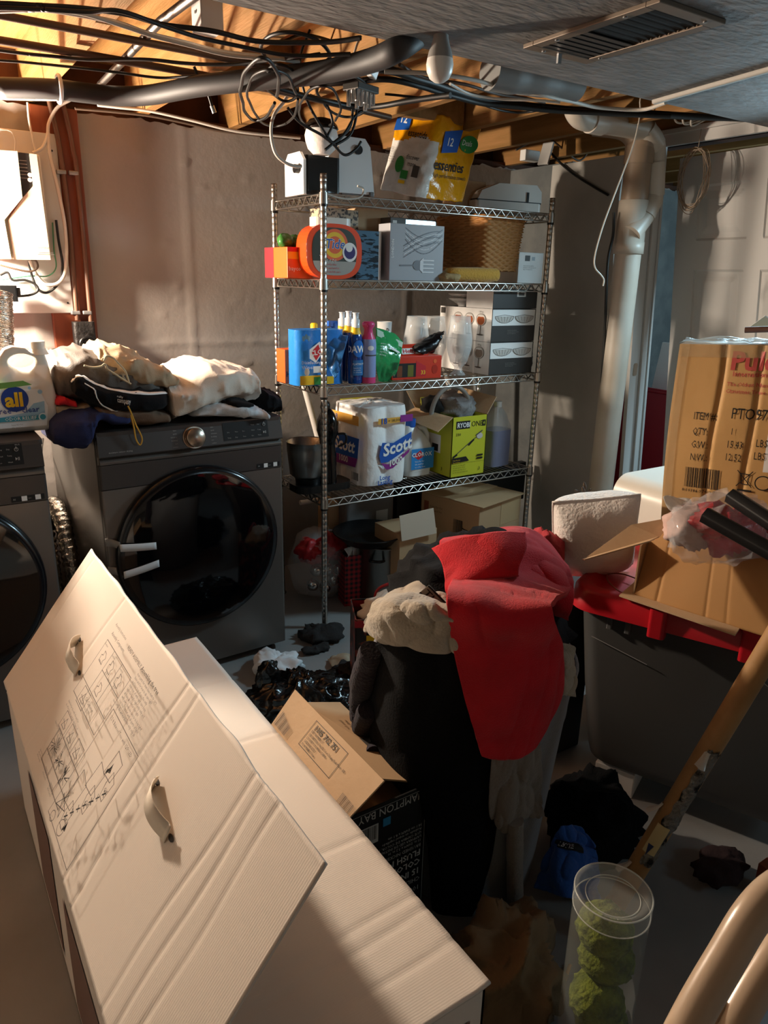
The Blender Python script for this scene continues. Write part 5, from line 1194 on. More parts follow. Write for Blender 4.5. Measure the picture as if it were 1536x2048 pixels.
# shopping bag with red handles
p = at(752, 1200, Y=2.15)
t = thing('shopping_bag', 'patterned reusable shopping bag with red handles behind the hamper', 'bag', (1.40, 2.02, 0), math.radians(-25))
b = B(); bagm = mat('bag_pattern', '#2a2724', .5, col2='#8a3f2f', cscale=25, cpos=(.5, .6)); H = .34; b.box((-.16, -.09, 0), (.16, -.086, H)); b.box((-.16, .086, 0), (.16, .09, H)); b.box((-.16, -.09, 0), (-.156, .09, H)); b.box((.156, -.09, 0), (.16, .09, H)); b.box((-.16, -.09, 0), (.16, .09, .004)); b.build('bag', bagm, t)
b = B(); b.box((-.162, -.092, H-.03), (.162, -.0855, H-.005)); b.box((-.162, .0855, H-.03), (.162, .092, H-.005)); b.build('hem', mat('hem_red', '#a3232a', .5), t)
for y in (-.088, .088):
    b = B(); b.tube(curve([(-.07, y, H-.03), (-.06, y, H+.03), (-.02, y, H+.055), (.02, y, H+.055), (.05, y, H+.02), (.05, y, H-.03)], 20), .006, 8); b.build('handle', _M['hem_red'], t)
D = Decal(pf((-.16, -.0925, 0), (1, 0, 0), (0, 0, 1)), .0006); D.rect(.04, H*.55, .15, H*.82, yellow); D.rect(.04, H*.82, .18, H*.92, ink); D.text('WARNING', .05, H*.84, .018, white); D.build('label', t)
o = solo(lump((1.38, 2.03, H), (.12, .07, .06), .018, 14, 30, n=30), 'paper_bundle', 'pale papers stuffed in the patterned shopping bag', 'papers', mat('papers_pale', '#cbbfae', .8))
# floor scraps
o = solo(lump((1.07, 2.36, .035), (.075, .10, .04), .030, 16, 31, n=44, rz=.5), 'tissue', 'crumpled white tissue on the floor by the dryer corner', 'tissue', mat('tissue_cool', '#d6d8da', .8))
def scrap(pts, name, label, cat, m, wr=.012, sc=14, seed=1, z=.008):
    q = [at(x, y, Z=z) for x, y in pts]
    rows = [[q[0], (q[0]+q[1])/2+V((0, 0, .012)), q[1]], [(q[0]+q[3])/2, (q[0]+q[1]+q[2]+q[3])/4+V((0, 0, .03)), (q[1]+q[2])/2], [q[3], (q[2]+q[3])/2+V((0, 0, .01)), q[2]]]
    rows = [[p+V((0, 0, .004)) for p in r] for r in rows]
    b = B(); f = surf(rows, wr, sc, seed)
    b.grid(26, 26, lambda u, v: (lambda p: V((p.x, p.y, max(p.z, .003))))(f(u, v)))
    return solo(b, name, label, cat, m, solid=.002, off=0)
scrap([(655, 1318), (718, 1312), (722, 1338), (668, 1345)], 'paper_scrap', 'torn tan paper scrap on the floor behind the black garment', 'paper', mat('paper_tan', '#a3937c', .8), seed=2)
for k, (x, y, r, lab) in enumerate(((645, 1268, (.09, .08, .03), 'dark cloth scrap around the foot of the front rack post'), (700, 1352, (.07, .08, .035), 'black cloth scrap in front of the tan paper'), (632, 1295, (.06, .03, .015), 'small dark rag on the floor left of the tan paper'))):
    p = at(x, y, Z=.02); solo(lump((p.x, p.y, r[2]*.8), r, .018, 16, 33+k, n=36), 'rag', lab, 'rag', mat('rag_dark', '#1d1a19', .9, bump=.3, bscale=80))
# ------------------------------------------------------------------ pipes and cables under the joists
def leftward(p):      # a run that leaves the frame at the left goes on beyond it
    return [p[0]+(p[0]-p[1]).normalized()*.9]+p
def cpx(pts, r, name, label, m, cat='cable', n=60, amp=.004, seed=1, nn=8):
    q = [at(x, y, Z=z) for x, y, z in pts]
    return cab(leftward(q) if pts[0][0] <= 0 else q, r, name, label, m, cat, n, amp, seed, nn)
Zc = 2.07
b = B(); q = [at(x, y, Z=2.03) for x, y in ((-60, 172), (0, 175), (100, 178), (165, 185), (230, 192), (300, 190), (400, 172), (520, 158), (640, 145), (740, 122), (800, 95))]+[at(850, 60, Z=2.10), at(880, 30, Z=2.14)]
b.tube(curve(leftward(q), 66), .029, 20); o = solo(b, 'gas_pipe', 'thick grey-black pipe running under the joists beside the ceiling wiring', 'pipe', mat('pipe_grey', '#262526', .6, 0))
b = B(); p = at(118, 178, Z=2.03); b.tube([p+V((.012*math.sin(a*.0), .038*math.cos(a), .038*math.sin(a))) for a in [i*2*math.pi/20 for i in range(20)]], .006, 6, closed=True)
tag(o, o['label'], 'pipe'); solo(b, 'pipe_strap', 'white strap round the thick grey pipe at the left', 'strap', whitep)
def pipe(pts, z, r, label, m, name='conduit'):
    b = B(); b.tube(leftward([at(x, y, Z=z) for x, y in pts]), r, 10); return solo(b, name, label, 'pipe', m)
brownpipe = mat('pipe_brown', '#5a4638', .5, .3)
pipe([(-30, 25), (200, 68), (390, 104), (560, 140)], 2.085, .010, 'thin brown conduit nearest the camera, crossing the joists', brownpipe)
pipe([(-30, 76), (165, 108), (390, 147), (640, 200), (780, 235)], 2.085, .011, 'thin brown conduit crossing the joists just above the thick pipe', brownpipe)
b = B(); b.tube([at(395, -12, Z=2.10), at(322, 42, Z=2.10), at(262, 105, Z=2.10), at(200, 170, Z=2.10)], .011, 12); solo(b, 'conduit', 'shiny metal conduit slanting between the joists, upper left', 'pipe', steel)
wires = [([(0, 22), (60, 20), (110, 22), (190, 35), (245, 48), (300, 68), (370, 85), (450, 105), (540, 112), (600, 122)], .006, cable_w, 'white cable sweeping across the joists, upper of the pair'),
 ([(100, 20), (175, 30), (250, 55), (310, 75), (380, 92), (460, 108), (560, 118)], .005, cable_w, 'white cable sweeping across the joists, lower of the pair'),
 ([(0, 8), (80, 12), (180, 20), (250, 28), (330, 50), (430, 62), (520, 82), (640, 85), (720, 75)], .006, cable_b, 'black cable along the top of the ceiling wiring at the left'),
 ([(0, 18), (90, 20), (180, 26), (240, 24), (340, 55), (420, 80), (520, 100), (600, 110), (700, 108)], .005, cable_b, 'black cable running just beside the white ceiling pair'),
 ([(0, 102), (60, 108), (180, 118), (300, 120), (370, 125), (480, 127), (560, 118), (640, 108)], .005, cable_b, 'black cable between the thick pipe and the brown conduits'),
 ([(0, 120), (120, 130), (240, 145), (330, 155), (420, 150), (520, 160)], .004, cable_b, 'thin dark wire beside the thick grey pipe'),
 ([(0, 195), (80, 199), (150, 197), (240, 190), (330, 188), (400, 170), (500, 165)], .005, cable_w, 'pale cable following the underside of the thick grey pipe'),
 ([(480, 160), (560, 178), (640, 198), (720, 215), (800, 205), (900, 190)], .009, cable_b, 'thick black cable right of the thick pipe near the splitter'),
 ([(700, 145), (770, 140), (860, 165), (950, 195), (1060, 212), (1150, 220), (1260, 225), (1380, 232), (1500, 238)], .012, cable_b, 'black bundle nearest the soffit running to the door'),
 ([(620, 170), (700, 165), (780, 160), (880, 185), (960, 205), (1040, 215), (1120, 222), (1230, 228), (1340, 232)], .009, cable_b, 'second black bundle under the joists right of the bulb'),
 ([(770, 145), (880, 150), (960, 165), (1030, 185), (1080, 188), (1130, 200), (1200, 215), (1280, 218), (1330, 205)], .006, cable_w, 'pale cable dipping along the soffit edge right of the bulb'),
 ([(900, 170), (945, 190), (1000, 198), (1060, 200), (1120, 205)], .004, cable_w, 'thin pale wire beside the grey duct'),
 ([(770, 190), (850, 195), (940, 200), (980, 215), (1030, 225), (1070, 222), (1085, 212)], .004, cable_b, 'thin black cord drooping across the lit joist face'),
 ([(800, 130), (835, 150), (870, 160), (930, 170), (1000, 190), (1090, 205)], .005, cable_g, 'brown-grey cable crossing behind the bulb')]
for i, (pts, r, m, lab) in enumerate(wires): cpx([(x, y, Zc-.012*(i % 4)) for x, y in pts], r, 'cable', lab, m, seed=i)
for i, (cx_, cy_, rx, ry, tilt, r, lab, z) in enumerate((
    (520, 178, 38, 62, .2, .005, 'large black coax loop left of the splitter', 2.0), (545, 195, 48, 60, -.3, .004, 'black coax loop hanging lowest below the joist', 2.0), (590, 100, 70, 34, .1, .005, 'black coax loop flat against the joists above the splitter', 2.07),
    (640, 215, 40, 45, .5, .004, 'small black coax loop under the splitter', 2.02), (565, 165, 30, 40, -.5, .0045, 'small black coax loop in the middle of the tangle', 2.04), (690, 190, 55, 40, .3, .0045, 'black coax loop around the splitter block', 2.05))):
    pts = [(cx_+rx*math.cos(a)*math.cos(tilt)-ry*math.sin(a)*math.sin(tilt), cy_+rx*math.cos(a)*math.sin(tilt)+ry*math.sin(a)*math.cos(tilt), z) for a in [2*math.pi*(.05+.97*k/20) for k in range(21)]]
    cpx(pts, r, 'coax_loop', lab, cable_b, amp=.008, seed=40+i)
SYp = 2.45
for i, (pts, lab) in enumerate((
    ([(620, 60), (600, 120), (610, 190), (640, 250), (668, 290), (690, 310), (712, 298), (722, 283)], 'black cord dropping to the toaster cord hole'),
    ([(575, 215), (600, 245), (640, 268), (668, 285), (690, 265), (712, 230), (742, 212)], 'black cord swagging over the white wrapped drum'),
    ([(705, 205), (704, 240), (695, 262), (668, 285), (650, 300)], 'black cord falling from the splitter to the drum, inner'),
    ([(712, 205), (712, 235), (700, 270), (672, 290)], 'black cord falling from the splitter to the drum, outer'),
    ([(520, 40), (535, 70), (560, 85), (600, 70), (640, 75), (700, 95)], 'black cord curling against the joist beside the junction box'),
    ([(620, 190), (650, 205), (665, 245), (655, 275), (668, 290)], 'black cord in the middle of the tangle above the drum'),
    ([(388, 133), (400, 160), (415, 185), (425, 215)], 'loose black coax end hanging from the thick pipe'))):
    cab([at(x, y, Y=SYp) for x, y in pts], .0048, 'cable', lab, cable_b)
t = thing('coax_plug', 'metal coax plug on the loose cable end', 'plug', at(427, 222, Y=SYp), None); b = B(); b.cyl(at(424, 212, Y=SYp), at(429, 226, Y=SYp), .007, n=12); b.build('plug', chrome, t)
cab([at(x, y, Y=2.60) for x, y in ((587, 165), (570, 200), (548, 230), (542, 265), (550, 305), (570, 325), (592, 333), (603, 332))], .006, 'cable', 'pale cable looping down to the black appliance knob', cable_w)
cab([at(x, y, Y=3.22) for x, y in ((195, 210), (240, 215), (300, 222), (380, 240), (470, 262), (560, 272), (600, 276))], .006, 'cable', 'pale cable sagging along the top of the concrete wall', cable_w)
cab([at(x, y, Y=3.24) for x, y in ((150, 217), (230, 224), (300, 232), (370, 246), (440, 262), (560, 276))], .005, 'cable', 'dull cable behind the pale one along the wall top', cable_g)
cab([at(x, y, Y=2.2) for x, y in ((722, 72), (712, 95), (704, 130), (706, 145))], .004, 'cable', 'short white lead rising from the splitter to the joist', cable_w)
p = at(722, 185, Z=2.0)
t = thing('coax_splitter', 'metal coax splitter with hanging connectors in the cable tangle', 'splitter', p, None)
b = B(); b.box(p+V((-.045, -.03, .0)), p+V((.045, .03, .018)), rot=rotm(0, 0, .3)); b.build('block', mat('splitter_dark', '#3b3835', .4, .6), t, bevel=.002)
b = B()
for i in range(5):
    for j in range(2):
        q = p+rotm(0, 0, .3) @ V((-.036+.018*i, -.015+.03*j, 0)); b.cyl(q, q-V((0, 0, .028+.012*((i+j) % 2))), .0062, n=10)
b.build('connector', chrome, t)
p = at(745, 138, Z=2.05); b = B(); b.box(p+V((-.02, -.012, -.02)), p+V((.02, .012, .02)), rot=rotm(.3, .2, .6)); solo(b, 'cable_clamp', 'small white clamp block above the metal splitter', 'clamp', whitep, bevel=.003)
p = at(426, 36, Z=2.12)
t = thing('junction_box', 'square white junction box on the joist above the cables', 'box', p, None)
b = B(); b.rbox((p.x-.045, p.y-.035, p.z-.035), (p.x+.015, p.y+.035, p.z+.045), .004); b.build('body', whitep, t, bevel=.003)
b = B(); b.cyl((p.x-.046, p.y, p.z+.005), (p.x-.048, p.y, p.z+.005), .004, n=10); b.build('screw', galv, t)
# duct end, small white items at right joist end
P6 = [at(x, y, Z=2.06) for x, y in ((975, 128), (1160, 168), (1150, 182), (1080, 188), (985, 150))]
b = B(); a, c = at(980, 140, Z=2.09), at(1155, 172, Z=2.09); b.tube(curve([a, a*.6+c*.4, c], 12), [.055]*5+[.05]*4+[.045]*4, 16); solo(b, 'duct_stub', 'grey flattened duct stub along the soffit edge', 'duct', mat('duct_grey', '#7d7d7b', .45, .3))
p = at(1060, 312, Y=3.0); b = B(); b.box(p+V((-.05, -.02, -.025)), p+V((.05, .02, .025))); solo(b, 'wire_box', 'small white wire box tucked at the wall top, right', 'box', whitep, bevel=.003)
p = at(1092, 305, Y=2.9); b = B(); b.box(p+V((-.006, -.03, -.06)), p+V((.006, .03, .05)), rot=rotm(0, .35, .2)); solo(b, 'hanging_tag', 'white slanted plate hanging by wires at the wall top', 'plate', plastw, bevel=.002)
cab([at(x, y, X=2.985) for x, y in ((1092, 295), (1120, 325), (1150, 350), (1190, 375), (1216, 390))], .006, 'cable', 'black cable slanting across the partition to the drain stack', cable_b)
cab([at(x, y, Y=2.30) for x, y in ((1228, 425), (1226, 470), (1216, 520), (1212, 600), (1208, 700), (1200, 800), (1190, 900), (1183, 980))], .006, 'cable', 'black cable running down the left side of the drain stack', cable_b)
cab([V((2.60, 2.1, 2.17))]+[at(x, y, Y=2.1) for x, y in ((1282, 195), (1280, 230), (1268, 285), (1248, 340), (1225, 400), (1205, 455), (1190, 510), (1190, 535), (1202, 550), (1208, 560), (1206, 572))], .0028, 'cable', 'thin white wire hanging from the ceiling before the drain stack', cable_w)
cab([at(x, y, Y=2.95) for x, y in ((1032, 300), (1060, 285), (1090, 275), (1110, 285), (1150, 318), (1165, 318), (1180, 300), (1215, 272))], .005, 'cable', 'brown cable end poking out at the joist end near the wall', cable_g)
for i in range(3):
    cab([at(x, y, Y=2.1-.03*i) for x, y in ((1345+i*20, 225), (1355+i*14, 245+i*3), (1385+i*10, 242), (1420+i*8, 228), (1460, 232), (1500, 240-i*6), (1536, 236))], .004, 'cable', ['pale wire loop above the door head, nearest the wall', 'pale wire loop above the door head, middle one', 'pale wire loop above the door head, nearest the camera'][i], cable_w)
hk = at(1393, 358, X=2.97)
pts = []
for k in range(150):
    a = k*.27*2; lp = int(a/(2*math.pi)); q1_, q2_ = noise.noise(V((lp*1.7, 0, 0))), noise.noise(V((lp*1.7, 5, 0))); pts.append(hk+V((-.02+.02*q2_+.012*math.sin(k*1.7), (.066+.03*q1_)*math.sin(a)+.03*q2_, (.115+.035*q2_)*math.cos(a)+.02*q1_)))
pts = [hk+V((0, 0, .30)), hk+V((0, .01, .2))]+pts
cab(pts, .0016, 'wire_coil', 'hank of thin tan wire hanging on the white door leaf', mat('wire_tan', '#9a8672', .5), 'wire coil', n=600, nn=5)
# ------------------------------------------------------------------ big flat white tree box with its raised flap
cw = mat('card_pale', '#e4d8cb', .65, bump=.05, bscale=70, wave='Y'); cwe = mat('card_edge', '#9a7c58', .8); cbr = mat('card_print_brown', '#7d5f54', .6)
XL, XR, YN, YF, HB = .115, .655, .655, 2.035, .40
t = thing('tree_carton', 'long pale carton lying on the floor with one printed flap raised', 'box', ((XL+XR)/2, (YN+YF)/2, 0), None)
b = B(); b.box((XL, YN, 0), (XL+.005, YF, HB)); b.box((XR-.005, YN, 0), (XR, YF, HB)); b.box((XL, YN, 0), (XR, YN+.005, HB)); b.box((XL, YF-.005, 0), (XR, YF, HB)); b.box((XL, YN, 0), (XR, YF, .005)); b.build('body', cw, t)
def topf(u, v):
    x = XR-(XR-XL-.01)*u; y = YN-.012+(YF-YN+.016)*v
    d = 0
    for k, yy in enumerate((.09, .16, .19, .37, .8, 1.1)): d -= .0022*math.exp(-((y-YN-yy-.01*math.sin(x*9+k))/.006)**2)
    d += .0012*noise.noise(V((x*6, y*10, 0)))
    if v < .06: d += .006*noise.noise(V((x*22, 0, 4)))*(1-v/.06)
    return V((x, y, HB+.004+d-.010*u*(1-u)))
b = B(); b.grid(40, 180, topf); b.build('top_flap', cw, t, solid=.005, off=-1)
TH = math.atan2(.34, .262); FO = V((.112, 2.065, .403)); FX = V((0, -1, 0)); FY_ = V((math.cos(TH), 0, math.sin(TH))); FN = FX.cross(FY_); FL, FW = 1.372, .435
creases = [(.83, .0), (.90, -.02), (1.13, .02), (1.185, .0), (1.235, .0), (.06, .0), (.36, .01)]
def flapf(u, v):
    x = FL*u; y = FW*v; d = 0
    if v > .97: x += .0
    for k, (cx, sl) in enumerate(creases): d -= .0028*math.exp(-((x-cx-sl*(y/FW)-.004*math.sin(y*18+k))/.0045)**2)*(.35+.65*(noise.noise(V((y*9, k*3.1, 0)))*.5+.5))
    d += .0012*noise.noise(V((x*5, y*6, 2)))+.004*math.sin(math.pi*v)*math.sin(math.pi*u)
    e = .006*noise.noise(V((x*9, 0, 7)))*(v > .985)
    return FO+FX*x+FY_*(y+e)+FN*d
b = B(); b.grid(260, 60, flapf); fl = b.build('printed_flap', cw, t, solid=.005, off=-1)
def ff(x, y, l): return flapf(x/FL, y/FW)+FN*(l*1.6+.0003)
D = Decal(ff, .0004); k1 = mat('carton_ink', '#6a5f5a', .6); k2 = mat('carton_ink_dark', '#34302f', .6); lw = .0016
D.frame(.472, .045, .672, .122, lw, k1); D.line([(.472, .070), (.672, .070)], lw, k1); D.line([(.545, .045), (.545, .122)], lw, k1); D.line([(.607, .045), (.607, .122)], lw, k1)
rr = random.Random(3)
for cx, cy, s in ((.508, .096, .026), (.575, .097, .02), (.640, .097, .026)):
    for k in range(20):
        a = rr.uniform(0, 6.28); r0 = s*rr.uniform(.0, .4); r1 = s*rr.uniform(.5, 1.15); D.line([(cx+r0*math.cos(a), cy+r0*.9*math.sin(a)), (cx+r1*math.cos(a+.4), cy+r1*.9*math.sin(a+.4))], .0015, k2)
for x in (.476, .549, .611): D.lines(x, .064, x+.052, 3, .0042, k1, gap=1.45)
for k in range(4):
    x = (.487, .545, .605, .668)[k]
    if k == 0: x = .52; y0 = .205; D.frame(x-.02, y0, x+.032, y0+.038, lw, k1); D.line([(x-.008, y0+.01), (x+.006, y0+.03), (x+.02, y0+.01), (x-.008, y0+.01)], lw, k1); D.line([(x-.01, y0+.02), (x+.024, y0+.014)], lw, k1); continue
    x -= .05; D.frame(x, .138, x+.048, .175, lw, k1); D.line([(x+.012, .146), (x+.026, .168), (x+.036, .146), (x+.012, .146)], lw, k1); D.line([(x+.008, .158), (x+.04, .150)], lw, k1)
D.lines(.476, .134, .60, 1, .0055, k1); D.lines(.476, .188, .66, 2, .0055, k1)
D.frame(.470, .212, .668, .348, lw, k1); D.line([(.470, .250), (.668, .250)], lw, k1); D.line([(.535, .212), (.535, .348)], lw, k1); D.line([(.535, .300), (.668, .300)], lw, k1); D.line([(.602, .250), (.602, .348)], lw, k1)
for cx, cy in ((.505, .318), (.565, .322), (.63, .322), (.575, .272)):
    D.line([(cx-.012, cy-.012), (cx-.014, cy), (cx-.006, cy+.002), (cx-.008, cy+.012), (cx+.004, cy+.010), (cx+.014, cy+.002), (cx+.008, cy-.006), (cx+.012, cy-.014), (cx-.012, cy-.012)], lw, k1)
for x, y in ((.475, .34), (.54, .34), (.607, .34)): D.text('Section', x, y-.002, .0055, k1); D.text('A B C', x+.02, y-.036, .0055, k1)
D.text('Call Customer', .55, .232, .0075, k1, bold=.01); D.text('Service 555', .55, .220, .0075, k1)
D.text('Assembly Components', .478, .365, .0078, k1, bold=.01); D.text('READY ASSEMBLY', .585, .378, .009, k1); D.text('Assembly Instructions', .47, .385, .007, k1)
D.text('Assembling the tree', .690, .378, .010, k2, bold=.012)
D.lines(.690, .366, .865, 9, .0062, k1, seed=5, gap=1.45)
D.frame(.690, .048, .872, .284, lw, k1)
D.text('7.5 ft Balanced Tree with 1200 LED', .700, .268, .0075, k1)
for (x0, y0, w, h) in ((.720, .095, .05, .07), (.765, .155, .045, .055), (.80, .205, .045, .05)):
    D.line([(x0, y0), (x0+.006, y0+h), (x0+w, y0+h*.86), (x0+w*.9, y0+h*.05), (x0, y0)], lw, k1); D.line([(x0+w*.6, y0-.005), (x0+w*.72, y0+.02), (x0+w*1.25, y0+.01), (x0+w*1.15, y0-.03), (x0+w*.75, y0-.028), (x0+w*.6, y0-.005)], lw, k1)
    D.text('OK', x0+w*.8, y0-.016, .009, k2)
D.line([(.705, .075), (.735, .112), (.742, .068), (.712, .102), (.752, .088), (.705, .075)], lw, k2)
for cx, cy, r in ((.775, .068, .016), (.722, .058, .011)): D.line([(cx+r*math.cos(a*.4), cy+r*.9*math.sin(a*.4)) for a in range(17)], lw, k1); D.text('...', cx-.006, cy-.002, .009, k2)
for k in range(7): x = .765+k*.014; y = .085+k*.017; D.line([(x, y), (x+.008, y+.008)], .003, k2); D.line([(x+.008, y), (x, y+.009)], .002, k2)
for k in range(10): D.line([(.790+.001*k, .075+.003*(k % 3)), (.802, .078+.002*k)], .0016, k2); D.line([(.815+.001*k, .215+.003*(k % 3)), (.828, .22+.002*k)], .0016, k2)
D.lines(.69, .300, .86, 1, .0055, k1)
D.build('flap_print', fl)
strapm = mat('strap_cream', '#f0e4d2', .6)
for (xa, ya, xb, yb) in ((.290, .268, .395, .232), (.930, .272, 1.050, .250)):
    b = B(); n = 20; vs = []
    for i in range(n+1):
        u = i/n; x = xa+(xb-xa)*u; y = ya+(yb-ya)*u+.002*math.sin(u*6); l = .030*math.sin(math.pi*min(1, u*1.05))**.8 if u < .95 else .006
        tw = .019
        for s in (-1, 1): vs.append(flapf(x/FL, y/FW)+FN*(l+.002+.006*s)+FY_*(tw*s*.9)+FX*(.005*s))
    b.add(vs, [(2*i, 2*i+1, 2*i+3, 2*i+2) for i in range(n)], 0, True); b.build('carry_strap', strapm, fl, solid=.0015, off=0)
    D = Decal(ff, .0004); D.ell(xa-.002, ya+.003, .012, .005, k2); D.ell(xb+.003, yb-.002, .010, .005, k2); D.build('strap_slot', fl)
D = Decal(pf((XL, YN-.001, 0), (1, 0, 0), (0, 0, 1)), .0006); D.rect(.02, .02, XR-XL-.03, HB-.065, cbr); D.build('end_print', t)
D = Decal(pf((XL-.001, YF, 0), (0, -1, 0), (0, 0, 1)), .0006); D.rect(.35, .04, .62, HB-.04, cbr); D.rect(.75, .04, 1.3, HB-.08, cbr); D.ell(.45, HB-.02, .06, .008, k2); D.build('side_print', t)
# ------------------------------------------------------------------ black light-fixture carton
HX0, HX1, HY0, HY1, HH = .668, .872, 1.115, 1.515, .385
t = thing('fixture_carton', 'black light-fixture carton with brown flaps open between tree carton and hamper', 'box', ((HX0+HX1)/2, (HY0+HY1)/2, 0), None)
cbk = mat('carton_black', '#191817', .45)
b = B(); b.box((HX0, HY0, 0), (HX0+.004, HY1, HH)); b.box((HX1-.004, HY0, 0), (HX1, HY1, HH)); b.box((HX0, HY0, 0), (HX1, HY0+.004, HH)); b.box((HX0, HY1-.004, 0), (HX1, HY1, HH)); b.box((HX0, HY0, 0), (HX1, HY1, .004)); b.build('body', cbk, t)
b = B(); b.box((HX0+.004, HY0+.004, HH-.06), (HX1-.004, HY1-.004, HH-.056)); b.build('inner_flap', ck2, t)
W = HX1-HX0
D = Decal(pf((HX0, HY0-.0008, 0), (1, 0, 0), (0, 0, 1)), .0006); iw = mat('carton_ink_white', '#b9b4ab', .5)
# the printing stands upside down
D.text('HAMPTON BAY', W*.97, HH-.010, .021, iw, rot=180, sx=.86)
D.rect(W*.10, HH-.095, W*.36, HH-.045, iw); D.bars(W*.12, HH-.085, W*.34, HH-.048, ink, 18); D.rect(W*.42, HH-.062, W*.52, HH-.040, mat('energy_blue', '#2f7fa8', .4))
D.text('15 IN LED', W*.95, HH-.225, .017, iw, rot=180, bold=.03); D.text('COLOR CHANGING', W*.95, HH-.198, .017, iw, rot=180, bold=.03); D.text('FLUSH MOUNT', W*.95, HH-.172, .017, iw, rot=180, bold=.03)
D.text('BRUSHED NICKEL FINISH', W*.95, HH-.155, .009, iw, rot=180)
for k, s in enumerate(('15 in. DIAM x 3.2 in. H', 'LAMPARA LED DE INSTALAR', 'QUE CAMBIA DE COLOR, 38 CM', 'Acabado en niquel cepillado', '38.1 cm DIAM x 8.1 cm')): D.text(s, W*.95, HH-.142+.011*k, .007, iw, rot=180)
D.text('CHILD SAFE', W*.95, HH-.25, .012, iw, rot=180); D.text('1005', W*.95, HH-.275, .014, iw, rot=180)
D.frame(.004, .01, W-.004, HH-.004, .001, iw); D.build('front_print', t)
fa_, fb2, fc, fd = V((HX0-.002, HY1, HH)), V((HX0-.002, HY0, HH)), at(768, 1560, D=1.0), at(590, 1380, D=1.0)
o = fa_; ue = (fb2-fa_).normalized()
def onflap(px, py, X):   # free edge of the flap lies above X
    return at(px, py, X=X)
fc, fd = onflap(768, 1560, HX0+.075), onflap(590, 1380, HX0+.075)
m_ = (fc.z+fd.z)/2; fc.z = fd.z = m_
b = B(); b.plate([fa_, fb2, V((fc.x, fc.y, m_)), V((fd.x, fd.y, m_))], .004); f1_ = b.build('flap', kraft, t)
L = (fb2-fa_).length; uy_ = ((fd+fc)/2-(fa_+fb2)/2).normalized(); FWp = ((fd+fc)/2-(fa_+fb2)/2).length
D = Decal(pf(fa_+(ue.cross(uy_))*.0006, ue, uy_), .0006)
D.frame(L*.32, FWp*.22, L*.70, FWp*.86, .0014, ink); D.text('1005 702 751', L*.345, FWp*.68, .0145, ink, bold=.02)
for k, s in enumerate(('DEPT NUMBER: 27', 'DESCRIPTION: 15in LED Color Changing Flush Mount - BN', 'COUNTRY OF ORIGIN: CHINA', 'CASE PACK SIZE: 1', 'PO NUMBER: 17 max')): D.text(s, L*.345, FWp*(.60-.085*k), .0062, ink, sx=.8)
for k in range(14): D.rect(L*.02+k*.005, FWp*.10, L*.02+k*.005+.0016, FWp*(.45-.01*k), inkg); D.rect(L*.86+k*.004, FWp*.02, L*.86+k*.004+.0012, FWp*.25, inkg)
D.build('flap_print', f1_)
b = B(); q = [V((HX1+.001, HY0+.01, HH+.002)), V((HX1+.001, HY1, HH+.002)), V((HX1-.115, HY1-.01, HH+.045)), V((HX1-.10, HY0+.06, HH+.02))]
b.plate(q, .004); f2_ = b.build('flap', ck2, t)
D = Decal(pf(q[1]+V((0, 0, .002)), q[0]-q[1], (q[2]-q[1])), .0006); D.rect(.19, .03, .235, .06, inkg); D.lines(.1, .06, .16, 2, .01, mat('ink_brown', '#5f452d', .6)); D.build('flap_print', f2_)
bolp = at(615, 1412, Z=.06)
bm = mat('bag_gloss_black', '#050506', .25, bump=.5, bscale=30, coat=.2)
b = lump((bolp.x, bolp.y+.02, .075), (.20, .13, .085), .022, 13, 51, n=110, rz=-.35, st=(1, 1, 1.5)); lump((bolp.x-.10, bolp.y+.10, .14), (.04, .035, .075), .014, 20, 52, n=36, b=b)
for i, v in enumerate(b.v):
    if v.z < .003: v.z = .003
solo(b, 'trash_bag', 'shiny black trash bag slumped behind the black fixture carton', 'bag', bm)
p = at(702, 1425, Z=.05); b = B(); b.box((p.x-.03, p.y-.02, .0), (p.x+.03, p.y+.02, .09), rot=rotm(.2, .3, .5)); o = solo(b, 'red_packet', 'small red printed packet between the trash bag and the hamper', 'packet', mat('packet_red', '#b5443c', .5))
# ------------------------------------------------------------------ hamper and laundry
HC, RB, RT, HT = V((1.085, 1.215, 0)), .185, .245, .62
def hr(z): return RB+(RT-RB)*min(max(z/HT, 0), 1.1)
def hc(px, py, off=.02):
    """nearest point of the hamper's side (grown by off) seen at this pixel; beside it: the closest pass"""
    d = at(px, py, D=1)-CP; best = None; bd = 9
    for i in range(400):
        tt = 1.2+i*.0025; p = CP+d*tt; g = math.hypot(p.x-HC.x, p.y-HC.y)-hr(p.z)-off
        if g < 0: return p
        if g < bd: bd = g; best = p
    return best
t = thing('laundry_hamper', 'tall grey fabric hamper overflowing with laundry', 'hamper', HC, 0)
hm = mat('hamper_grey', '#7d7f83', .9, bump=.3, bscale=160, sheen=.2)
def hw(a, z): return 1+.02*math.sin(3*a+1)+.015*noise.noise(V((math.cos(a)*2, math.sin(a)*2, z*4)))
b = B(); pr = [(RB*.9, 0), (RB, .01)]+[(hr(HT*i/14), HT*i/14) for i in range(1, 15)]
b.lathe(pr+[(RT-.006, HT), (RT-.01, HT-.12)], n=64, wob=hw, cap=False); b.add([V((RB*.9*math.cos(k*.1963), RB*.9*math.sin(k*.1963), .001)) for k in range(32)], [tuple(range(32))]); b.build('body', hm, t)
b = B(); b.tube([V((RT*hw(a, HT)*math.cos(a), RT*hw(a, HT)*math.sin(a), HT)) for a in [2*math.pi*i/48 for i in range(48)]], .007, 8, closed=True); b.build('rim', hm, t)
CUR['world'] = True
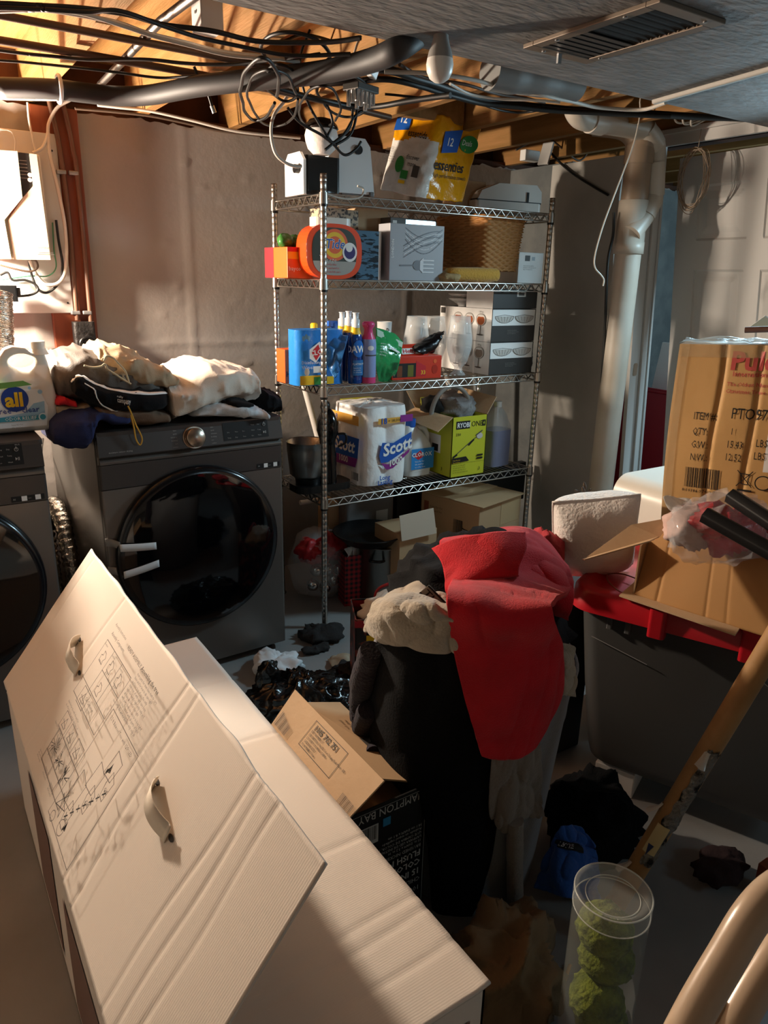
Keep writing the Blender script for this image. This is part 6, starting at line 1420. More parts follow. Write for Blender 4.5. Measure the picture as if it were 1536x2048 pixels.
hood = fabric('fleece_black', '#09090b', bs=200, bp=.25, sh=0); redt = mat('towel_red', '#c4101f', .95, bump=.3, bscale=300, sheen=.1, col2='#b00c1a', cscale=12); purp = mat('fleece_plum', '#221c26', .95, bump=.6, bscale=140, sheen=.05)
b = lump((HC.x+.03, HC.y+.05, HT+.05), (.235, .22, .22), .03, 7, 61, n=70); solo(b, 'hoodie', 'black hoodie bundled on the hamper top behind the red towel', 'clothes', hood)
pa = at(880, 1105, D=1.82); b = lump((pa.x, pa.y, pa.z-.08), (.085, .08, .075), .028, 11, 62, n=50); solo(b, 'black_sweatshirt', 'black sweatshirt lump left of the red towel on the hamper', 'clothes', hood)
rows = [[hc(738, 1296, .03), hc(800, 1268, .045), hc(870, 1258, .05), hc(940, 1262, .05), hc(1000, 1280, .05)],
 [hc(732, 1350, .03), hc(790, 1345, .05), hc(860, 1345, .05), hc(930, 1345, .04), hc(1000, 1350, .03)],
 [hc(732, 1440, .03), hc(790, 1440, .05), hc(860, 1440, .045), hc(930, 1440, .03), hc(1000, 1440, .02)],
 [hc(775, 1545, .03), hc(825, 1550, .04), hc(880, 1555, .035), hc(935, 1555, .02), hc(1000, 1550, .012)],
 [hc(845, 1650, .02), hc(870, 1680, .03), hc(905, 1690, .025), hc(945, 1690, .015), hc(990, 1680, .010)],
 [hc(862, 1790, .015), hc(880, 1800, .02), hc(905, 1805, .018), hc(930, 1800, .012), hc(960, 1790, .008)],
 [hc(868, 1838, .012), hc(880, 1845, .015), hc(900, 1848, .012), hc(920, 1845, .010), hc(940, 1835, .008)]]
patch(rows, 'black_coat', hood, None, 60, 90, .006, 5, 63, .006, 'black fleece draped over the front of the hamper down to the floor', 'clothes', st=(1, 1, .5))
for k, (pp_, r, lab) in enumerate((([(742, 1300), (728, 1350), (722, 1400), (718, 1440)], .028, 'plum fleece sleeve hanging on the left side of the hamper, upper'), ([(735, 1420), (726, 1450), (732, 1490), (748, 1510)], .026, 'plum fleece sleeve hanging on the left side of the hamper, lower'))):
    b = B(); pts = curve([hc(x, y, .045) for x, y in pp_], 20); b.tube(pts, [r*(.7+.4*math.sin(math.pi*(.15+.75*i/20)))*(1+.15*noise.noise(V((i*.4, k, 0)))) for i in range(21)], 18); solo(b, 'sleeve', lab, 'clothes', purp)
# beige sweatpants with printed band
bg = mat('cloth_oat', '#a99d8b', .95, bump=.35, bscale=150, sheen=.2, col2='#9d917f', cscale=14)
rows = [[at(795, 1172, D=1.74), at(830, 1152, D=1.74), at(868, 1146, D=1.73), at(905, 1165, D=1.72), at(940, 1185, D=1.71)],
 [at(762, 1192, D=1.70), at(815, 1180, D=1.66), at(860, 1175, D=1.65), at(905, 1195, D=1.64), at(950, 1215, D=1.64)],
 [hc(728, 1226, .06), hc(780, 1212, .085), hc(840, 1208, .09), hc(900, 1225, .085), hc(960, 1240, .075)],
 [hc(722, 1264, .05), hc(775, 1258, .085), hc(840, 1262, .09), hc(905, 1272, .08), hc(960, 1275, .07)],
 [hc(738, 1272, .045), hc(790, 1282, .075), hc(850, 1296, .08), hc(910, 1302, .07), hc(960, 1300, .06)],
 [hc(745, 1272, .03), hc(795, 1280, .05), hc(855, 1294, .05), hc(915, 1300, .05), hc(960, 1298, .04)]]
o, fs_ = patch(rows, 'sweatpants', bg, None, 70, 60, .013, 9, 64, .006, 'oatmeal sweatpants with black-striped lettered waistband beside the red towel', 'clothes')
br = [[at(838, 1186, D=1.53), at(870, 1222, D=1.525), at(905, 1262, D=1.52)], [at(858, 1170, D=1.54), at(888, 1200, D=1.53), at(912, 1226, D=1.525)]]
fb3 = surf(br, .003, 16, 65); b = B(); b.grid(24, 8, fb3); wb_ = b.build('waistband', bg, o, solid=.004, off=0)
bn = V((-.5, -.6, .4)).normalized()
D = Decal(lambda x, y, l: fb3(x, y)+(CP-fb3(x, y)).normalized()*(l*2+.0035), .0006, seg=8); D.rect(0, .0, 1, .16, ink); D.rect(0, .86, 1, 1, ink); D.text('TЬПEИ', .04, .26, .42, ink, bold=.02, sx=.45) if False else D.text('THEIR', .05, .24, .5, ink, bold=.02, sx=.42); D.b.build('lettering', D.mats, wb_)
# red towel
rows = [[at(905, 1078, D=1.92), at(975, 1064, D=1.90), at(1045, 1060, D=1.90), at(1088, 1082, D=1.92), at(1135, 1135, D=1.92)],
 [at(880, 1090, D=1.82), at(950, 1085, D=1.78), at(1015, 1082, D=1.76), at(1082, 1105, D=1.78), at(1140, 1150, D=1.80)],
 [at(905, 1150, D=1.70), at(955, 1150, D=1.66), at(1010, 1150, D=1.66), at(1080, 1160, D=1.70), at(1142, 1178, D=1.74)],
 [hc(893, 1195, .085), hc(945, 1205, .085), hc(1000, 1220, .08), hc(1060, 1220, .075), hc(1102, 1215, .07)],
 [hc(905, 1285, .075), hc(960, 1295, .075), hc(1012, 1300, .07), hc(1070, 1300, .06), hc(1122, 1285, .05)],
 [hc(928, 1390, .065), hc(980, 1400, .06), hc(1030, 1405, .055), hc(1080, 1400, .05), hc(1124, 1375, .04)],
 [hc(948, 1460, .06), hc(985, 1470, .055), hc(1028, 1470, .05), hc(1065, 1462, .045), hc(1098, 1440, .04)],
 [hc(963, 1511, .055), hc(985, 1517, .05), hc(1015, 1519, .05), hc(1042, 1512, .045), hc(1068, 1492, .04)]]
o, ft = patch(rows, 'red_towel', redt, None, 70, 110, .0045, 5, 66, .012, 'large red towel draped over the hamper pile', 'towel', st=(1.6, 1.6, .6))
rows = [[at(866, 1100, D=1.72), at(915, 1078, D=1.70), at(985, 1068, D=1.69), at(1050, 1066, D=1.70)],
 [at(885, 1130, D=1.67), at(930, 1118, D=1.65), at(990, 1104, D=1.645), at(1052, 1098, D=1.66)],
 [at(893, 1185, D=1.60), at(925, 1168, D=1.60), at(975, 1150, D=1.61), at(1035, 1138, D=1.63)],
 [at(896, 1192, D=1.615), at(928, 1178, D=1.615), at(978, 1160, D=1.625), at(1036, 1148, D=1.645)]]
b = B(); b.grid(50, 40, surf(rows, .005, 6, 67)); b.build('folded_corner', redt, o, solid=.012, off=0)
rows = [[at(1050, 1090, D=1.80), at(1090, 1110, D=1.80), at(1138, 1138, D=1.80)], [at(1060, 1140, D=1.72), at(1100, 1150, D=1.72), at(1146, 1175, D=1.74)], [at(1085, 1195, D=1.70), at(1110, 1200, D=1.70), at(1140, 1215, D=1.72)], [at(1095, 1225, D=1.74), at(1112, 1228, D=1.74), at(1135, 1235, D=1.76)]]
b = B(); b.grid(40, 40, surf(rows, .007, 7, 68)); b.build('side_fold', redt, o, solid=.012, off=0)
lg = mat('cloth_taupe', '#7d736a', .95, bump=.3, bscale=150, sheen=.2)
rows = [[hc(985, 1495, .025), hc(1015, 1498, .03), hc(1050, 1495, .03), hc(1078, 1485, .025)], [hc(978, 1590, .02), hc(1010, 1592, .03), hc(1050, 1592, .028), hc(1084, 1585, .02)], [hc(980, 1635, .02), hc(1008, 1640, .028), hc(1052, 1628, .026), hc(1089, 1620, .02)], [hc(992, 1650, .018), hc(1012, 1662, .024), hc(1040, 1640, .022), hc(1088, 1632, .016)]]
o, _ = patch(rows, 'leggings', lg, None, 40, 40, .010, 11, 69, .005, 'taupe leggings hanging below the red towel with one leg reaching the floor', 'clothes', st=(2, 2, .5))
b = B(); pts = curve([hc(1030, 1640, .03), hc(1030, 1700, .03), hc(1030, 1770, .03), hc(1034, 1850, .03)], 24); b.tube(pts, [.020*(1+.12*noise.noise(V((i*.5, 3, 0)))) for i in range(25)], 14); b.build('leg', lg, o)
rows = [[hc(1118, 1290, .03), hc(1135, 1288, .03), hc(1152, 1295, .03)], [hc(1118, 1335, .035), hc(1138, 1330, .04), hc(1156, 1330, .03)], [hc(1115, 1385, .03), hc(1132, 1390, .035), hc(1146, 1392, .03)]]
patch(rows, 'sleeve', bg, None, 26, 30, .012, 14, 70, .006, 'oatmeal sleeve crumpled at the right side of the hamper', 'clothes')
p = at(1015, 1945, Z=.05); b = lump((p.x, p.y, .07), (.095, .13, .085), .04, 11, 71, n=80, rz=-.9, st=(1, 1, .6))
for v in b.v: v.z = max(v.z, .003)
solo(b, 'paper_heap', 'crumpled tan cloth heaped on the floor right of the tree carton', 'cloth', mat('cloth_tan', '#7f6a50', .9, bump=.3, bscale=60))
p = at(935, 1900, Z=.03); b = lump((p.x, p.y, .035), (.05, .04, .032), .018, 18, 72, n=30); solo(b, 'plastic_scrap', 'small clear plastic scrap beside the tan heap', 'scrap', film)
# clothes on the floor between hamper and bin
p = at(1185, 1640, Z=.08); b = lump((p.x, p.y, .09), (.12, .11, .10), .035, 9, 73, n=56)
for v in b.v: v.z = max(v.z, .003)
solo(b, 'dark_bag', 'black duffel lump on the floor between hamper and bin', 'bag', hood)
sh = mat('cloth_royal', '#24539f', .9, bump=.3, bscale=120, sheen=.2)
q = [at(x, y, Z=z) for x, y, z in ((1122, 1652, .16), (1162, 1652, .15), (1190, 1690, .12), (1092, 1705, .10), (1140, 1715, .12), (1195, 1730, .07), (1070, 1775, .02), (1130, 1795, .05), (1200, 1800, .02))]
o, fsb = patch([q[0:3][:1]+[q[1], q[2]], q[3:6], q[6:9]], 'shorts', sh, None, 44, 44, .014, 12, 74, .006, 'royal blue shorts with lettered waistband on the floor by the hamper', 'clothes')
D = Decal(lambda x, y, l: fsb(x, y)+V((-.3, -.5, .8))*(l*2+.005), .0006, seg=6); D.rect(.05, .26, .7, .40, ink); D.text('TRUE', .12, .29, .09, white, sx=1.3); D.b.build('waistband', D.mats, o)
CUR['world'] = False
# ------------------------------------------------------------------ storage bin with red lid
TA = math.atan2(-.918, .396); TO = V((1.485, 1.305, .09))
b = B(); c_ = TO+rotm(0, 0, TA) @ V((.22, .21, 0)); t = thing('white_flat_box', 'flat white box on the floor under the red-lidded bin', 'box', (c_.x, c_.y, 0), TA); b.box((-.10, -.11, 0), (.02, .12, .083)); b.build('body', white, t, bevel=.003); 
t = thing('storage_bin', 'large grey translucent storage bin with a red lid', 'storage bin', TO, TA)
LL, LW, ZT = .80, .52, .58
binm = mat('bin_smoke', '#4c4a48', .35, alpha=.93, coat=.15, bump=.03, bscale=12)
def rr_(l, w, r, ins, n=8):
    pts = []
    for cx, cy, t0 in ((l-ins-r, w-ins-r, 0), (ins+r, w-ins-r, 90), (ins+r, ins+r, 180), (l-ins-r, ins+r, 270)):
        for k in range(n+1): a = math.radians(t0+90*k/n); pts.append((cx+r*math.cos(a), cy+r*math.sin(a)))
    return pts
b = B(); lev = [(0.0, .10, .07), (.012, .085, .07), (.05, .078, .065), (ZT*.45, .055, .06), (ZT*.93, .03, .055)]
rings = [rr_(LL, LW, r, i) for z, i, r in lev]; n = len(rings[0]); vs = [V((x, y, lev[k][0])) for k, rg in enumerate(rings) for x, y in rg]
b.add(vs, [(k*n+i, k*n+(i+1) % n, (k+1)*n+(i+1) % n, (k+1)*n+i) for k in range(len(lev)-1) for i in range(n)], 0, True); b.add(vs[:n], [tuple(range(n))[::-1]])
b.build('body', binm, t)
b = B()
for x in (.12, .17, .60): b.rbox((x, .020, ZT*.83), (x+.016, .036, ZT*.93), .004)
b.build('rib', mat('bin_rib', '#5d5b59', .4, alpha=.95), t)
b = B(); f0r = [V((x, .055-.025*z/ZT-.004, z)) for x, z in ((.08, .44), (.16, .42), (.24, .40))]; b.tube(curve(f0r, 10), .0014, 6); f1r = [V((x, .035, z)) for x, z in ((.47, .50), (.53, .44), (.60, .42), (.72, .42))]; b.tube(curve(f1r, 12), .0014, 6); b.build('moulded_line', mat('bin_line', '#8a8886', .4), t)
lidm = mat('lid_red', '#b5121f', .38, coat=.1)
b = B(); lv = [(ZT-.055, .0, .075), (ZT-.002, .006, .075), (ZT+.008, .016, .07), (ZT+.010, .04, .06), (ZT-.012, .065, .05), (ZT-.014, .10, .04)]
rings = [rr_(LL, LW, r, i) for z, i, r in lv]; vs = [V((x, y, lv[k][0])) for k, rg in enumerate(rings) for x, y in rg]
b.add(vs, [(k*n+i, k*n+(i+1) % n, (k+1)*n+(i+1) % n, (k+1)*n+i) for k in range(len(lv)-1) for i in range(n)], 0, True); b.add(vs[-n:], [tuple(range(n))], 0); b.build('lid', lidm, t)
b = B()
for x in (.235, .46): b.rbox((x, -.012, ZT-.075), (x+.045, .03, ZT+.006), .010)
b.build('latch', lidm, t, bevel=.006)
# contents on the bin: open cardboard box
LZ = TO.z+ZT+.012
CUR['world'] = True
cb = mat('kraft_bright', '#b58650', .75, bump=.06, bscale=130, wave='Y')
bl, brr = at(1268, 1190, Z=LZ+.004), at(1560, 1283, Z=LZ+.004)
dl = (bl-CP).dot(_fw); dr_ = (brr-CP).dot(_fw)
tl, tr = at(1310, 1045, D=dl+.02), at(1560, 1100, D=dr_+.03)
t = thing('open_carton', 'open brown carton with ribbed flap standing on the red lid', 'box', (bl+brr)/2, None)
n_ = (brr-bl).cross(tl-bl).normalized()
def pan(u, v):
    p = (bl*(1-u)+brr*u)*(1-v)+(tl*(1-u)+tr*u)*v
    d = -.003*math.exp(-((u-.17)/.012)**2)-.002*math.exp(-((u-.52)/.01)**2)-.0015*math.exp(-((u-.66)/.01)**2)+.003*noise.noise(p*9)
    return p+n_*d
b = B(); b.grid(110, 40, pan); b.build('ribbed_panel', cb, t, solid=.005, off=0)
bk_ = V((.16, .07, 0))
b = B(); b.plate([bl, bl+bk_, bl+bk_+V((0, 0, .14)), bl+V((.01, .005, .14))], .004); b.plate([bl+bk_, brr+bk_, brr+bk_+V((0, 0, .14)), bl+bk_+V((0, 0, .14))], .004); b.build('side_panel', ck2, t)
w0, w1 = at(1238, 1193, Z=LZ+.002), at(1470, 1272, Z=LZ+.002)
b = B(); b.plate([w0, w1, w1+V((.14, .05, 0)), w0+V((.14, .05, 0))], -.004); b.build('bottom_flap', kraft, t)
g = [at(1165, 1120, D=1.86), at(1262, 1050, D=1.90), at(1350, 1034, D=1.92), at(1318, 1075, D=1.86)]
b = B(); b.plate(g, .004); b.plate([g[0], g[3], at(1300, 1084, D=1.80), at(1170, 1121, D=1.82)], .003); b.build('torn_flap', kraft, t)
cab([at(x, y, Z=LZ-.008) for x, y in ((1262, 1195), (1235, 1180), (1215, 1160), (1218, 1148), (1245, 1148), (1275, 1158))], .0022, 'cord', 'thin looped cord lying on the red lid', mat('cord_rust', '#8a4a3a', .7), 'cord')
# tall tree carton text box
PA = math.radians(158); e0 = at(1362, 850, D=2.02); PX = V((math.sin(PA), math.cos(PA), .05)).normalized(); PUP = V((-.05*math.sin(PA), -.05*math.cos(PA), 1)).normalized(); PN = PUP.cross(PX)
ztp = onplane(1373, 688, e0, PN).z; pz0 = LZ+.004
o0 = V((e0.x, e0.y, pz0)); HP = ztp-pz0
t = thing('tall_carton', 'tall brown taped carton with red logo and item lettering, right side', 'box', o0, None)
kr = mat('kraft_gold', '#c79b60', .6, bump=.12, bscale=30)
def pfz(u, v):
    x = .52*u; z = HP*v; d = .012*math.sin(math.pi*v)*math.sin(math.pi*min(1, u*1.0))
    for k, cx in enumerate((.115, .205, .33)): d -= .007*math.exp(-((x-cx-.004*math.sin(z*14+k))/.006)**2)
    d += .002*noise.noise(V((x*9, z*6, 3)))
    return o0+PX*(x-.012*math.sin(math.pi*v)*(1-u))+PUP*z-PN*d
b = B(); b.grid(120, 60, pfz); bk0 = [pfz(0, 0), pfz(1, 0), pfz(1, 1), pfz(0, 1)]; PB = V((math.sin(1.08), math.cos(1.08), 0)); bq = [p+PB*.17 for p in bk0]
b.grid(8, 60, lambda u, v: pfz(0, v)+PB*.17*(1-u)); b.add(bk0+bq, [(1, 5, 6, 2), (5, 4, 7, 6), (4, 5, 1, 0)]); b.grid(30, 6, lambda u, v: pfz(u, 1)+PB*.17*v+V((0, 0, -.006*math.sin(v*3)*math.sin(u*9))))
b.build('body', kr, t)
def pq(px, py): q = onplane(px, py, o0, PN)-o0; return q.dot(PX), q.dot(PUP)
D = Decal(lambda x, y, l: pfz(x/.52, y/HP)-PN*(l*2+.0008), .0005)
def ptext(s, px, py, h, m, **k): x, y = pq(px, py); D.text(s, x, y, h, m, **k)
pr_ = mat('ink_rose', '#c0504a', .5)
ptext('ITEM #:', 1394, 838, .021, ink, sx=.62); ptext('PTO97613', 1468, 836, .029, ink, sx=.72); ptext('QTY:', 1393, 868, .020, ink, sx=.62); ptext('1', 1468, 868, .018, ink, sx=.62); ptext('G.W.:', 1391, 894, .020, ink, sx=.62); ptext('15.43', 1460, 894, .020, ink, sx=.66); ptext('LBS', 1518, 892, .020, ink, sx=.66); ptext('N.W.:', 1389, 919, .020, ink, sx=.62); ptext('12.52', 1457, 919, .020, ink, sx=.66); ptext('LBS', 1514, 917, .020, ink, sx=.66)
D.build('item_lettering', t); D = Decal(D.fn, .0005)
ptext('Puleo', 1462, 738, .046, pr_, bold=.05); ptext('International', 1468, 752, .013, pr_, bold=.02); ptext('The Oldest Name in', 1458, 771, .010, pr_, bold=.01); ptext('Christmas Trees since', 1456, 785, .010, pr_, bold=.01)
D.build('lettering', t); D = Decal(D.fn, .0005)
xa, za = pq(1377, 972); xb, zb_ = pq(1448, 940); D.bars(xa, za, xb, zb_, ink, 26, 4); ptext('8 10386 97613 7', 1372, 981, .009, ink)
D.build('barcode', t); D = Decal(D.fn, .0005)
xa, za = pq(1480, 970); D.line([(xa, za), (xa+.036, za+.042)], .0022, ink); D.line([(xa+.036, za), (xa, za+.042)], .0022, ink); D.line([(xa+.008, za+.034), (xa+.011, za+.006), (xa+.026, za+.006), (xa+.029, za+.034), (xa+.008, za+.034)], .0022, ink); D.rect(xa+.003, za-.013, xa+.038, za-.008, ink); x2, z2 = pq(1533, 965); D.ell(x2, z2, .02, .02, ink); D.ell(x2, z2, .017, .017, kr); D.rect(x2-.004, z2+.03, x2+.10, z2+.15, white)
D.build('symbols', t)
tpm2 = mat('tape_clear', '#d6bd92', .12, alpha=.35, spec=.8, bump=.4, bscale=30)
b = B(); b.grid(60, 4, lambda u, v: pfz(u, 1-.05*v)-PN*.0025); b.grid(60, 4, lambda u, v: pfz(u, .04+.10*v)-PN*.0025); b.grid(4, 30, lambda u, v: pfz(.0+.05*u, v)-PN*.0025); b.build('packing_tape', tpm2, t)
b = B(); pt_ = pfz(.05, 1); cpl = mat('plastic_white', '#cfdadb', .3, alpha=.7, bump=.6, bscale=30)
b.grid(60, 20, lambda u, v: pfz(u, 1)+PB*.16*v+V((0, 0, .004+.016*abs(noise.noise(V((u*9, v*3, 1))))+.02*(u > .5)*max(0, noise.noise(V((u*7, v*4, 9))))))-PN*.01); solo(b, 'plastic_wrap', 'crumpled pale plastic on top of the tall brown carton', 'plastic', cpl)
b = B(); a_ = at(1490, 660, D=1.96); b.cyl(a_, a_+PX*.3+V((0, 0, .012)), .008, n=16); solo(b, 'brown_tube', 'thin brown tube lying on top of the tall carton', 'tube', mat('tube_brown', '#5f3f33', .5))
q = [at(1498, 655, D=2.08), at(1530, 632, D=2.06), at(1575, 660, D=2.08)]; b = B(); b.plate([q[0], q[2], q[1]], .002); b.plate([q[0]+PN*.05, q[2]+PN*.05, q[1]], .002); solo(b, 'folded_paper', 'folded white paper tented on the tall carton', 'paper', mat('paper_cool', '#dfe6ea', .6))
# wreath in plastic, black bars
p = at(1455, 1050, D=1.80)
t = thing('bagged_garland', 'red garland in clear plastic in front of the tall carton', 'garland', (p.x, p.y, LZ), None)
gr = mat('garland_red', '#b0141f', .35, bump=.6, bscale=40)
for k, (x, y, dx_) in enumerate(((1420, 1040, .06), (1475, 1050, .07), (1520, 1055, .07), (1450, 1075, .05), (1550, 1080, .07))):
    p = at(x, y, D=1.80); b = lump((p.x, p.y, p.z), (dx_, .05, .035), .016, 18, 80+k, n=30); b.build('berry_cluster', gr, t)
b = lump(at(1385, 1050, D=1.84), (.075, .06, .05), .016, 12, 90, n=40); b.build('pale_fabric', mat('cloth_blush', '#c9aaa0', .9, bump=.2, bscale=60), t)
b = lump(at(1445, 1055, D=1.79), (.15, .09, .075), .022, 11, 91, n=50); b.build('film', film, t)
rows = [[at(1325, 995, D=1.83), at(1350, 990, D=1.85), at(1380, 1000, D=1.85)], [at(1328, 1003, D=1.82), at(1350, 1012, D=1.82), at(1385, 1025, D=1.81)], [at(1345, 1030, D=1.82), at(1365, 1035, D=1.80), at(1395, 1050, D=1.80)]]
b = B(); b.grid(20, 20, surf(rows, .008, 18, 92)); b.build('film_end', mat('film_end', '#e6ecee', .15, alpha=.5, bump=.5, bscale=30), t, solid=.001)
bar = mat('bar_black', '#141313', .45)
for pa_, pb_, lab in (((1462, 992), (1580, 1070), 'black padded bar, upper of two lying in the open carton'), ((1410, 1030), (1580, 1125), 'black padded bar, lower of two lying in the open carton')):
    a_, c_ = at(*pa_, D=1.70), at(*pb_, D=1.58)
    if pa_[0] < 1450: a_, c_ = at(*pa_, D=1.66), at(*pb_, D=1.54)
    t = thing('black_bar', lab, 'bar', a_, None); b = B(); b.tube([a_, c_], .0205, 6); b.v = [v+V(noise.noise_vector(v*8))*.002 for v in b.v]; b.build('bar', bar, t, bevel=.003)
# white rounded appliance, pillow, sprig
t = thing('white_heater', 'white rounded appliance with black glossy front beside the tall carton', 'appliance', (2.22, 1.50, 0), 0)
ivory = mat('ivory_plastic', '#d8d0c4', .35); X0_, X1_, Y0_, Y1_, ZH = -.20, .20, -.12, .11, .862
pr2 = [(X0_, .0), (X1_, .0)]+[(X1_-.07+.07*math.cos(math.radians(a)), ZH-.07+.07*math.sin(math.radians(a))) for a in range(0, 91, 10)]+[(X0_+.07+.07*math.cos(math.radians(a)), ZH-.07+.07*math.sin(math.radians(a))) for a in range(90, 181, 10)]
b = B(); b.prism(pr2, -Y1_, -Y0_, fr=lambda x, y, z: V((x, -z, y)), sm=True); b.build('shell', ivory, t, bevel=.010)
pr3 = [(x*.86, y if y < .01 else y-.03) for x, y in pr2]; b = B(); b.prism(pr3, .122, .142, fr=lambda x, y, z: V((x, -z, y))); b.build('front_glass', doorg, t, bevel=.008)
b = B()
for y in (.03, .055): b.box((X0_-.002, y-.004, .03), (X0_+.003, y+.004, ZH-.08))
b.build('side_groove', mat('ivory_groove', '#a79f93', .4), t)
pm = mat('pillow_white', '#e3ddd6', .9, bump=.4, bscale=110, sheen=.2)
c_ = at(1188, 1068, D=2.16)
t = thing('pillow', 'white quilted pillow propped behind the red-lidded bin', 'pillow', (c_.x, c_.y, c_.z-.13), None)
def pil(u, v, s):
    x, y = 2*u-1, 2*v-1; h = (max(0, 1-x**4)*max(0, 1-y**4))**.5; ear = 1-.10*(1-abs(x)**3)*0
    k = 1-.07*(1-abs(y)**2)*0; lx = x*.118*(1-.10*(1-x*x)*abs(y)+.02*abs(x*y)); lz = y*.135*(1-.10*(1-y*y)*abs(x)+.03*abs(x*y))
    p = V((lx, s*(.085*h+.003*noise.noise(V((x*4, y*4, s)))), lz))
    return c_+rotm(.42, -.14, math.radians(-38)) @ p
b = B(); b.grid(40, 40, lambda u, v: pil(u, v, -1)); b.grid(40, 40, lambda u, v: pil(u, v, 1)); b.build('cover', pm, t)
b = B(); b.tube([pil(u, v, 0) for u, v in [(i/20, 0) for i in range(20)]+[(1, i/20) for i in range(20)]+[(1-i/20, 1) for i in range(20)]+[(0, 1-i/20) for i in range(20)]], .004, 6, closed=True); b.build('piping', pm, t)
b = B(); b.box((1.55, 1.40, 0), (1.74, 1.60, .60)); solo(b, 'dark_crate', 'dark crate hidden behind the bin, carrying the pillow', 'crate', mat('crate_dark', '#2c2928', .7), bevel=.005)
p = at(1082, 1082, D=2.1); b = lump((p.x, p.y, p.z-.03), (.07, .06, .05), .02, 12, 95, n=36); solo(b, 'pink_garment', 'rosy garment scrap behind the red towel', 'clothes', mat('cloth_rose', '#a8343c', .9, bump=.3, bscale=90))
t = thing('dried_sprig', 'dried dark-tipped sprig standing behind the pillow', 'sprig', at(1172, 1000, D=2.3), None)
for k in range(7):
    a_ = at(1172, 1000, D=2.3); e_ = a_+V((-.045+.016*k, -.01*(k % 2), .045-.006*abs(k-2))); b = B(); b.tube([a_-V((0, 0, .08)), a_, e_], .0018, 5)
    if k < 3: b.lathe([(.001, 0), (.006, .012), (.004, .026), (.0005, .032)], a_*.3+e_*.7, (e_-a_).normalized(), n=8)
    b.build('stem', mat('sprig_brown', '#4a3a2c', .8), t)
# ------------------------------------------------------------------ leaning tube, clear cylinder of moss balls, folding chair
T1, T0 = at(1548, 1283, D=1.43), at(1275, 1735, D=1.66)
dd_ = (T0-T1).normalized(); TB = T0+dd_*((.002-T0.z)/dd_.z)
TT = T1-dd_*.35
t = thing('cardboard_tube', 'long tan cardboard tube with torn silver tape leaning on the bin', 'tube', TB, None)
b = B(); b.tube([TB, TT], .0235, 28); b.build('tube', mat('tube_tan', '#a57c4c', .6, col2='#946d40', cscale=14, bump=.1, bscale=40), t)
us = dd_.cross(V((0, 0, 1))).normalized(); ws = us.cross(dd_).normalized()
if (CP-T0).dot(ws) < 0: ws = -ws
def tubef(a, s, l): return T1+dd_*s+us*((.0238+l)*math.sin(a))+ws*((.0238+l)*math.cos(a))
vcam = CP-(T1*.45+T0*.55); aC = math.atan2(vcam.dot(us), vcam.dot(ws)); sL = 1 if us.dot(_rt) < 0 else -1
def spx(px, py): return (at(px, py, D=(T0-CP).dot(_fw))-T1).dot(dd_)
Ls = (T0-T1).length
b = B(); b.grid(16, 70, lambda u, v: tubef(aC+sL*.55+1.7*(u-.5)*(.7+.5*noise.noise(V((v*9, 0, 1)))), Ls*(.42+.53*v)+.01*noise.noise(V((u*6, v*20, 0))), .001+.005*abs(noise.noise(V((u*7, v*30, 2)))))); b.build('torn_tape', mat('tape_torn', '#8a847c', .3, .5, col2='#1c1815', cscale=28, cpos=(.52, .6), bump=.7, bscale=60), t)
b = B(); b.grid(10, 10, lambda u, v: tubef(aC+sL*.1+.9*(u-.5), Ls*(.76+.13*v), .0075)); b.build('paper_label', mat('label_cream', '#c9b888', .6), t)
b = B(); b.add([tubef(aC-.2, Ls*.85, .0085), tubef(aC+.2, Ls*.85, .0085), tubef(aC, Ls*.90, .0085)], [(0, 1, 2)]); b.build('blue_triangle', mat('label_navy', '#27345e', .5), t)
for s, a0_ in ((.43, aC+sL*.3), (.70, aC-sL*.9), (.97, aC-sL*.6)):
    b = B(); b.grid(6, 10, lambda u, v: tubef(a0_+.5*u, Ls*(s+.05*v), .002+.022*v*v+.003*math.sin(u*5))); b.build('loose_tape', mat('tape_loose', '#cfc6b8', .2, alpha=.8), t)
VT = .45; vc = at(1227, 1783, Z=VT); VR = .068
t = thing('clear_cylinder', 'tall clear plastic cylinder filled with green moss balls', 'container', (vc.x, vc.y, 0), 0)
clr = mat('clear_plastic', '#dfe3dc', .06, alpha=.13, spec=1.0)
b = B(); b.lathe([(VR, .002), (VR, VT-.035), (VR, VT)], n=56, cap=False); b.build('wall', clr, t)
b = B(); b.lathe([(VR+.001, VT-.035), (VR+.0015, VT-.033), (VR+.0015, VT-.002), (VR-.002, VT+.001), (VR-.010, VT), (VR-.014, VT-.008), (VR-.022, VT-.010), (.001, VT-.010)], n=56, cap=False); b.build('lid', mat('clear_lid', '#e8ebe4', .05, alpha=.16, spec=1.0), t)
b = B(); b.tube([V((VR*math.cos(a), VR*math.sin(a), VT)) for a in [2*math.pi*i/56 for i in range(56)]], .0016, 6, closed=True); b.tube([V(((VR-.02)*math.cos(a), (VR-.02)*math.sin(a), VT-.009)) for a in [2*math.pi*i/56 for i in range(56)]], .0011, 6, closed=True); b.tube([V((VR*math.cos(a), VR*math.sin(a), VT-.034)) for a in [2*math.pi*i/56 for i in range(56)]], .0012, 6, closed=True); b.build('rim', mat('clear_rim', '#e6e8e0', .05, alpha=.5, spec=1), t)
b = B(); b.cyl((0, 0, 0), (0, 0, .003), VR, n=56); b.build('base', clr, t)
moss = mat('moss', '#6f7a22', .95, bump=1.0, bscale=90, col2='#3f4a12', cscale=30)
labs = ['lowest', 'second from the bottom', 'in the middle', 'second from the top', 'topmost']
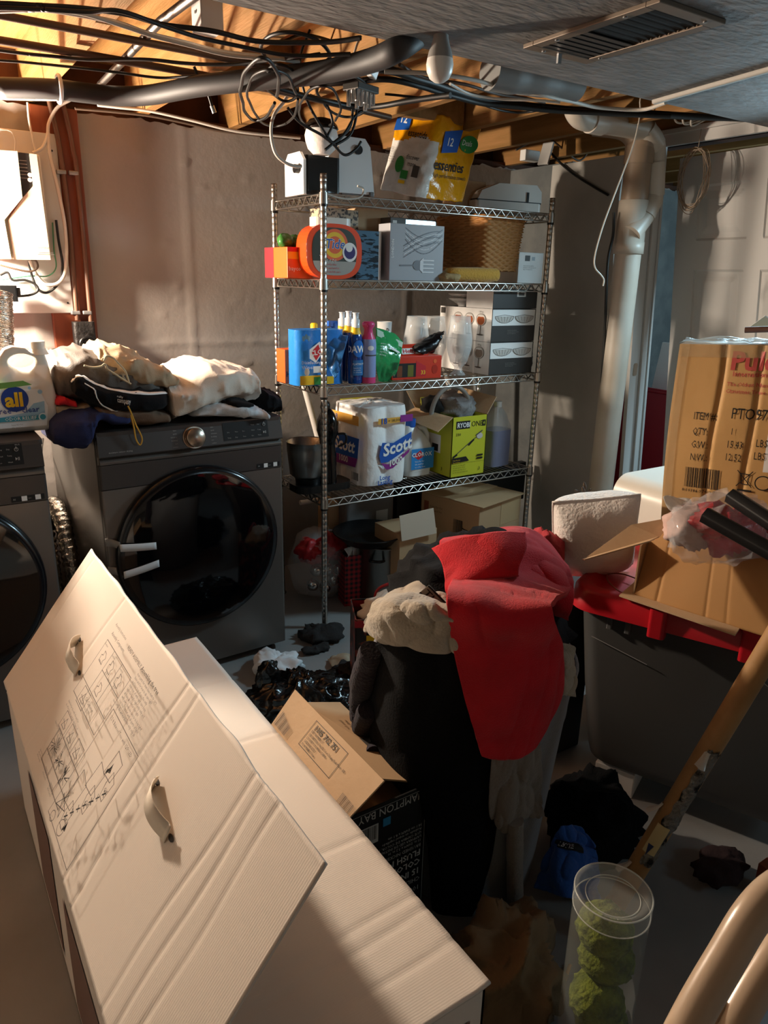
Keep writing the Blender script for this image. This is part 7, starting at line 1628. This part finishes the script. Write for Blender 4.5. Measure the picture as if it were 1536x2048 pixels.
for k, (dx_, dy_, z) in enumerate(((-.012, .004, .052), (.013, -.006, .130), (-.014, -.006, .208), (.013, .004, .286), (-.006, .002, .364))):
    b = lump((vc.x+dx_, vc.y+dy_, z), (.050, .050, .046), .004, 30, 100+k, n=56); solo(b, 'moss_ball', 'green moss ball in the clear cylinder, '+labs[k], 'moss ball', moss, 'moss balls in the clear cylinder')
cm = mat('chair_beige', '#c3ab91', .3, coat=.3)
t = thing('folding_chair', 'beige metal folding chair frame at the bottom right corner', 'chair', (.80, .12, 0), None)
def tb(pts, r, nm): b = B(); b.tube(curve(pts, 40), r, 20); b.build(nm, cm, t)
q1 = [at(x, y, D=d) for x, y, d in ((1640, 1740, .53), (1560, 1775, .52), (1505, 1830, .51), (1450, 1920, .505), (1400, 2005, .50), (1355, 2090, .495))]; e1 = q1[-1]+(q1[-1]-q1[-2])*2
tb(q1+[e1, V((.42, .16, .35)), V((.50, .17, .002))], .0128, 'back_tube')
q2 = [at(x, y, D=d) for x, y, d in ((1660, 1840, .56), (1575, 1885, .55), (1520, 1960, .54), (1470, 2045, .53), (1430, 2120, .52))]; e2 = q2[-1]+(q2[-1]-q2[-2])*2
tb(q2+[e2, V((.50, .12, .30)), V((.60, .10, .002))], .0128, 'leg_tube')
q3 = [at(x, y, D=d) for x, y, d in ((1650, 1795, .58), (1560, 1850, .58), (1490, 1950, .57), (1435, 2048, .56), (1400, 2110, .55))]; tb(q3+[V((.52, .20, .30)), V((.62, .22, .002))], .0105, 'inner_tube')
cab([at(x, y, Z=.006) for x, y in ((1140, 1930), (1120, 1985), (1100, 2020), (1080, 2060))], .004, 'cord', 'orange cord on the floor left of the clear cylinder', mat('cord_orange', '#c98a2a', .5), 'cord')
p = at(1522, 1790, Z=0); b = B(); b.box((p.x-.005, p.y-.02, 0), (p.x+.035, p.y+.02, .088)); solo(b, 'wood_leg', 'short red-brown wooden block at the right edge by the bin', 'block', rust)
p = at(1440, 1730, Z=.04); b = lump((p.x, p.y, .035), (.08, .05, .02), .014, 14, 110, n=36); solo(b, 'maroon_cloth', 'maroon cloth on the floor in the shade under the bin', 'cloth', mat('cloth_maroon', '#241012', .9, bump=.3, bscale=90))
